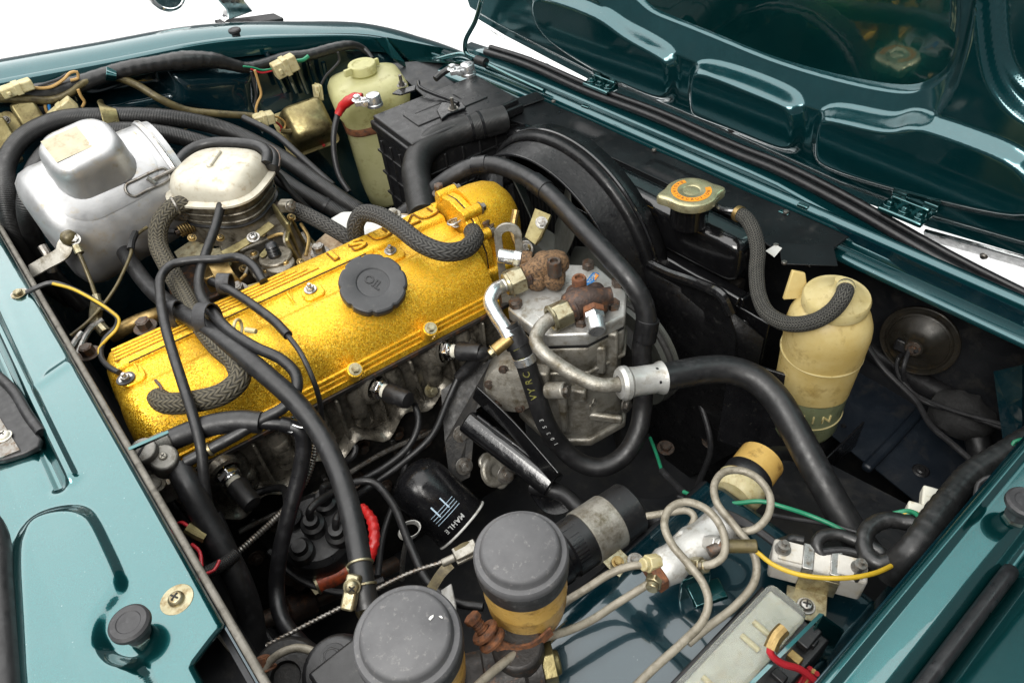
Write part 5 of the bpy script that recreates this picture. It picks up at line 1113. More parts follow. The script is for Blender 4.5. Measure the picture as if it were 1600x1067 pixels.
# washer tank
wt = thing('washer_tank', 'yellowed plastic washer reservoir behind the battery', 'reservoir', WY(575, 250, .50))
wc = WY(570, 118, .53); WMx = T(wc.x, wc.y, 0) @ RZ(R(-20)); z0 = wc.z
def wl(a, b, z, r=.03): return [WMx @ V((p[0], p[1], z)) for p in rrect(a, b, min(r, a / 2 - .001, b / 2 - .001), 6)]
g = G(); g.loft([wl(.085, .08, z0 - .245), wl(.098, .088, z0 - .238), wl(.106, .094, z0 - .21), wl(.112, .098, z0 - .09), wl(.116, .100, z0 - .066), wl(.130, .112, z0 - .050), wl(.136, .118, z0 - .034), wl(.134, .116, z0 - .018), wl(.122, .104, z0 - .006), wl(.096, .080, z0 + .000), wl(.06, .055, z0 + .002)]); part('tank', g, MT['washer_tank'], wt, smooth=60)
g = G(); g.loft([wl(.116, .101, z0 - .086, .032), wl(.1185, .1035, z0 - .084, .032), wl(.1185, .1035, z0 - .074, .032), wl(.117, .101, z0 - .072, .032)]); part('band', g, MT['rust'], wt)
g = G(); g.lathe([(.024, -.010), (.025, .003), (.0235, .006), (.017, .006), (.015, .004), (0, .004)], T(WY(566, 104, .53)), 36); g.box(.014, .006, .012, T(WY(544, 114, .52))); g.box(.014, .006, .012, T(WY(586, 98, .54))); part('filler_cap', g, MT['washer_tank'], wt, bevel=.001)
# overflow bottle
ob_ = thing('overflow_bottle', 'yellowed coolant overflow bottle with low green coolant and MIN mark', 'bottle', (.37, -.352, -.285))
bx, by = W(1297, 500, -.07)[:2]; OM = T(bx, by, 0)
rB = .047
prof = [(0, -.285), (.030, -.285), (.038, -.280), (.042, -.268)]
prof = [(r, z + .030) for r, z in prof]; lvl = -.172
g = G(); g.lathe(prof + [(.0428, lvl)], OM, 56); part('coolant_zone', g, MT['coolant'], ob_, smooth=50)
g = G(); g.lathe([(.0428, lvl), (.0440, -.14), (.0455, -.105), (.0460, -.090), (.0462, -.080), (.0448, -.068), (.041, -.058), (.035, -.051), (.030, -.047), (.029, -.040), (0, -.039)], OM, 56, wob=lambda a, r, z: 1 + .02 * math.cos(4 * a)); part('shell', g, MT['bottle'], ob_, smooth=50)
for z, r in ((-.115, .0452), (-.212, .0424)):
    g = G(); g.torus(r, .0011, OM @ T(0, 0, z), 56, 6); part('level_ring', g, MT['bottle_cap'], ob_)
g = G(); g.lathe([(.032, -.048), (.035, -.046), (.0355, -.036), (.034, -.033), (.030, -.033), (.026, -.030), (.012, -.026), (.007, -.022), (.0065, -.012), (0, -.012)], OM, 40); capb = part('cap', g, MT['bottle_cap'], ob_, smooth=50)
g = G(); g.prism([(-.012, 0), (.016, 0), (.010, .03), (-.004, .034)], -.003, .003, T(W(1240, 466, -.058)) @ RZ(R(-40)) @ Matrix.Rotation(R(70), 4, 'X')); part('carry_tab', g, MT['bottle'], ob_, bevel=.001)
vd = math.atan2(CAM.y - by, CAM.x - bx)
for k, ch in enumerate('MIN'):
    a = vd + .30 + (k - 1) * .36; z = -.194
    m = OM @ RZ(a) @ T(.0428, 0, z) @ Matrix(((0, 0, 1, 0), (1, 0, 0, 0), (0, 1, 0, 0), (0, 0, 0, 1))); part('moulded_letter', text_mesh(ch, .0165, .0010, m, .0001), MT['bottle_cap'], ob_)
g = G(); g.box(.11, .0025, .05, T(bx - .002, by - .055, -.27)); g.box(.004, .10, .16, T(bx - .045, by + .03, -.22) @ RZ(R(20))); part('holder', g, MT['black_gloss'], ob_, bevel=.001)

# ================================================================== brake and clutch master cylinders
def reservoir(px, py, z, r, label, grp='fluid reservoirs with grey caps', tilt=(0, 0, 1)):
    p = W(px, py, z); t = thing('fluid_reservoir', label, 'reservoir', p - V((0, 0, .1)), grp); M = frame(p, tilt, (1, 0, 0))
    g = G(); g.lathe([(0, 0), (r * .74, 0), (r * .80, -.0012), (r * .83, -.0035), (r * .845, -.0075), (r * .86, -.0085), (r * .955, -.0092), (r * .99, -.011), (r, -.0135), (r, -.017)], M, 72); part('cap', g, MT['cap_grey'], t, smooth=40)
    g = G(); g.lathe([(r, -.0165), (r * 1.003, -.020), (r * .985, -.034), (r * .96, -.038), (r * .90, -.038)], M, 72); part('cap_skirt', g, MT['cap_skirt'], t, smooth=40)
    g = G(); g.lathe([(r * .93, -.030), (r * .925, -.064), (r * .935, -.066), (r * .925, -.068), (r * .90, -.088), (r * .85, -.102), (r * .74, -.110), (r * .45, -.112), (0, -.112)], M, 64); part('bowl', g, MT['amber'], t, smooth=50)
    g = G(); g.lathe([(r * .76, -.106), (r * .82, -.107), (r * .76, -.114), (r * .5, -.116), (r * .4, -.13)], M, 48); part('band', g, MT['rust'], t); return t
pa = reservoir(812, 852, -.002, .0385, 'grey capped amber brake fluid reservoir, upper of the two', tilt=(0, -.02, 1)); pb = reservoir(633, 987, .004, .0405, 'grey capped fluid reservoir at the bottom edge, paint flecks on top', tilt=(0, -.08, 1))
for px, py, s in ((648, 938, (.006, .0015)), (655, 942, (.005, .002)), (642, 934, (.003, .001)), (674, 964, (.0022, .0045)), (689, 964, (.0028, .0013))):
    q = W(px, py, .004); g = G(); g.prism([(x * s[0] * random.uniform(.7, 1.2), y * s[1] * random.uniform(.7, 1.3)) for x, y in ((-.5, -.3), (.2, -.6), (.6, .1), (.1, .5), (-.6, .4))], .0, .0006, frame(q, (0, -.08, 1)) @ RZ(random.random() * 3)); part('paint_fleck', g, MT['white_paint'], pb)
mc = thing('brake_master_cylinder', 'rusty brake master cylinder under the upper reservoir', 'master cylinder', W(810, 1030, -.13))
a, b = W(700, 1075, -.125), W(846, 1040, -.125); b = V((b.x, a.y + (b.y - a.y), b.z)); d = (b - a); M = frame(a, d, (0, 0, 1)); L_ = d.length
g = G(); g.lathe([(0, -.08), (.024, -.08), (.024, L_ * .4), (.026, L_ * .42), (.026, L_ * .8), (.023, L_ * .84), (.023, L_), (0, L_)], M, 36); part('barrel', g, MT['iron_dark'], mc, smooth=40)
g = G(); g.add(*_prism(hexpoly(.0185), L_, L_ + .012), M); g.lathe([(.011, L_ + .012), (.010, L_ + .016), (.006, L_ + .017), (0, L_ + .015)], M, 20); part('end_plug', g, MT['gold_zinc'], mc, bevel=.001)
g = G(); g.cyl(.022, -.05, 0, T(W(808, 1005, -.088)), 28); part('reservoir_neck', g, MT['iron_dark'], mc, bevel=.003)
for px, py, mt in ((738, 968, 'rust'), (765, 1000, 'rust')):
    pass
t = thing('clamp_screw', 'rusty copper coloured clamp screw beside the upper reservoir', 'screw', W(752, 980, -.07))
a, b = W(735, 962, -.055), W(772, 1003, -.075); M = frame(a, b - a); L_ = (b - a).length
g = G(); g.add(*_prism(hexpoly(.0075), 0, .006), M); part('head', g, MT['rust'], t, bevel=.0008, seg=1)
g = G(); g.cyl(.0046, .006, L_, M, 14); 
for k in range(11): g.torus(.0047, .0007, M @ T(0, 0, .008 + k * .0025), 14, 5)
part('thread', g, MT['rust'], t)
g = G(); g.torus(.009, .0035, M @ T(0, 0, L_ * .62), 18, 8); g.torus(.009, .0035, M @ T(0, 0, L_ * .92), 18, 8); part('clamp_lug', g, MT['rust'], t)
g = G(); g.strip(pts([(757, 990, -.075), (790, 1012, -.088), (830, 1010, -.088), (862, 985, -.086)]), .010, .002, (0, -1, .2)); part('strap', g, MT['rust'], t)
cm = thing('clutch_master_cylinder', 'black clutch cylinder with hex bolt left of the lower cap', 'master cylinder', W(540, 1050, -.13))
g = G(); g.lathe([(0, -.05), (.030, -.05), (.031, 0), (.028, .012), (.012, .014), (0, .014)], frame(W(530, 1050, -.10), (-.1, -.3, 1)), 30); g.box(.06, .05, .03, T(W(560, 1060, -.09))); part('body', g, MT['black_plastic'], cm, bevel=.003)
bolt(cm, W(521, 1027, -.085), (-.1, -.2, 1), .0075, MT['black_gloss'], .006)
g = G(); g.lathe([(.035, -.03), (.036, 0), (.032, .008), (.014, .009), (.012, .004), (0, .004)], frame(W(450, 1058, -.16), (-.1, -.3, 1)), 36); part('round_cover', g, MT['engine_black'], cm, smooth=40)

# ================================================================== ignition coil, filter, valve, fuse box, resistor
co = thing('ignition_coil', 'black ignition coil in a plated band behind the brake reservoir', 'coil', W(930, 840, -.19))
a, b = W(868, 872, -.165), W(985, 792, -.172); M = frame(a, b - a, (0, 0, 1)); L_ = (b - a).length
g = G(); g.lathe([(0, -.02), (.014, -.02), (.018, -.012), (.0275, -.010), (.029, -.006), (.029, .003), (.027, .005), (.027, .010), (.029, .012), (.029, .026)], M, 44); part('cap', g, MT['black_gloss'], co, smooth=40)
g = G(); g.lathe([(.029, .012), (.029, L_ * .98), (.027, L_), (0, L_)], M, 48); part('can', g, MT['black_plastic'], co, smooth=40)
g = G(); g.lathe([(.029, L_ * .36), (.0305, L_ * .36), (.0305, L_ * .72), (.029, L_ * .72)], M, 48); g.box(.020, .022, .024, M @ T(-.034, -.016, L_ * .5)); part('clamp_band', g, MT['alu_dirty'], co, bevel=.0008)
g = G(); g.strip(pts([(950, 862, -.172), (968, 880, -.176), (985, 892, -.178), (1000, 893, -.178)]), .024, .002, (0, 0, 1)); part('foot', g, MT['zinc'], co, bevel=.0006)
bolt(co, W(965, 878, -.17), (0, -.3, 1), .0042, MT['brass'], .004); bolt(co, W(993, 876, -.165), (0, -.1, 1), .0055, MT['bolt_steel'], .005)
fu = thing('fuel_filter', 'amber and white fuel filter behind the looped brake pipes', 'filter', W(1165, 745, -.2))
a, b = W(1146, 775, -.185), W(1190, 718, -.185); M = frame(a, b - a, (0, 0, 1)); L_ = (b - a).length
g = G(); g.lathe([(0, -.014), (.008, -.014), (.008, -.004), (.022, -.002), (.027, .004), (.028, .010), (.028, .018)], M, 40); part('end_cap', g, MT['cream'], fu, smooth=40)
g = G(); g.lathe([(.026, .018), (.026, L_), (.022, L_ + .003), (.009, L_ + .004), (.009, L_ + .012), (0, L_ + .012)], M, 40); part('bowl', g, MT['amber'], fu, smooth=40)
g = G(); g.lathe([(.027, .020), (.0275, .021), (.0275, .034), (.027, .035)], M, 40); part('holder_band', g, MT['black_plastic'], fu)
g = G(); g.tube([M @ V((0, 0, -.006)), M @ V((0, 0, -.024)), M @ V((-.01, -.006, -.045)), W(1100, 815, -.21)], .0085, 14, .005); part('hose', g, MT['rubber'], fu)
g = G(); g.torus(.0092, .0012, M @ T(0, 0, -.012), 22, 6); g.torus(.0092, .0012, M @ T(0, 0, -.017), 22, 6); part('spring_clip', g, MT['bolt_steel'], fu)
wire('hose', [(1192, 712, -.185), (1215, 708, -.20), (1245, 712, -.22), (1275, 735, -.24)], .0085, 'rubber', 'black fuel hose leaving the amber filter', 'hose', None, 14)
pv = thing('proportioning_valve', 'cast alloy brake valve block with several pipes', 'valve', W(1080, 860, -.13))
a, b = W(1030, 893, -.125), W(1128, 822, -.118); M = frame(a, b - a, (0, 0, 1)); L_ = (b - a).length
lo = []
for z, r in ((0, .014), (.010, .0165), (.020, .015), (.032, .0165), (.044, .018), (.056, .0155), (.070, .017), (.084, .0175), (L_ - .006, .015), (L_, .013)): lo.append([M @ V((r * 1.0 * math.cos(q), r * 1.15 * math.sin(q), z)) for q in [2 * math.pi * i / 18 for i in range(18)]])
g = G(); g.loft(lo); part('body', g, MT['alu_cast'], pv, smooth=50)
g = G(); g.add(*_prism(hexpoly(.0165), -.010, .0), M); part('end_nut', g, MT['rust'], pv, bevel=.001)
g = G(); g.cyl(.0165, L_, L_ + .008, M, 24); part('end_disc', g, MT['rust'], pv)
for px, py, z, ax, mt in ((1022, 908, -.12, (-.6, -.3, .1), 'zinc'), (1092, 884, -.11, (.2, -.6, .5), 'zinc'), (1015, 880, -.11, (-.7, .2, .4), 'cream'), (1118, 850, -.102, (.1, -.7, .6), 'alu_cast')):
    g = G(); Mx = frame(W(px, py, z), ax); g.add(*_prism(hexpoly(.0085), -.010, .004), Mx); g.cyl(.006, .004, .009, Mx, 14); part('pipe_union', g, MT[mt], pv, bevel=.0008, seg=1)
for z, y_ in ((.038, -.016), (.060, .016)): 
    g = G(); g.cyl(.010, 0, .022, M @ T(.004, y_, z) @ Matrix.Rotation(R(90 if y_ > 0 else -90), 4, 'X'), 18); part('port_boss', g, MT['alu_cast'], pv, bevel=.002)
g = G(); g.cyl(.0055, -.012, .004, frame(W(1126, 854, -.098), (.8, -.3, .1)), 14); part('switch', g, MT['bolt_dark'], pv)
g = G(); g.cyl(.0062, 0, .026, frame(W(1136, 853, -.096), W(1168, 853, -.096) - W(1136, 853, -.096)), 16); part('rubber_boot', g, MT['olive_pipe'], pv, bevel=.001)
g = G(); g.box(.030, .003, .04, T(W(1085, 915, -.15)) @ RZ(R(-25))); g.box(.034, .022, .003, T(W(1105, 925, -.166)) @ RZ(R(-25))); part('foot_bracket', g, MT['paint'], pv, bevel=.002)
rb = thing('ballast_resistor', 'white ceramic ballast resistor in a plated bracket', 'resistor', W(1275, 900, -.15))
a, b = W(1205, 866, -.132), W(1352, 903, -.132); d = b - a; L_ = d.length; M = frame((a + b) / 2, (0, 0, 1), d)
g = G(); g.box(L_, .024, .034, M @ T(0, 0, -.005)); part('ceramic_body', g, MT['ceramic'], rb, bevel=.003)
for sx_ in (-.31, .31): 
    g = G(); g.box(L_ * .26, .020, .003, M @ T(sx_ * L_, 0, .0125)); part('end_step', g, MT['ceramic'], rb, bevel=.001)
for sx_ in (-.12, .17):
    g = G(); g.box(.010, .0265, .0365, M @ T(sx_ * L_, 0, -.005)); part('bracket_band', g, MT['steel'], rb, bevel=.001)
g = G(); g.box(.034, .0015, .026, M @ T(.002, -.0142, -.010)); g.box(.036, .030, .002, M @ T(-.004, -.029, -.0225)); part('bracket_foot', g, MT['zinc'], rb, bevel=.0006)
screw(rb, M @ V((-.004, -.031, -.0215)), (0, 0, 1), .0062, MT['steel'], 1.35)
for sx_ in (-.40, .40):
    q = M @ V((sx_ * L_, 0, .014)); bolt(rb, q, (0, 0, 1), .0048, MT['bolt_steel'], .006); g = G(); g.cyl(.0026, 0, .013, T(q), 12); g.cyl(.0055, .0065, .0080, T(q), 16); part('terminal_stud', g, MT['bolt_steel'], rb)
fb = thing('fuse_box', 'fuse box with cloudy clear lid along the near fender', 'fuse box', W(1150, 1000, -.15))
fz = -.105; A_, B_, C_ = W(1205, 905, fz), W(1262, 958, fz), W(1030, 1090, fz); du = (A_ - C_).normalized(); dv = (B_ - A_); dv -= du * dv.dot(du); wv = dv.length; Lu = (A_ - C_).length + .06
M = frame(A_ - du * (Lu / 2) + dv / 2, (0, 0, 1), du)
g = G(); lo = [[M @ V((p[0], p[1], z)) for p in rrect(Lu * k1, wv * k2, .006, 3)] for z, k1, k2 in ((-.022, 1.0, 1.0), (-.008, 1, 1), (-.002, .985, .95), (0, .975, .90))]; g.loft(lo); part('lid', g, MT['clear_lid'], fb, smooth=40)
for k in (1, 2, 5):
    g = G(); g.cyl(.0028, -.009, .009, M @ T(Lu / 2 - .02 - k * .017, 0, -.0150) @ Matrix.Rotation(R(90), 4, 'X'), 12); part('glass_fuse', g, MT['cream' if k % 3 else 'steel'], fb)
g = G(); g.box(Lu - .004, wv - .006, .006, M @ T(0, 0, -.020)); part('fuse_board', g, MT['fuse_lid'], fb, bevel=.001)
g = G(); g.box(Lu + .004, wv + .03, .03, M @ T(0, -.008, -.0385)); part('base', g, MT['black_plastic'], fb, bevel=.002)
for k in range(5):
    g = G(); g.box(.008, .012, .010, M @ T(Lu / 2 - .012 - k * .022, -wv / 2 - .012, -.022)); part('fuse_clip', g, MT['brass' if k % 2 else 'black_plastic'], fb, bevel=.001)
g = G(); g.box(.022, .012, .008, M @ T(Lu / 2 - .014, -wv / 2 - .010, -.014)); part('latch', g, MT['black_plastic'], fb, bevel=.001)
t = thing('bracket_channel', 'open teal sheet channel beside the fuse box', 'bracket', W(1290, 985, -.16))
for q in ([(1285, 960, -.10), (1318, 985, -.13), (1290, 1030, -.17), (1248, 1022, -.14)], [(1280, 958, -.098), (1287, 960, -.098), (1180, 1067, -.10), (1170, 1067, -.10)], [(1318, 985, -.125), (1285, 961, -.098), (1282, 966, -.13), (1310, 990, -.15)]):
    g = G(); g.add(pts(q), [(0, 1, 2, 3)]); thick(part('sheet', g, MT['paint'], t, smooth=0), .002, 0)
wire('red_lead', [(1220, 985, -.085), (1208, 1002, -.085), (1203, 1018, -.09), (1220, 1035, -.10), (1250, 1045, -.11), (1272, 1062, -.12)], .0030, 'red_wire', 'red wire curling from the fuse box')
t = thing('terminal_sleeve', 'tan terminal sleeve on the red fuse wire', 'connector', W(1215, 990, -.085)); g = G(); g.tube(pts([(1225, 982, -.083), (1212, 996, -.085), (1204, 1014, -.089)]), .0058, 10, .004); part('sleeve', g, MT['brass'], t)
for k in range(4): wire('red_lead', [(1262 + k * 5, 1040 + k * 4, -.13), (1255 + k * 4, 1055, -.14), (1240 + k * 6, 1080, -.15)], .0022, ['red_wire', 'red_wire', 'tan_wire', 'red_wire'][k], ['leftmost thin red wire under the fuse box', 'second thin red wire under the fuse box', 'tan wire in the bundle under the fuse box', 'rightmost thin red wire under the fuse box'][k], 'wire', 'fuse box bundle')

# lower chassis pieces in the dark of the bay
t = thing('chassis_rail', 'black chassis rail low in the bay below the overflow bottle', 'rail', V((.34, -.30, -.46)))
g = G(); g.box(.40, .060, .07, T(.30, -.315, -.43) @ RZ(R(-6))); part('box_section', g, MT['bay_black'], t, bevel=.006)
for px, py in ((1080, 640), (1110, 690), (1165, 660), (1040, 700)): bolt(t, W(px, py, -.392), (0, -.1, 1), .0085, MT['bolt_dark'], .007)
g = G(); g.strip([V((.16, -.24, -.36)), V((.20, -.27, -.37)), V((.26, -.29, -.39))], .03, .003, (0, 0, 1)); part('tie_bracket', g, MT['bay_black'], t, bevel=.001)
t = thing('steering_shaft', 'dark steering shaft crossing low at the bottom left', 'shaft', W(470, 950, -.35))
g = G(); g.tube(pts([(330, 1010, -.30), (420, 965, -.33), (520, 925, -.36), (620, 880, -.39)]), .011, 14, .01); part('shaft', g, MT['bolt_dark'], t)
g = G(); g.cyl(.018, -.018, .018, frame(W(470, 946, -.345), W(520, 925, -.36) - W(420, 965, -.33)), 20); part('coupling', g, MT['rust_dark'], t, bevel=.003)
# ================================================================== horn, foam, front corner
hn = thing('horn', 'round dark horn on the front wall behind the overflow bottle', 'horn', WX(1437, 530, .55))
M = frame(WX(1436, 533, .548), (-1, -.15, .25), (0, 0, 1)) @ Matrix.Scale(.80, 4)
g = G(); g.lathe([(.060, -.004), (.060, .002), (.052, .003), (.050, .006), (.047, .007), (.046, .004), (.036, .010), (.026, .016), (.016, .024), (.014, .030), (0, .031)], M, 56); part('diaphragm', g, MT['horn_black'], hn, smooth=40)
g = G(); g.torus(.0585, .0025, M, 56, 8); part('rim', g, MT['horn_black'], hn)
g = G(); g.box(.020, .026, .012, M @ T(-.008, .016, .020)); part('terminal_block', g, MT['black_plastic'], hn, bevel=.002)
bolt(hn, M @ V((0, 0, .031)), M.to_3x3() @ V((0, 0, 1)), .006, MT['bolt_dark'], .004)
wire('horn_wire', [(1420, 548, 'x', .52), (1412, 575, 'x', .50), (1416, 600, -.25), (1440, 625, -.25), (1500, 645, -.24), (1572, 671, -.22)], .0028, 'cable', 'thin black horn wire reaching the taped foam', 'wire', 'horn wires')
wire('horn_wire', [(1432, 548, 'x', .52), (1405, 558, -.23), (1402, 580, -.24), (1425, 612, -.25), (1480, 638, -.24), (1570, 664, -.22)], .0028, 'cable', 'second thin black wire from the horn terminal', 'wire', 'horn wires')
wire('horn_wire', [(1355, 540, -.2), (1380, 575, -.22), (1430, 625, -.23), (1455, 665, -.22), (1490, 695, -.21), (1535, 735, -.20)], .0036, 'cable', 'longer black cable crossing the wheel arch panel', 'wire', 'horn wires')
fo = thing('wrapped_pipe', 'black front corner pipe wrapped in fuzzy foam', 'pipe', W(1500, 660, -.28))
g = G(); g.tube(pts([(1360, 545, -.28), (1400, 572, -.28), (1440, 598, -.275), (1490, 628, -.27), (1518, 665, -.27), (1530, 700, -.28), (1535, 760, -.32)]), .0145, 16, .008); part('pipe', g, MT['rubber'], fo)
g = G(); g.tube(pts([(1465, 628, -.265), (1490, 642, -.262), (1515, 655, -.262), (1545, 660, -.265)]), [.020, .029, .030, .018], 22, .005, wav=lambda L, a: 1 + .09 * math.sin(a * 3 + L * 90) + .05 * math.sin(a * 7 - L * 160)); part('foam_wrap', g, MT['foam'], fo)
g = G(); g.tube([WX(px, py, .53) for px, py in [(1565, 605), (1585, 590), (1620, 560)]], .006, 12, .006); one('bracket_rod', g, MT['paint'], 'teal rod stub at the far right edge', 'rod')
t = thing('bracket', 'dark teal bracket plate at the right edge under the fender', 'bracket', WX(1580, 630, .5)); g = G(); g.add([WX(*q) for q in [(1555, 580, .5), (1600, 570, .5), (1600, 690, .46), (1570, 690, .46)]], [(0, 1, 2, 3)]); thick(part('plate', g, MT['paint_bay'], t, smooth=0), .003)
# ================================================================== hoses
def hose(P, r, mat, label, cat='hose', group=None, n=20, step=.0035, name='hose', bands=(), bmat='steel', br=.0014, **k):
    if not bands:
        g = G(); g.tube(pts(P), r, n, step); return one(name, g, MT[mat], label, cat, group, **k)
    Q = pts(P); t = thing(name, label, cat, Q[0], group); g = G(); g.tube(Q, r, n, step); part('tube', g, MT[mat], t)
    S_, par = smooth_path(Q, .003)
    for (f, nm, w, th, bm_) in bands:
        i = min(len(S_) - 2, max(1, int(f * (len(S_) - 1)))) if not isinstance(f, tuple) else min(len(S_) - 2, max(1, min(range(len(S_)), key=lambda q: (S_[q] - W(*f)).length))); d = (S_[i + 1] - S_[i - 1]).normalized(); M = frame(S_[i], d)
        rr = r if not isinstance(r, (list, tuple)) else max(r)
        g = G(); g.lathe([(rr * .9, -w / 2), (rr + th, -w / 2), (rr + th, w / 2), (rr * .9, w / 2)], M, 28); part(nm, g, MT[bm_], t, bevel=min(th, w) * .25, seg=1)
    return t
# two big corded hoses in the far left
hose([(110, 470, -.16), (60, 430, -.10), (22, 360, -.02), (8, 300, 'y', .50), (12, 250, 'y', .53), (40, 212, 'y', .55), (95, 187, 'y', .56), (160, 182, 'y', .555), (260, 184, 'y', .54), (350, 202, 'y', .52), (430, 240, 'y', .46), (500, 288, 'y', .38), (560, 328, 'y', .32), (600, 350, 'y', .30)], .0125, 'rubber_cord', 'upper thick black corded hose arching round the silver canister')
hose([(130, 480, -.17), (90, 440, -.12), (56, 380, -.05), (42, 320, 'y', .46), (55, 265, 'y', .50), (90, 225, 'y', .53), (130, 208, 'y', .54), (200, 204, 'y', .53), (270, 212, 'y', .51), (340, 232, 'y', .48), (410, 262, 'y', .43), (470, 300, 'y', .38), (535, 335, 'y', .33), (580, 360, 'y', .30)], .0125, 'rubber_cord', 'lower thick black corded hose running just inside the upper one', bands=((.90, 'clip', .006, .001, 'rubber'),))
hose([(380, 184, 'y', .53), (430, 210, 'y', .48), (470, 245, 'y', .43), (520, 290, 'y', .37)], .0055, 'rubber', 'slim black tube lying above the two corded hoses')
hose([(400, 320, -.02), (430, 270, -.02), (455, 300, -.05), (490, 335, -.09)], .0045, 'rubber', 'thin dark tube behind the carburettor')
# braided breather hoses
hose([(302, 316, .000), (288, 318, .004), (268, 326, .004), (250, 350, -.005), (247, 380, -.02), (262, 415, -.03), (282, 450, -.036), (300, 482, -.034), (318, 512, -.024), (342, 542, -.020), (368, 566, -.022), (374, 592, -.026), (350, 614, -.030), (305, 627, -.034), (262, 630, -.040), (246, 622, -.046)], .0118, 'braid_olive', 'olive braided breather hose from the carburettor lid over the gold cover', bands=((.055, 'wire_clip', .003, .0015, 'bolt_steel'),))
hose([(462, 328, -.045), (480, 336, -.045), (510, 352, -.05), (540, 370, -.062), (565, 388, -.08)], .0105, 'braid', 'short braided hose from the carburettor elbow to behind the cover')
hose([(562, 392, -.078), (557, 372, -.055), (556, 350, -.032), (566, 335, -.018), (590, 336, -.010), (625, 356, -.006), (660, 382, -.006), (695, 394, -.010), (725, 390, -.018), (742, 372, -.026), (738, 362, -.032)], .0115, 'braid', 'thick braided hose looping over the gold cover by the raised letters')
g = G(); g.tube(pts([(246, 622, -.044), (232, 618, -.042), (222, 622, -.042)]), .0018, 8, .004); g.tube(pts([(254, 616, -.038), (252, 606, -.035), (243, 594, -.034)]), .0018, 8, .004); one('spring_clip', g, MT['bolt_dark'], 'two prongs of a spring clip at the breather hose end', 'clip')
# thick smooth hose across cover and down the near side
hose([(178, 362, -.04), (195, 395, -.045), (235, 450, -.045), (275, 482, -.035), (320, 512, -.018), (365, 545, -.012), (415, 585, -.016), (462, 628, -.030), (500, 678, -.045), (528, 735, -.055), (548, 800, -.062), (560, 860, -.068), (568, 915, -.076), (575, 950, -.085)], .0104, 'rubber', 'long smooth black hose crossing the gold cover and dropping to the bottom', bands=((.945, 'clamp_wire', .0022, .0016, 'zinc'), (.975, 'clamp_wire', .0022, .0016, 'zinc')))
t = thing('hose_clamp', 'plated wire hose clamp with cross-head screw at the hose foot', 'clamp', W(552, 920, -.065))
screw(t, W(550, 916, -.060), (-.3, -.7, .6), .0058, MT['zinc'], 1.3); g = G(); g.box(.010, .012, .03, frame(W(549, 925, -.066), W(545, 940, -.07) - W(552, 905, -.06))); part('clamp_block', g, MT['zinc'], t, bevel=.002)
g = G(); g.lathe([(.012, 0), (.012, .006), (.0125, .007), (.0125, .012), (.011, .013)], frame(W(575, 948, -.085), (.1, -.25, -.9)), 28); o = part('red_ringed_pipe', g, MT['zinc'], t)
# slim vacuum hoses
hose([(345, 303, .004), (345, 320, .004), (338, 350, -.004), (322, 395, -.018), (311, 435, -.018), (315, 465, -.012), (335, 492, -.006), (360, 518, -.004), (400, 543, -.006), (440, 562, -.012), (462, 585, -.020), (463, 610, -.028), (445, 635, -.036), (410, 655, -.042), (365, 682, -.048), (320, 706, -.052), (290, 722, -.054)], .0060, 'rubber', 'slim black hose from the lid front curling round to the heater tap', bands=((.012, 'clip', .003, .001, 'bolt_steel'), (.955, 'clip', .003, .0012, 'zinc')))
hose([(412, 440, -.035), (395, 415, -.028), (372, 402, -.022), (340, 405, -.016), (300, 407, -.012), (268, 414, -.010), (252, 432, -.010), (250, 460, -.008), (256, 500, -.006), (268, 545, -.008), (284, 595, -.014), (300, 645, -.026), (314, 700, -.045), (320, 760, -.075), (326, 800, -.10)], .0055, 'rubber', 'slim black hose hooking left and dropping past the heater tap')
hose([(330, 440, -.03), (342, 444, -.028), (370, 460, -.026), (400, 480, -.022), (430, 503, -.022), (450, 524, -.024)], .0055, 'rubber', 'short black sleeve lying across the ribbed end of the cover')
wire('cable', [(448, 522, -.024), (470, 552, -.028), (488, 590, -.042), (498, 620, -.065), (503, 655, -.10), (500, 690, -.14)], .0030, 'cable', 'thin black cable running down the near side of the cover', 'cable')
# rubber hose ties
for c, rr, ax, lb in (((272, 492, -.030), .0165, (.7, -.65, .02), 'grey rubber tie round the smooth and braided hoses, upper'), ((325, 500, -.012), .0195, (.62, -.75, .02), 'broad black rubber tie binding three hoses over the cover end'), ((352, 444, -.030), .0125, (.6, -.5, -.1), 'short grey rubber loop tie by the bracket tab')):
    g = G(); p = W(*c); M = frame(p, ax, (0, 0, 1)); lo = [(rr, -.008), (rr + .0022, -.008), (rr + .0022, .008), (rr, .008), (rr, -.008)]
    g.lathe(lo, M, 36, ey=.80); one('hose_tie', g, MT['rubber_grey'], lb, 'tie', 'rubber hose ties', bevel=.0006)
g = G(); g.torus(.009, .0018, frame(W(372, 512, -.010), (.6, -.6, 0)), 24, 8); g.tube(pts([(384, 515, -.006), (400, 518, -.006)]), .003, 8, .004); one('cable_tie', g, MT['cream'], 'cream cable tie round the slim hose on the cover', 'tie')
# radiator hose
hose([(662, 338, -.07), (655, 300, -.062), (650, 268, -.052), (658, 240, -.046), (680, 220, -.042), (715, 206, -.042), (750, 196, -.042), (788, 186, -.044)], .0215, 'rubber_cord', 'fat ribbed radiator hose bending beside the battery', n=28, bands=((.80, 'clip_ring', .004, .0012, 'black_gloss'), (.86, 'clip_ring', .004, .0012, 'black_gloss')))
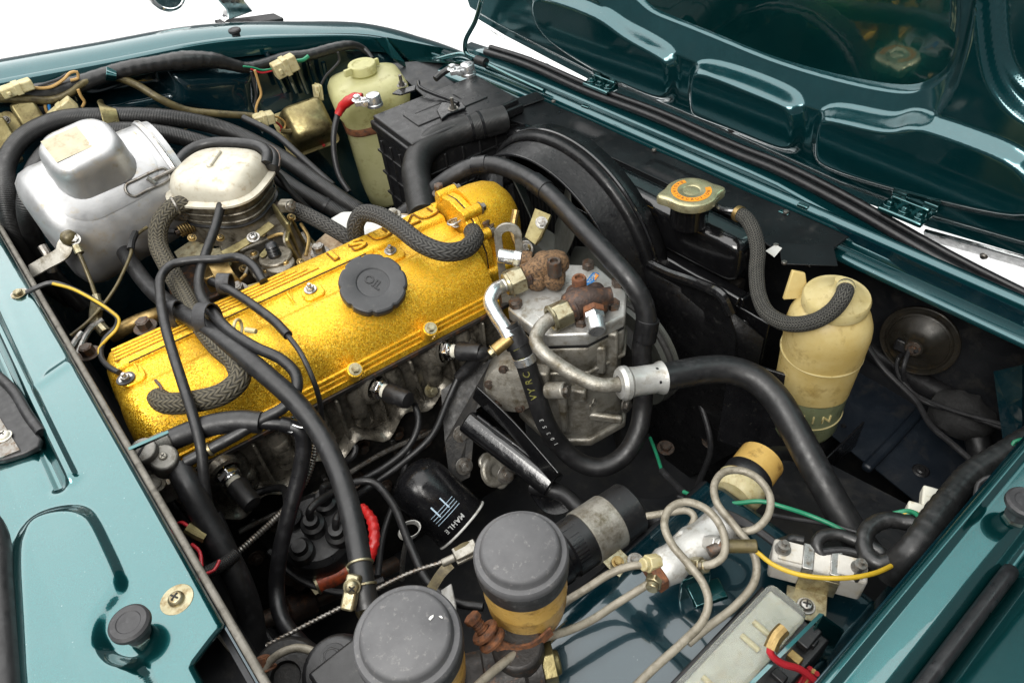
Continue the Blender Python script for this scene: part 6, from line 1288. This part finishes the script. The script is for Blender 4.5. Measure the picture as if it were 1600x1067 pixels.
# refrigerant hoses
hose([(610, 350, -.11), (660, 312, -.075), (700, 280, -.045), (735, 262, -.030), (770, 258, -.022), (812, 272, -.018), (852, 298, -.018), (911, 358, -.020), (954, 404, -.028), (989, 445, -.045), (1007, 480, -.068), (1010, 512, -.092), (1003, 540, -.115), (1004, 590, -.155), (1004, 634, -.190), (996, 676, -.215), (974, 712, -.236), (940, 730, -.243), (905, 722, -.236), (875, 695, -.212), (852, 659, -.172), (832, 600, -.122), (818, 558, -.088), (802, 525, -.066), (794, 508, -.055)], .0121, 'rubber', 'long thick refrigerant hose sweeping over the fan and looping under the compressor', n=24,
     bands=(((843, 292, -.018), 'sleeve', .030, .0014, 'rubber_gloss'), ((1008, 516, -.095), 'sleeve', .028, .0018, 'rubber_gloss'), ((752, 259, -.026), 'sleeve', .022, .0012, 'rubber_gloss'), (.985, 'sleeve', .022, .0020, 'rubber'), (.955, 'band', .010, .0010, 'alu_bright')))
t = thing('hose_clamp', 'worm drive hose clamp below the bent alloy pipe', 'clamp', W(790, 538, -.065))
g = G(); p = W(783, 540, -.066); M = frame(p, W(770, 552, -.07) - W(800, 528, -.06)); g.cyl(.0072, -.014, .010, M, 18); g.cyl(.005, -.018, -.014, M, 14); part('worm_housing', g, MT['brass'], t, bevel=.001); bolt(t, W(772, 548, -.070), W(770, 552, -.07) - W(800, 528, -.06), .0052, MT['zinc'], .005)
g = G(); g.tube([e1, e1 + (e1 - W(822, 432, HZ + .02)).normalized() * .006, W(772, 455, -.040), W(766, 470, -.044), W(775, 492, -.050), W(788, 512, -.056), W(797, 530, -.062)], .0086, 18, .004); one('refrigerant_pipe', g, MT['alu_bright'], 'bright bent alloy pipe between rear union nut and hose', 'pipe', smooth=60)
g = G(); g.tube([e2, e2 + (e2 - W(896, 482, HZ + .02)).normalized() * .005, W(842, 516, -.045), W(838, 534, -.048), W(850, 552, -.052), W(885, 578, -.064), (W(915, 594, -.072)), W(940, 602, -.076), W(975, 599, -.080)], .0080, 18, .004); one('refrigerant_pipe', g, MT['alu_dirty'], 'dull grey bent pipe from the near union nut to the crimped sleeve', 'pipe', smooth=60)
t = thing('refrigerant_hose', 'fat refrigerant hose with crimped sleeve arching down past the overflow bottle', 'hose', W(1035, 588, -.09))
a, b = W(966, 600, -.079), W(1034, 590, -.088); M = frame(a, b - a, (0, 0, 1)); L_ = (b - a).length
g = G(); g.lathe([(.009, 0), (.0165, .001), (.019, .005), (.019, .010), (.0168, .013), (.0162, .020), (.0162, L_ - .008), (.0185, L_ - .002), (.019, L_), (.015, L_)], M, 24, wob=lambda a, r, z: 1 - .04 * max(0, math.cos(a * 6)) if .012 < z < L_ - .006 else 1); part('crimp_sleeve', g, MT['alu_cast'], t, smooth=30)
g = G(); g.tube([b - (b - a) * .2, b] + pts([(1065, 584, -.092), (1100, 578, -.096), (1140, 578, -.100), (1180, 592, -.106), (1212, 622, -.115), (1238, 665, -.128), (1262, 710, -.142), (1288, 758, -.158), (1315, 805, -.175), (1345, 850, -.19), (1370, 880, -.20)]), .0158, 24, .005); part('hose', g, MT['rubber'], t)
# printed letters on the looping hose
Q = pts([(875, 695, -.212), (852, 659, -.172), (832, 600, -.122), (818, 558, -.088), (802, 525, -.066)]); S_, _ = smooth_path(Q, .002)
for k, ch in enumerate('10353  VYRC II'):
    if ch == ' ': continue
    i = int(8 + k * (len(S_) - 16) / 13); d = (S_[min(i + 2, len(S_) - 1)] - S_[max(0, i - 2)]).normalized(); nv = (CAM - S_[i]); nv = (nv - d * nv.dot(d)).normalized(); big = k > 6
    nv = (nv + d.cross(nv) * (-.25)).normalized()
    part('printed_letter', text_mesh(ch, .0115 if big else .007, .00008, frame(S_[i] + nv * .01225, nv, d if True else None), .0001), MT['print_yellow' if big else 'print_white'], bpy.data.objects['refrigerant_hose'])
# overflow hose
hose([(1152, 333, -.017), (1164, 340, -.016), (1176, 358, -.020), (1184, 390, -.032), (1182, 425, -.048), (1186, 462, -.060), (1200, 490, -.062), (1232, 506, -.055), (1272, 502, -.040), (1302, 484, -.025), (1318, 462, -.012), (1322, 446, -.012)], .0088, 'braid_fine', 'fine braided overflow hose from radiator neck to bottle cap', n=20, bands=((.02, 'clip', .006, .001, 'brass'), (.985, 'clip', .004, .001, 'cream')))
# heater hoses and tap by the cowl
hose([(278, 728, -.058), (296, 762, -.070), (322, 812, -.095), (350, 862, -.12), (376, 915, -.15), (392, 965, -.185), (400, 1030, -.22)], .0128, 'rubber', 'thick heater hose falling along the cowl edge')
t = thing('hose', 'short fat heater hose from the tap with slim tail over the cover', 'hose', W(265, 690, -.05))
g = G(); g.tube(pts([(262, 690, -.048), (290, 678, -.045), (330, 664, -.042), (375, 658, -.042), (408, 660, -.045)]), .0115, 20, .004); part('fat_hose', g, MT['rubber'], t)
g = G(); g.tube(pts([(402, 660, -.045), (425, 661, -.048), (445, 663, -.052)]), .0068, 14, .004); g.cyl(.0085, 0, .010, frame(W(438, 662, -.05), W(455, 664, -.054) - W(438, 662, -.05)), 18); part('tail', g, MT['rubber_gloss'], t)
hose([(448, 664, -.054), (468, 672, -.06), (474, 695, -.075), (468, 740, -.10), (452, 800, -.13), (438, 860, -.16), (432, 920, -.19), (440, 965, -.20), (470, 1005, -.20), (520, 1040, -.19)], .0085, 'rubber_gloss', 'flat dark hose dropping from the cover to the bottom left')
g = G(); g.tube(pts([(446, 655, -.05), (455, 652, -.05), (462, 662, -.052), (456, 675, -.055), (448, 672, -.054)]), .0014, 8, .003); g.tube(pts([(458, 664, -.05), (470, 668, -.05), (478, 668, -.05)]), .0013, 8, .003); one('spring_clip', g, MT['chrome'], 'bright wire spring clip on the slim hose tail', 'clip')
hv = thing('heater_tap', 'cast alloy heater tap by the cowl edge', 'valve', W(250, 720, -.06))
a, b = W(232, 702, -.038), W(262, 688, -.044); M = frame(a, b - a)
g = G(); g.cyl(.011, 0, (b - a).length, M, 22); g.box(.014, .012, .034, M @ T(0, .0, .016)); part('outlet', g, MT['tap_cast'], hv, bevel=.002)
g = G(); M = frame(W(226, 706, -.030), (-.1, -.25, 1)); g.lathe([(.012, -.022), (.013, -.004), (.0135, .004), (.0125, .006), (0, .007)], M, 26); part('valve_head', g, MT['tap_cast'], hv, bevel=.0008); g = G(); g.box(.018, .002, .0012, M @ T(0, 0, .007) @ RZ(.6)); part('slot', g, MT['dark'], hv)
g = G(); g.tube(pts([(226, 715, -.045), (232, 745, -.065), (242, 765, -.078)]), .0125, 20, .004); part('barrel', g, MT['tap_cast'], hv); 
g = G(); M = frame(W(256, 716, -.040), (.1, -.4, 1)); g.lathe([(.014, -.02), (.014, .002), (.0125, .004), (0, .005)], M, 24); part('inlet', g, MT['tap_cast'], hv, bevel=.001); screw(hv, M @ V((0, 0, .004)), (.1, -.4, 1), .004, MT['alu_dirty'], 1.1)
g = G(); g.tube(pts([(255, 750, -.08), (262, 775, -.10)]), .011, 16, .004); part('barrel', g, MT['tap_cast'], hv); bolt(hv, W(244, 754, -.062), (-.1, -.6, .7), .006, MT['alu_dirty'], .004)
g = G(); P_ = pts([(200, 699, -.004), (262, 672, -.004), (262, 675, -.008), (203, 702, -.008)]); g.add(P_, [(0, 1, 2, 3)]); thick(part('mount_plate', g, MT['paint'], hv, smooth=0), .003)
# spiral cable, throttle cable
g = G(); P_ = pts([(493, 695, -.09), (490, 715, -.10), (478, 750, -.115), (455, 785, -.13), (425, 815, -.14), (395, 842, -.145), (368, 866, -.15)]); g.tube(P_, .0032, 10, .0008, wav=lambda L, a: 1 + .18 * math.sin(L * 2 * math.pi / .0032)); one('spiral_cable', g, MT['bolt_steel'], 'silver spiral wound cable curving below the rear spark plug', 'cable', smooth=60)
t = thing('throttle_cable', 'twisted steel cable with fork end running to the lower cap', 'cable', W(560, 935, -.14))
g = G(); g.tube(pts([(416, 1008, -.15), (500, 965, -.145), (560, 935, -.14), (640, 895, -.14), (698, 876, -.14)]), .0021, 8, .0012, wav=lambda L, a: 1 + .28 * math.sin(2 * a - L * 1500)); part('strand', g, MT['bolt_steel'], t, smooth=60)
g = G(); a, b = W(690, 880, -.14), W(728, 862, -.14); M = frame(a, b - a, (0, 0, 1)); g.cyl(.0040, 0, .014, M, 14); g.box(.004, .014, .024, M @ T(.004, 0, .026)); g.box(.004, .014, .024, M @ T(-.004, 0, .026)); part('fork', g, MT['alu_dirty'], t, bevel=.001)
g = G(); g.strip(pts([(665, 935, -.16), (690, 895, -.15), (705, 880, -.145)]), .010, .003, (0, -.5, 1)); g.strip(pts([(712, 862, -.135), (730, 852, -.135), (745, 856, -.14)]), .008, .0015, (0, -.5, 1)); part('lever', g, MT['olive_pipe'], t)
sheet('bracket_plate', [(690, 922, -.18), (705, 912, -.17), (712, 945, -.18), (715, 1000, -.19), (703, 990, -.19)], MT['white_paint'], .002, None); o = bpy.data.objects['bracket_plate']; tag(o, 'sliver of pale plate between the two reservoirs', 'plate')
# brake pipes
def bpipe(P, label, r=.0037, mat='grey_pipe'): return wire('brake_pipe', P, r, mat, label, 'pipe', 'grey brake pipes', 12, .004)
bpipe([(1022, 906, -.12), (1000, 920, -.122), (960, 945, -.125), (925, 968, -.125), (890, 984, -.12), (840, 1000, -.105), (800, 1025, -.09), (750, 1067, -.075), (720, 1100, -.07)], 'grey brake pipe running diagonally down below the upper reservoir')
bpipe([(1014, 882, -.11), (985, 884, -.11), (955, 895, -.115), (915, 920, -.122), (872, 948, -.13), (850, 970, -.14)], 'short grey brake pipe from the valve to behind the upper reservoir')
bpipe([(1092, 884, -.106), (1115, 880, -.10), (1130, 868, -.095), (1133, 845, -.09), (1122, 815, -.085), (1100, 793, -.08), (1070, 784, -.08), (1046, 795, -.08), (1038, 820, -.082), (1050, 850, -.088), (1075, 880, -.095), (1098, 910, -.10), (1107, 940, -.105), (1098, 970, -.11), (1070, 1000, -.112), (1020, 1045, -.112), (990, 1075, -.112)], 'grey brake pipe with the lower front loop over the valve')
bpipe([(1150, 832, -.11), (1180, 826, -.105), (1200, 805, -.10), (1203, 775, -.095), (1185, 748, -.09), (1158, 735, -.09), (1130, 738, -.09), (1116, 758, -.092), (1120, 785, -.095), (1145, 818, -.10), (1170, 850, -.108), (1182, 880, -.115), (1178, 910, -.12), (1150, 945, -.125), (1105, 980, -.128), (1075, 1005, -.13)], 'grey brake pipe with the upper round loop by the fuel filter')
bpipe([(1060, 842, -.14), (1078, 825, -.13), (1085, 808, -.125), (1075, 798, -.125), (1050, 800, -.13), (1010, 806, -.135)], 'short grey pipe behind the valve loops', .0036)
bpipe([(410, 1060, -.13), (418, 1038, -.125), (435, 1022, -.12), (462, 1012, -.12), (490, 1018, -.12), (515, 1040, -.12), (535, 1075, -.12)], 'grey clutch pipe arching at the bottom edge')
t = thing('pipe_union', 'rusty union nut on the clutch pipe at the bottom left', 'union', W(415, 1042, -.13)); bolt(t, W(414, 1046, -.13), (.3, .6, .6), .007, MT['rust'], .010)
bpipe([(345, 985, -.04), (365, 1010, -.05), (395, 1040, -.06), (412, 1070, -.07)], 'pale pipe hugging the cowl corner at bottom left', .0048, 'grey_pipe')
# olive pipe and taped loom along the far wing
wire('fuel_pipe', [(-30, 152, 'y', .60), (40, 155, 'y', .60), (80, 157, 'y', .60), (105, 148, 'y', .60), (130, 130, 'y', .605), (155, 121, 'y', .61), (185, 122, 'y', .61), (215, 134, 'y', .60), (250, 155, 'y', .58), (290, 172, 'y', .57), (340, 178, 'y', .56), (400, 183, 'y', .55), (425, 190, 'y', .54)], .0060, 'olive_pipe', 'olive plastic pipe snaking along the far wing', 'pipe', None, 14)
g = G(); g.tube([WY(px, py, y) for px, py, y in [(-20, 150, .615), (60, 145, .612), (110, 136, .612), (160, 119, .612), (200, 108, .612), (240, 101, .61), (290, 95, .61), (335, 95, .61), (360, 101, .61), (385, 106, .61), (410, 101, .61), (445, 91, .61), (480, 87, .605), (520, 76, .60), (548, 71, .60), (568, 76, .60), (582, 92, .58)]], [.010, .013, .013, .0115, .0115, .012, .0145, .013, .010, .009, .009, .0095, .010, .009, .008, .005, .004], 16, .004, wav=lambda L, a: 1 + .025 * math.sin(L * 420 + 2 * a) + .03 * math.sin(L * 70 + 1)); one('wiring_loom', g, MT['tape'], 'black taped wiring loom along the far inner wing', 'loom')
t = thing('pipe_clip', 'small teal tab clipping pipe and loom to the far wing', 'clip', WY(173, 117, .60)); g = G(); g.strip([WY(174, 108, .605), WY(174, 118, .594), WY(173, 126, .60)], .014, .002, (0, -1, .2)); part('tab', g, MT['paint'], t, bevel=.0005)
# far wing electrics
def conn(px, py, y, s, mat, label, rot=0, ax=0, name='connector'):
    p = WY(px, py, y); t = thing(name, label, 'connector', p, 'pale plug connectors'); M = T(p) @ RZ(R(rot)) @ Matrix.Rotation(R(ax), 4, 'Y')
    g = G(); g.box(*s, M); part('shell', g, MT[mat], t, bevel=.002)
    g = G(); g.box(s[0] * .22, s[1] * 1.12, s[2] * 1.12, M @ T(s[0] * .02, 0, 0)); part('collar', g, MT[mat], t, bevel=.0015)
    g = G(); g.box(s[0] * .12, s[1] * .5, s[2] * .35, M @ T(-s[0] * .3, -s[1] * .5, 0)); part('latch', g, MT[mat], t, bevel=.001); return p
conn(445, 104, .585, (.042, .020, .026), 'cream', 'cream plug connector hanging under the far loom', -5, -8)
conn(412, 186, .54, (.034, .020, .018), 'cream', 'cream connector left of the brass regulator box', -10, 6)
conn(98, 173, .58, (.040, .018, .018), 'cream', 'cream connector above the left end of the corded hoses', -10, -22)
conn(26, 138, .60, (.042, .018, .014), 'cream', 'whitish connector block at the far left on the wing', 0, 0)
conn(497, 145, .57, (.014, .014, .028), 'cream', 'small upright cream connector beside the washer reservoir', 0, 8)
rg = thing('voltage_regulator', 'brass coloured voltage regulator box on the far wing', 'regulator', WY(480, 200, .56)); p = WY(480, 192, .545); RM = T(p) @ Matrix.Scale(1.28, 4) @ RZ(R(-8)) @ Matrix.Rotation(R(48), 4, 'X')
def rr_(a, b, z): return [RM @ V((q[0], q[1], z)) for q in rrect(a, b, .008, 4)]
g = G(); g.loft([rr_(.064, .056, -.024), rr_(.063, .055, -.018), rr_(.058, .050, .010), rr_(.054, .047, .018), rr_(.044, .038, .023)]); part('cover', g, MT['gold_zinc'], rg, smooth=50)
g = G(); g.prism(rrect(.076, .066, .008), -.027, -.0245, RM); part('base_plate', g, MT['gold_zinc'], rg, bevel=.0005)
bolt(rg, RM @ V((.012, -.030, -.024)), RM.to_3x3() @ V((0, 0, 1)), .003, MT['red'], .003, False, 'red_sealed_screw')
rl_ = thing('relay', 'brass relay box with screw tab at the far left', 'relay', WY(45, 190, .60)); M = T(WY(46, 182, .60)) @ RZ(R(0)) @ Matrix.Rotation(R(60), 4, 'X')
g = G(); g.box(.032, .042, .026, M); part('cover', g, MT['gold_zinc'], rl_, bevel=.004); g = G(); g.prism(rrect(.024, .046, .008), -.014, -.011, M @ T(-.028, -.004, 0)); part('tab', g, MT['gold_zinc'], rl_, bevel=.0005); screw(rl_, M @ V((-.028, .008, -.011)), M.to_3x3() @ V((0, 0, 1)), .0038, MT['bolt_steel'], 1.4)
g = G(); g.box(.026, .034, .024, M @ T(-.05, -.035, 0)); part('second_cover', g, MT['zinc'], rl_, bevel=.003)
rl2 = thing('relay', 'second dull brass relay partly cut by the left edge', 'relay', WY(4, 200, .60)); g = G(); g.box(.03, .04, .03, T(WY(2, 212, .59)) @ Matrix.Rotation(R(60), 4, 'X')); part('cover', g, MT['gold_zinc'], rl2, bevel=.003); g = G(); g.box(.034, .046, .004, T(WY(4, 224, .59)) @ Matrix.Rotation(R(60), 4, 'X')); part('base', g, MT['zinc'], rl2, bevel=.001)
FW = 'thin wires along the far wing'
def fwire(P, y, mat, label, r=.0022): return wire('loom_wire', [WY(a, b, y) for a, b in P], r, mat, label, 'wire', FW, 8, .005)
fwire([(45, 135), (60, 138), (80, 136), (100, 124), (110, 114), (120, 113), (122, 122), (110, 126)], .60, 'tan_wire', 'tan wire with a tight loop by the whitish connector')
fwire([(60, 135), (75, 130), (92, 124), (105, 116)], .602, 'cable', 'short dark wire beside the tan loop')
fwire([(122, 140), (126, 150), (132, 160), (128, 168)], .59, 'tan_wire', 'tan wire dropping to the left cream connector')
fwire([(70, 160), (72, 172), (78, 182), (84, 188)], .60, 'tan_wire', 'tan wire under the relay box')
fwire([(76, 160), (78, 172), (82, 180)], .598, 'blue', 'dark blue wire beside the relay')
fwire([(398, 110), (404, 130), (408, 148), (402, 162), (400, 175), (406, 184)], .575, 'tan_wire', 'tan wire from the loom down to the middle connector')
fwire([(392, 112), (398, 135), (400, 150), (398, 165)], .58, 'cable', 'black wire beside the tan drop wire')
fwire([(420, 186), (432, 192), (440, 200), (438, 206)], .545, 'red_wire', 'pinkish wire from connector to regulator', .0018)
fwire([(420, 182), (435, 184), (446, 194), (442, 206)], .545, 'tan_wire', 'tan wire from connector to regulator', .0018)
fwire([(462, 96), (474, 94), (482, 88)], .59, 'green_wire', 'green wires entering the cream loom connector', .0035)
fwire([(425, 108), (410, 110), (395, 106), (380, 104)], .592, 'green_wire', 'thin green wire left of the cream loom connector', .0016)
fwire([(425, 111), (408, 114), (392, 108)], .592, 'red_wire', 'thin red wire left of the cream loom connector', .0016)
fwire([(528, 82), (530, 95), (520, 108), (510, 118), (502, 132)], .585, 'cable', 'dark wire dropping to the small upright connector', .0024)
fwire([(545, 72), (560, 76), (572, 84), (582, 92)], .595, 'cable', 'thin dark wire at the end of the far loom', .0022)
fwire([(440, 205), (450, 206), (460, 203)], .53, 'olive_pipe', 'little sleeved terminal at the regulator foot', .0045)
# earth wires at the cowl
t = thing('earth_wire', 'earth wire with ring terminal bolted to the cowl, black and yellow', 'wire', W(30, 460, 0))
bolt(t, W(30, 460, .002), (0, 0, 1), .0055, MT['zinc'], .004); g = G(); g.cyl(.0100, .0, .0018, T(W(30, 460, .0005)), 24); part('ring_terminal', g, MT['steel'], t, bevel=.0004)
g = G(); g.tube(pts([(42, 457, .003), (58, 449, .006), (80, 442, .006), (110, 450, -.002), (145, 468, -.014), (172, 486, -.025), (184, 498, -.032), (180, 512, -.04), (165, 528, -.045), (158, 545, -.045)]), .0030, 10, .004); part('black_strand', g, MT['cable'], t)
g = G(); g.tube(pts([(82, 443, .009), (112, 451, .001), (147, 469, -.011), (173, 486, -.022), (186, 499, -.03), (182, 514, -.038), (167, 530, -.043), (155, 545, -.043), (160, 562, -.042), (172, 574, -.039)]), .0018, 8, .004); part('yellow_strand', g, MT['yellow_wire'], t)
g = G(); g.tube(pts([(157, 545, -.045), (159, 560, -.043), (170, 573, -.040), (186, 582, -.037)]), .0032, 10, .004); g.cyl(.010, 0, .0015, T(W(197, 592, -.0375)), 20); part('cover_ring', g, MT['cable'], t)
wire('idle_wire', [(230, 355, -.02), (215, 366, -.02), (206, 378, -.02), (205, 395, -.025), (195, 420, -.035), (180, 450, -.045), (160, 478, -.055), (135, 505, -.06), (110, 525, -.06)], .0022, 'olive_pipe', 'thin wire with rubber end hanging beside the smooth hose')
g = G(); g.tube(pts([(212, 364, -.019), (206, 378, -.02), (204, 390, -.023)]), .0048, 10, .004); one('wire_boot', g, MT['rubber'], 'little rubber boot on the thin hanging wire', 'boot')
g = G(); g.tube(pts([(190, 360, -.03), (215, 357, -.03), (240, 352, -.03)]), .0032, 8, .005); one('brass_rod', g, MT['brass'], 'short brass rod beside the top of the smooth hose', 'rod')
wire('vacuum_tube', [(185, 372, -.05), (210, 364, -.045), (245, 360, -.045), (275, 362, -.045)], .0042, 'rubber', 'dark tube passing behind the braided hose', 'hose')
wire('red_lead', [(275, 820, -.10), (285, 816, -.09), (294, 822, -.09)], .0018, 'red_wire', 'short red wire by the cowl edge, upper'); wire('red_lead', [(300, 850, -.10), (312, 862, -.10), (315, 885, -.10)], .0018, 'red_wire', 'short red wire by the cowl edge, lower')
wire('red_lead', [(322, 896, -.10), (335, 890, -.10), (343, 875, -.10)], .0016, 'red_wire', 'pinkish looped wire near the heater hose foot')
g = G(); g.tube(pts([(292, 824, -.09), (305, 832, -.095), (322, 840, -.10)]), .0062, 10, .004); one('bullet_connector', g, MT['gold_zinc'], 'olive bullet connector on the upper red wire', 'connector')
wire('corrugated_tube', [(300, 905, -.11), (325, 893, -.11), (350, 880, -.115), (368, 866, -.12)], .0065, 'ribbed', 'ribbed black conduit at the cowl edge', 'conduit', None, 12, .002)
# near-side wires
wire('yellow_lead', [(1166, 853, -.096), (1180, 860, -.098), (1205, 880, -.10), (1240, 895, -.10), (1280, 902, -.10), (1330, 902, -.10), (1370, 894, -.105), (1400, 880, -.11)], .0022, 'yellow_wire', 'yellow wire sagging across the white resistor')
wire('green_lead', [(1016, 684, -.26), (1026, 710, -.25), (1034, 735, -.24)], .0022, 'green_wire', 'green wire dropping beside the hose loop'); wire('green_lead', [(1068, 768, -.21), (1095, 780, -.20), (1120, 787, -.18), (1150, 786, -.17), (1190, 783, -.16), (1225, 792, -.16), (1265, 805, -.165), (1310, 825, -.165), (1345, 850, -.16)], .0024, 'green_wire', 'long green wire across the dark wheel arch')
g = G(); g.tube(pts([(1034, 735, -.24), (1050, 752, -.23), (1068, 769, -.21)]), .0042, 10, .004); one('wire_sleeve', g, MT['cable'], 'black sleeve joining the green wires', 'sleeve')
for k in range(5): wire('twisted_lead', [(1060 + k * 3, 776 + k * 3, -.20), (1110, 790 + k * 4, -.18), (1150, 805 + k * 3, -.165), (1180, 822 + k * 2, -.155), (1212, 845 + k * 2, -.145)], .0022, 'cable', ['uppermost black wire of the twisted bundle heading for the resistor', 'second black wire down in the twisted bundle by the resistor', 'middle black wire of the twisted bundle by the resistor', 'fourth black wire down in the twisted bundle by the resistor', 'lowest black wire of the twisted bundle heading for the resistor'][k], 'wire', 'twisted black bundle')
wire('black_lead', [(1200, 803, -.17), (1240, 810, -.175), (1290, 818, -.17), (1340, 832, -.165)], .0026, 'cable', 'black wire below the long green wire')
wire('rubber_tube', [(830, 758, -.25), (880, 772, -.25), (905, 795, -.25), (950, 830, -.25)], .010, 'rubber', 'dark printed hose passing under the bracket', 'hose', None, 14)
wire('rubber_tube', [(960, 800, -.22), (1010, 812, -.20), (1060, 820, -.19), (1110, 810, -.19)], .009, 'rubber', 'black tube lying behind the brake valve', 'hose', None, 14)
def loom(P, r, label): 
    g = G(); g.tube(pts(P), r, 16, .004, wav=lambda L, a: 1 + .035 * math.sin(L * 640 + a * 1.0 + 2 * math.sin(L * 45)) + .03 * math.sin(L * 95)); return one('wiring_loom', g, MT['tape'], label, 'loom')
loom([(1385, 900, -.13), (1402, 880, -.115), (1425, 858, -.10), (1450, 825, -.095), (1480, 785, -.095), (1515, 745, -.095), (1560, 715, -.09), (1620, 680, -.085)], .0125, 'thick black taped loom along the near fender edge')
loom([(1425, 862, -.108), (1400, 872, -.112), (1372, 880, -.115), (1355, 868, -.115), (1350, 845, -.115), (1358, 825, -.115), (1385, 812, -.115), (1412, 815, -.115), (1432, 818, -.112)], .0078, 'black taped loom looping back on itself beside the fender')
loom([(1285, 868, -.125), (1276, 852, -.12), (1284, 838, -.118), (1310, 835, -.118), (1340, 846, -.118), (1370, 858, -.118), (1380, 868, -.12)], .0058, 'slim taped loom arching over the resistor')
loom([(1255, 845, -.13), (1240, 842, -.13), (1228, 846, -.13), (1216, 850, -.125)], .0050, 'short taped stub beside the resistor stud')
wire('black_lead', [(1335, 905, -.12), (1348, 885, -.12), (1345, 868, -.12), (1320, 860, -.12), (1285, 862, -.12)], .0036, 'cable', 'black lead looping round the right resistor stud')
conn2 = thing('connector', 'white plug connector beside the taped loom', 'connector', W(1455, 795, -.13), 'pale plug connectors'); g = G(); g.box(.045, .020, .014, T(W(1455, 796, -.13)) @ RZ(R(25))); g.box(.018, .024, .018, T(W(1436, 806, -.13)) @ RZ(R(25))); part('shell', g, MT['white_plastic'], conn2, bevel=.002)
for k in range(4): wire('green_lead', [(1396 + 2 * k, 802 + k * 2, -.115), (1420 + 3 * k, 798 + k, -.108), (1436 + 3 * k, 808 + k * 2, -.10), (1434 + 3 * k, 830, -.098), (1418 + 3 * k, 848 + k, -.10)], .0022, ['green_wire', 'green_wire', 'yellow_wire', 'green_wire'][k], ['topmost green wire of the bunch by the white connector', 'second green wire of the bunch by the white connector', 'yellow wire among the green bunch by the white connector', 'lowest green wire of the bunch by the white connector'][k], 'wire', 'green wire bunch')
wire('black_lead', [(1525, 775, -.08), (1530, 755, -.075), (1548, 745, -.07), (1562, 748, -.07)], .0026, 'cable', 'thin wire loop poking over the fender edge')
wire('green_lead', [(1580, 700, -.08), (1585, 690, -.075), (1600, 686, -.075)], .0018, 'green_wire', 'tiny green wire at the right edge')

for k, (P, lb) in enumerate((([(420, 860, -.24), (470, 905, -.26), (540, 925, -.28), (600, 905, -.28)], 'dark cable low behind the condenser'), ([(640, 700, -.26), (625, 760, -.28), (600, 830, -.30), (590, 900, -.30)], 'dark cable hanging behind the oil filter'), ([(1060, 560, -.30), (1090, 620, -.32), (1110, 690, -.34), (1090, 760, -.30)], 'dark cable low beside the shroud'), ([(340, 800, -.16), (370, 870, -.20), (390, 950, -.24), (430, 1010, -.25)], 'dark cable under the heater hose'))):
    wire('low_cable', P, .0042, 'cable', lb, 'cable', 'low cables in the dark of the bay')
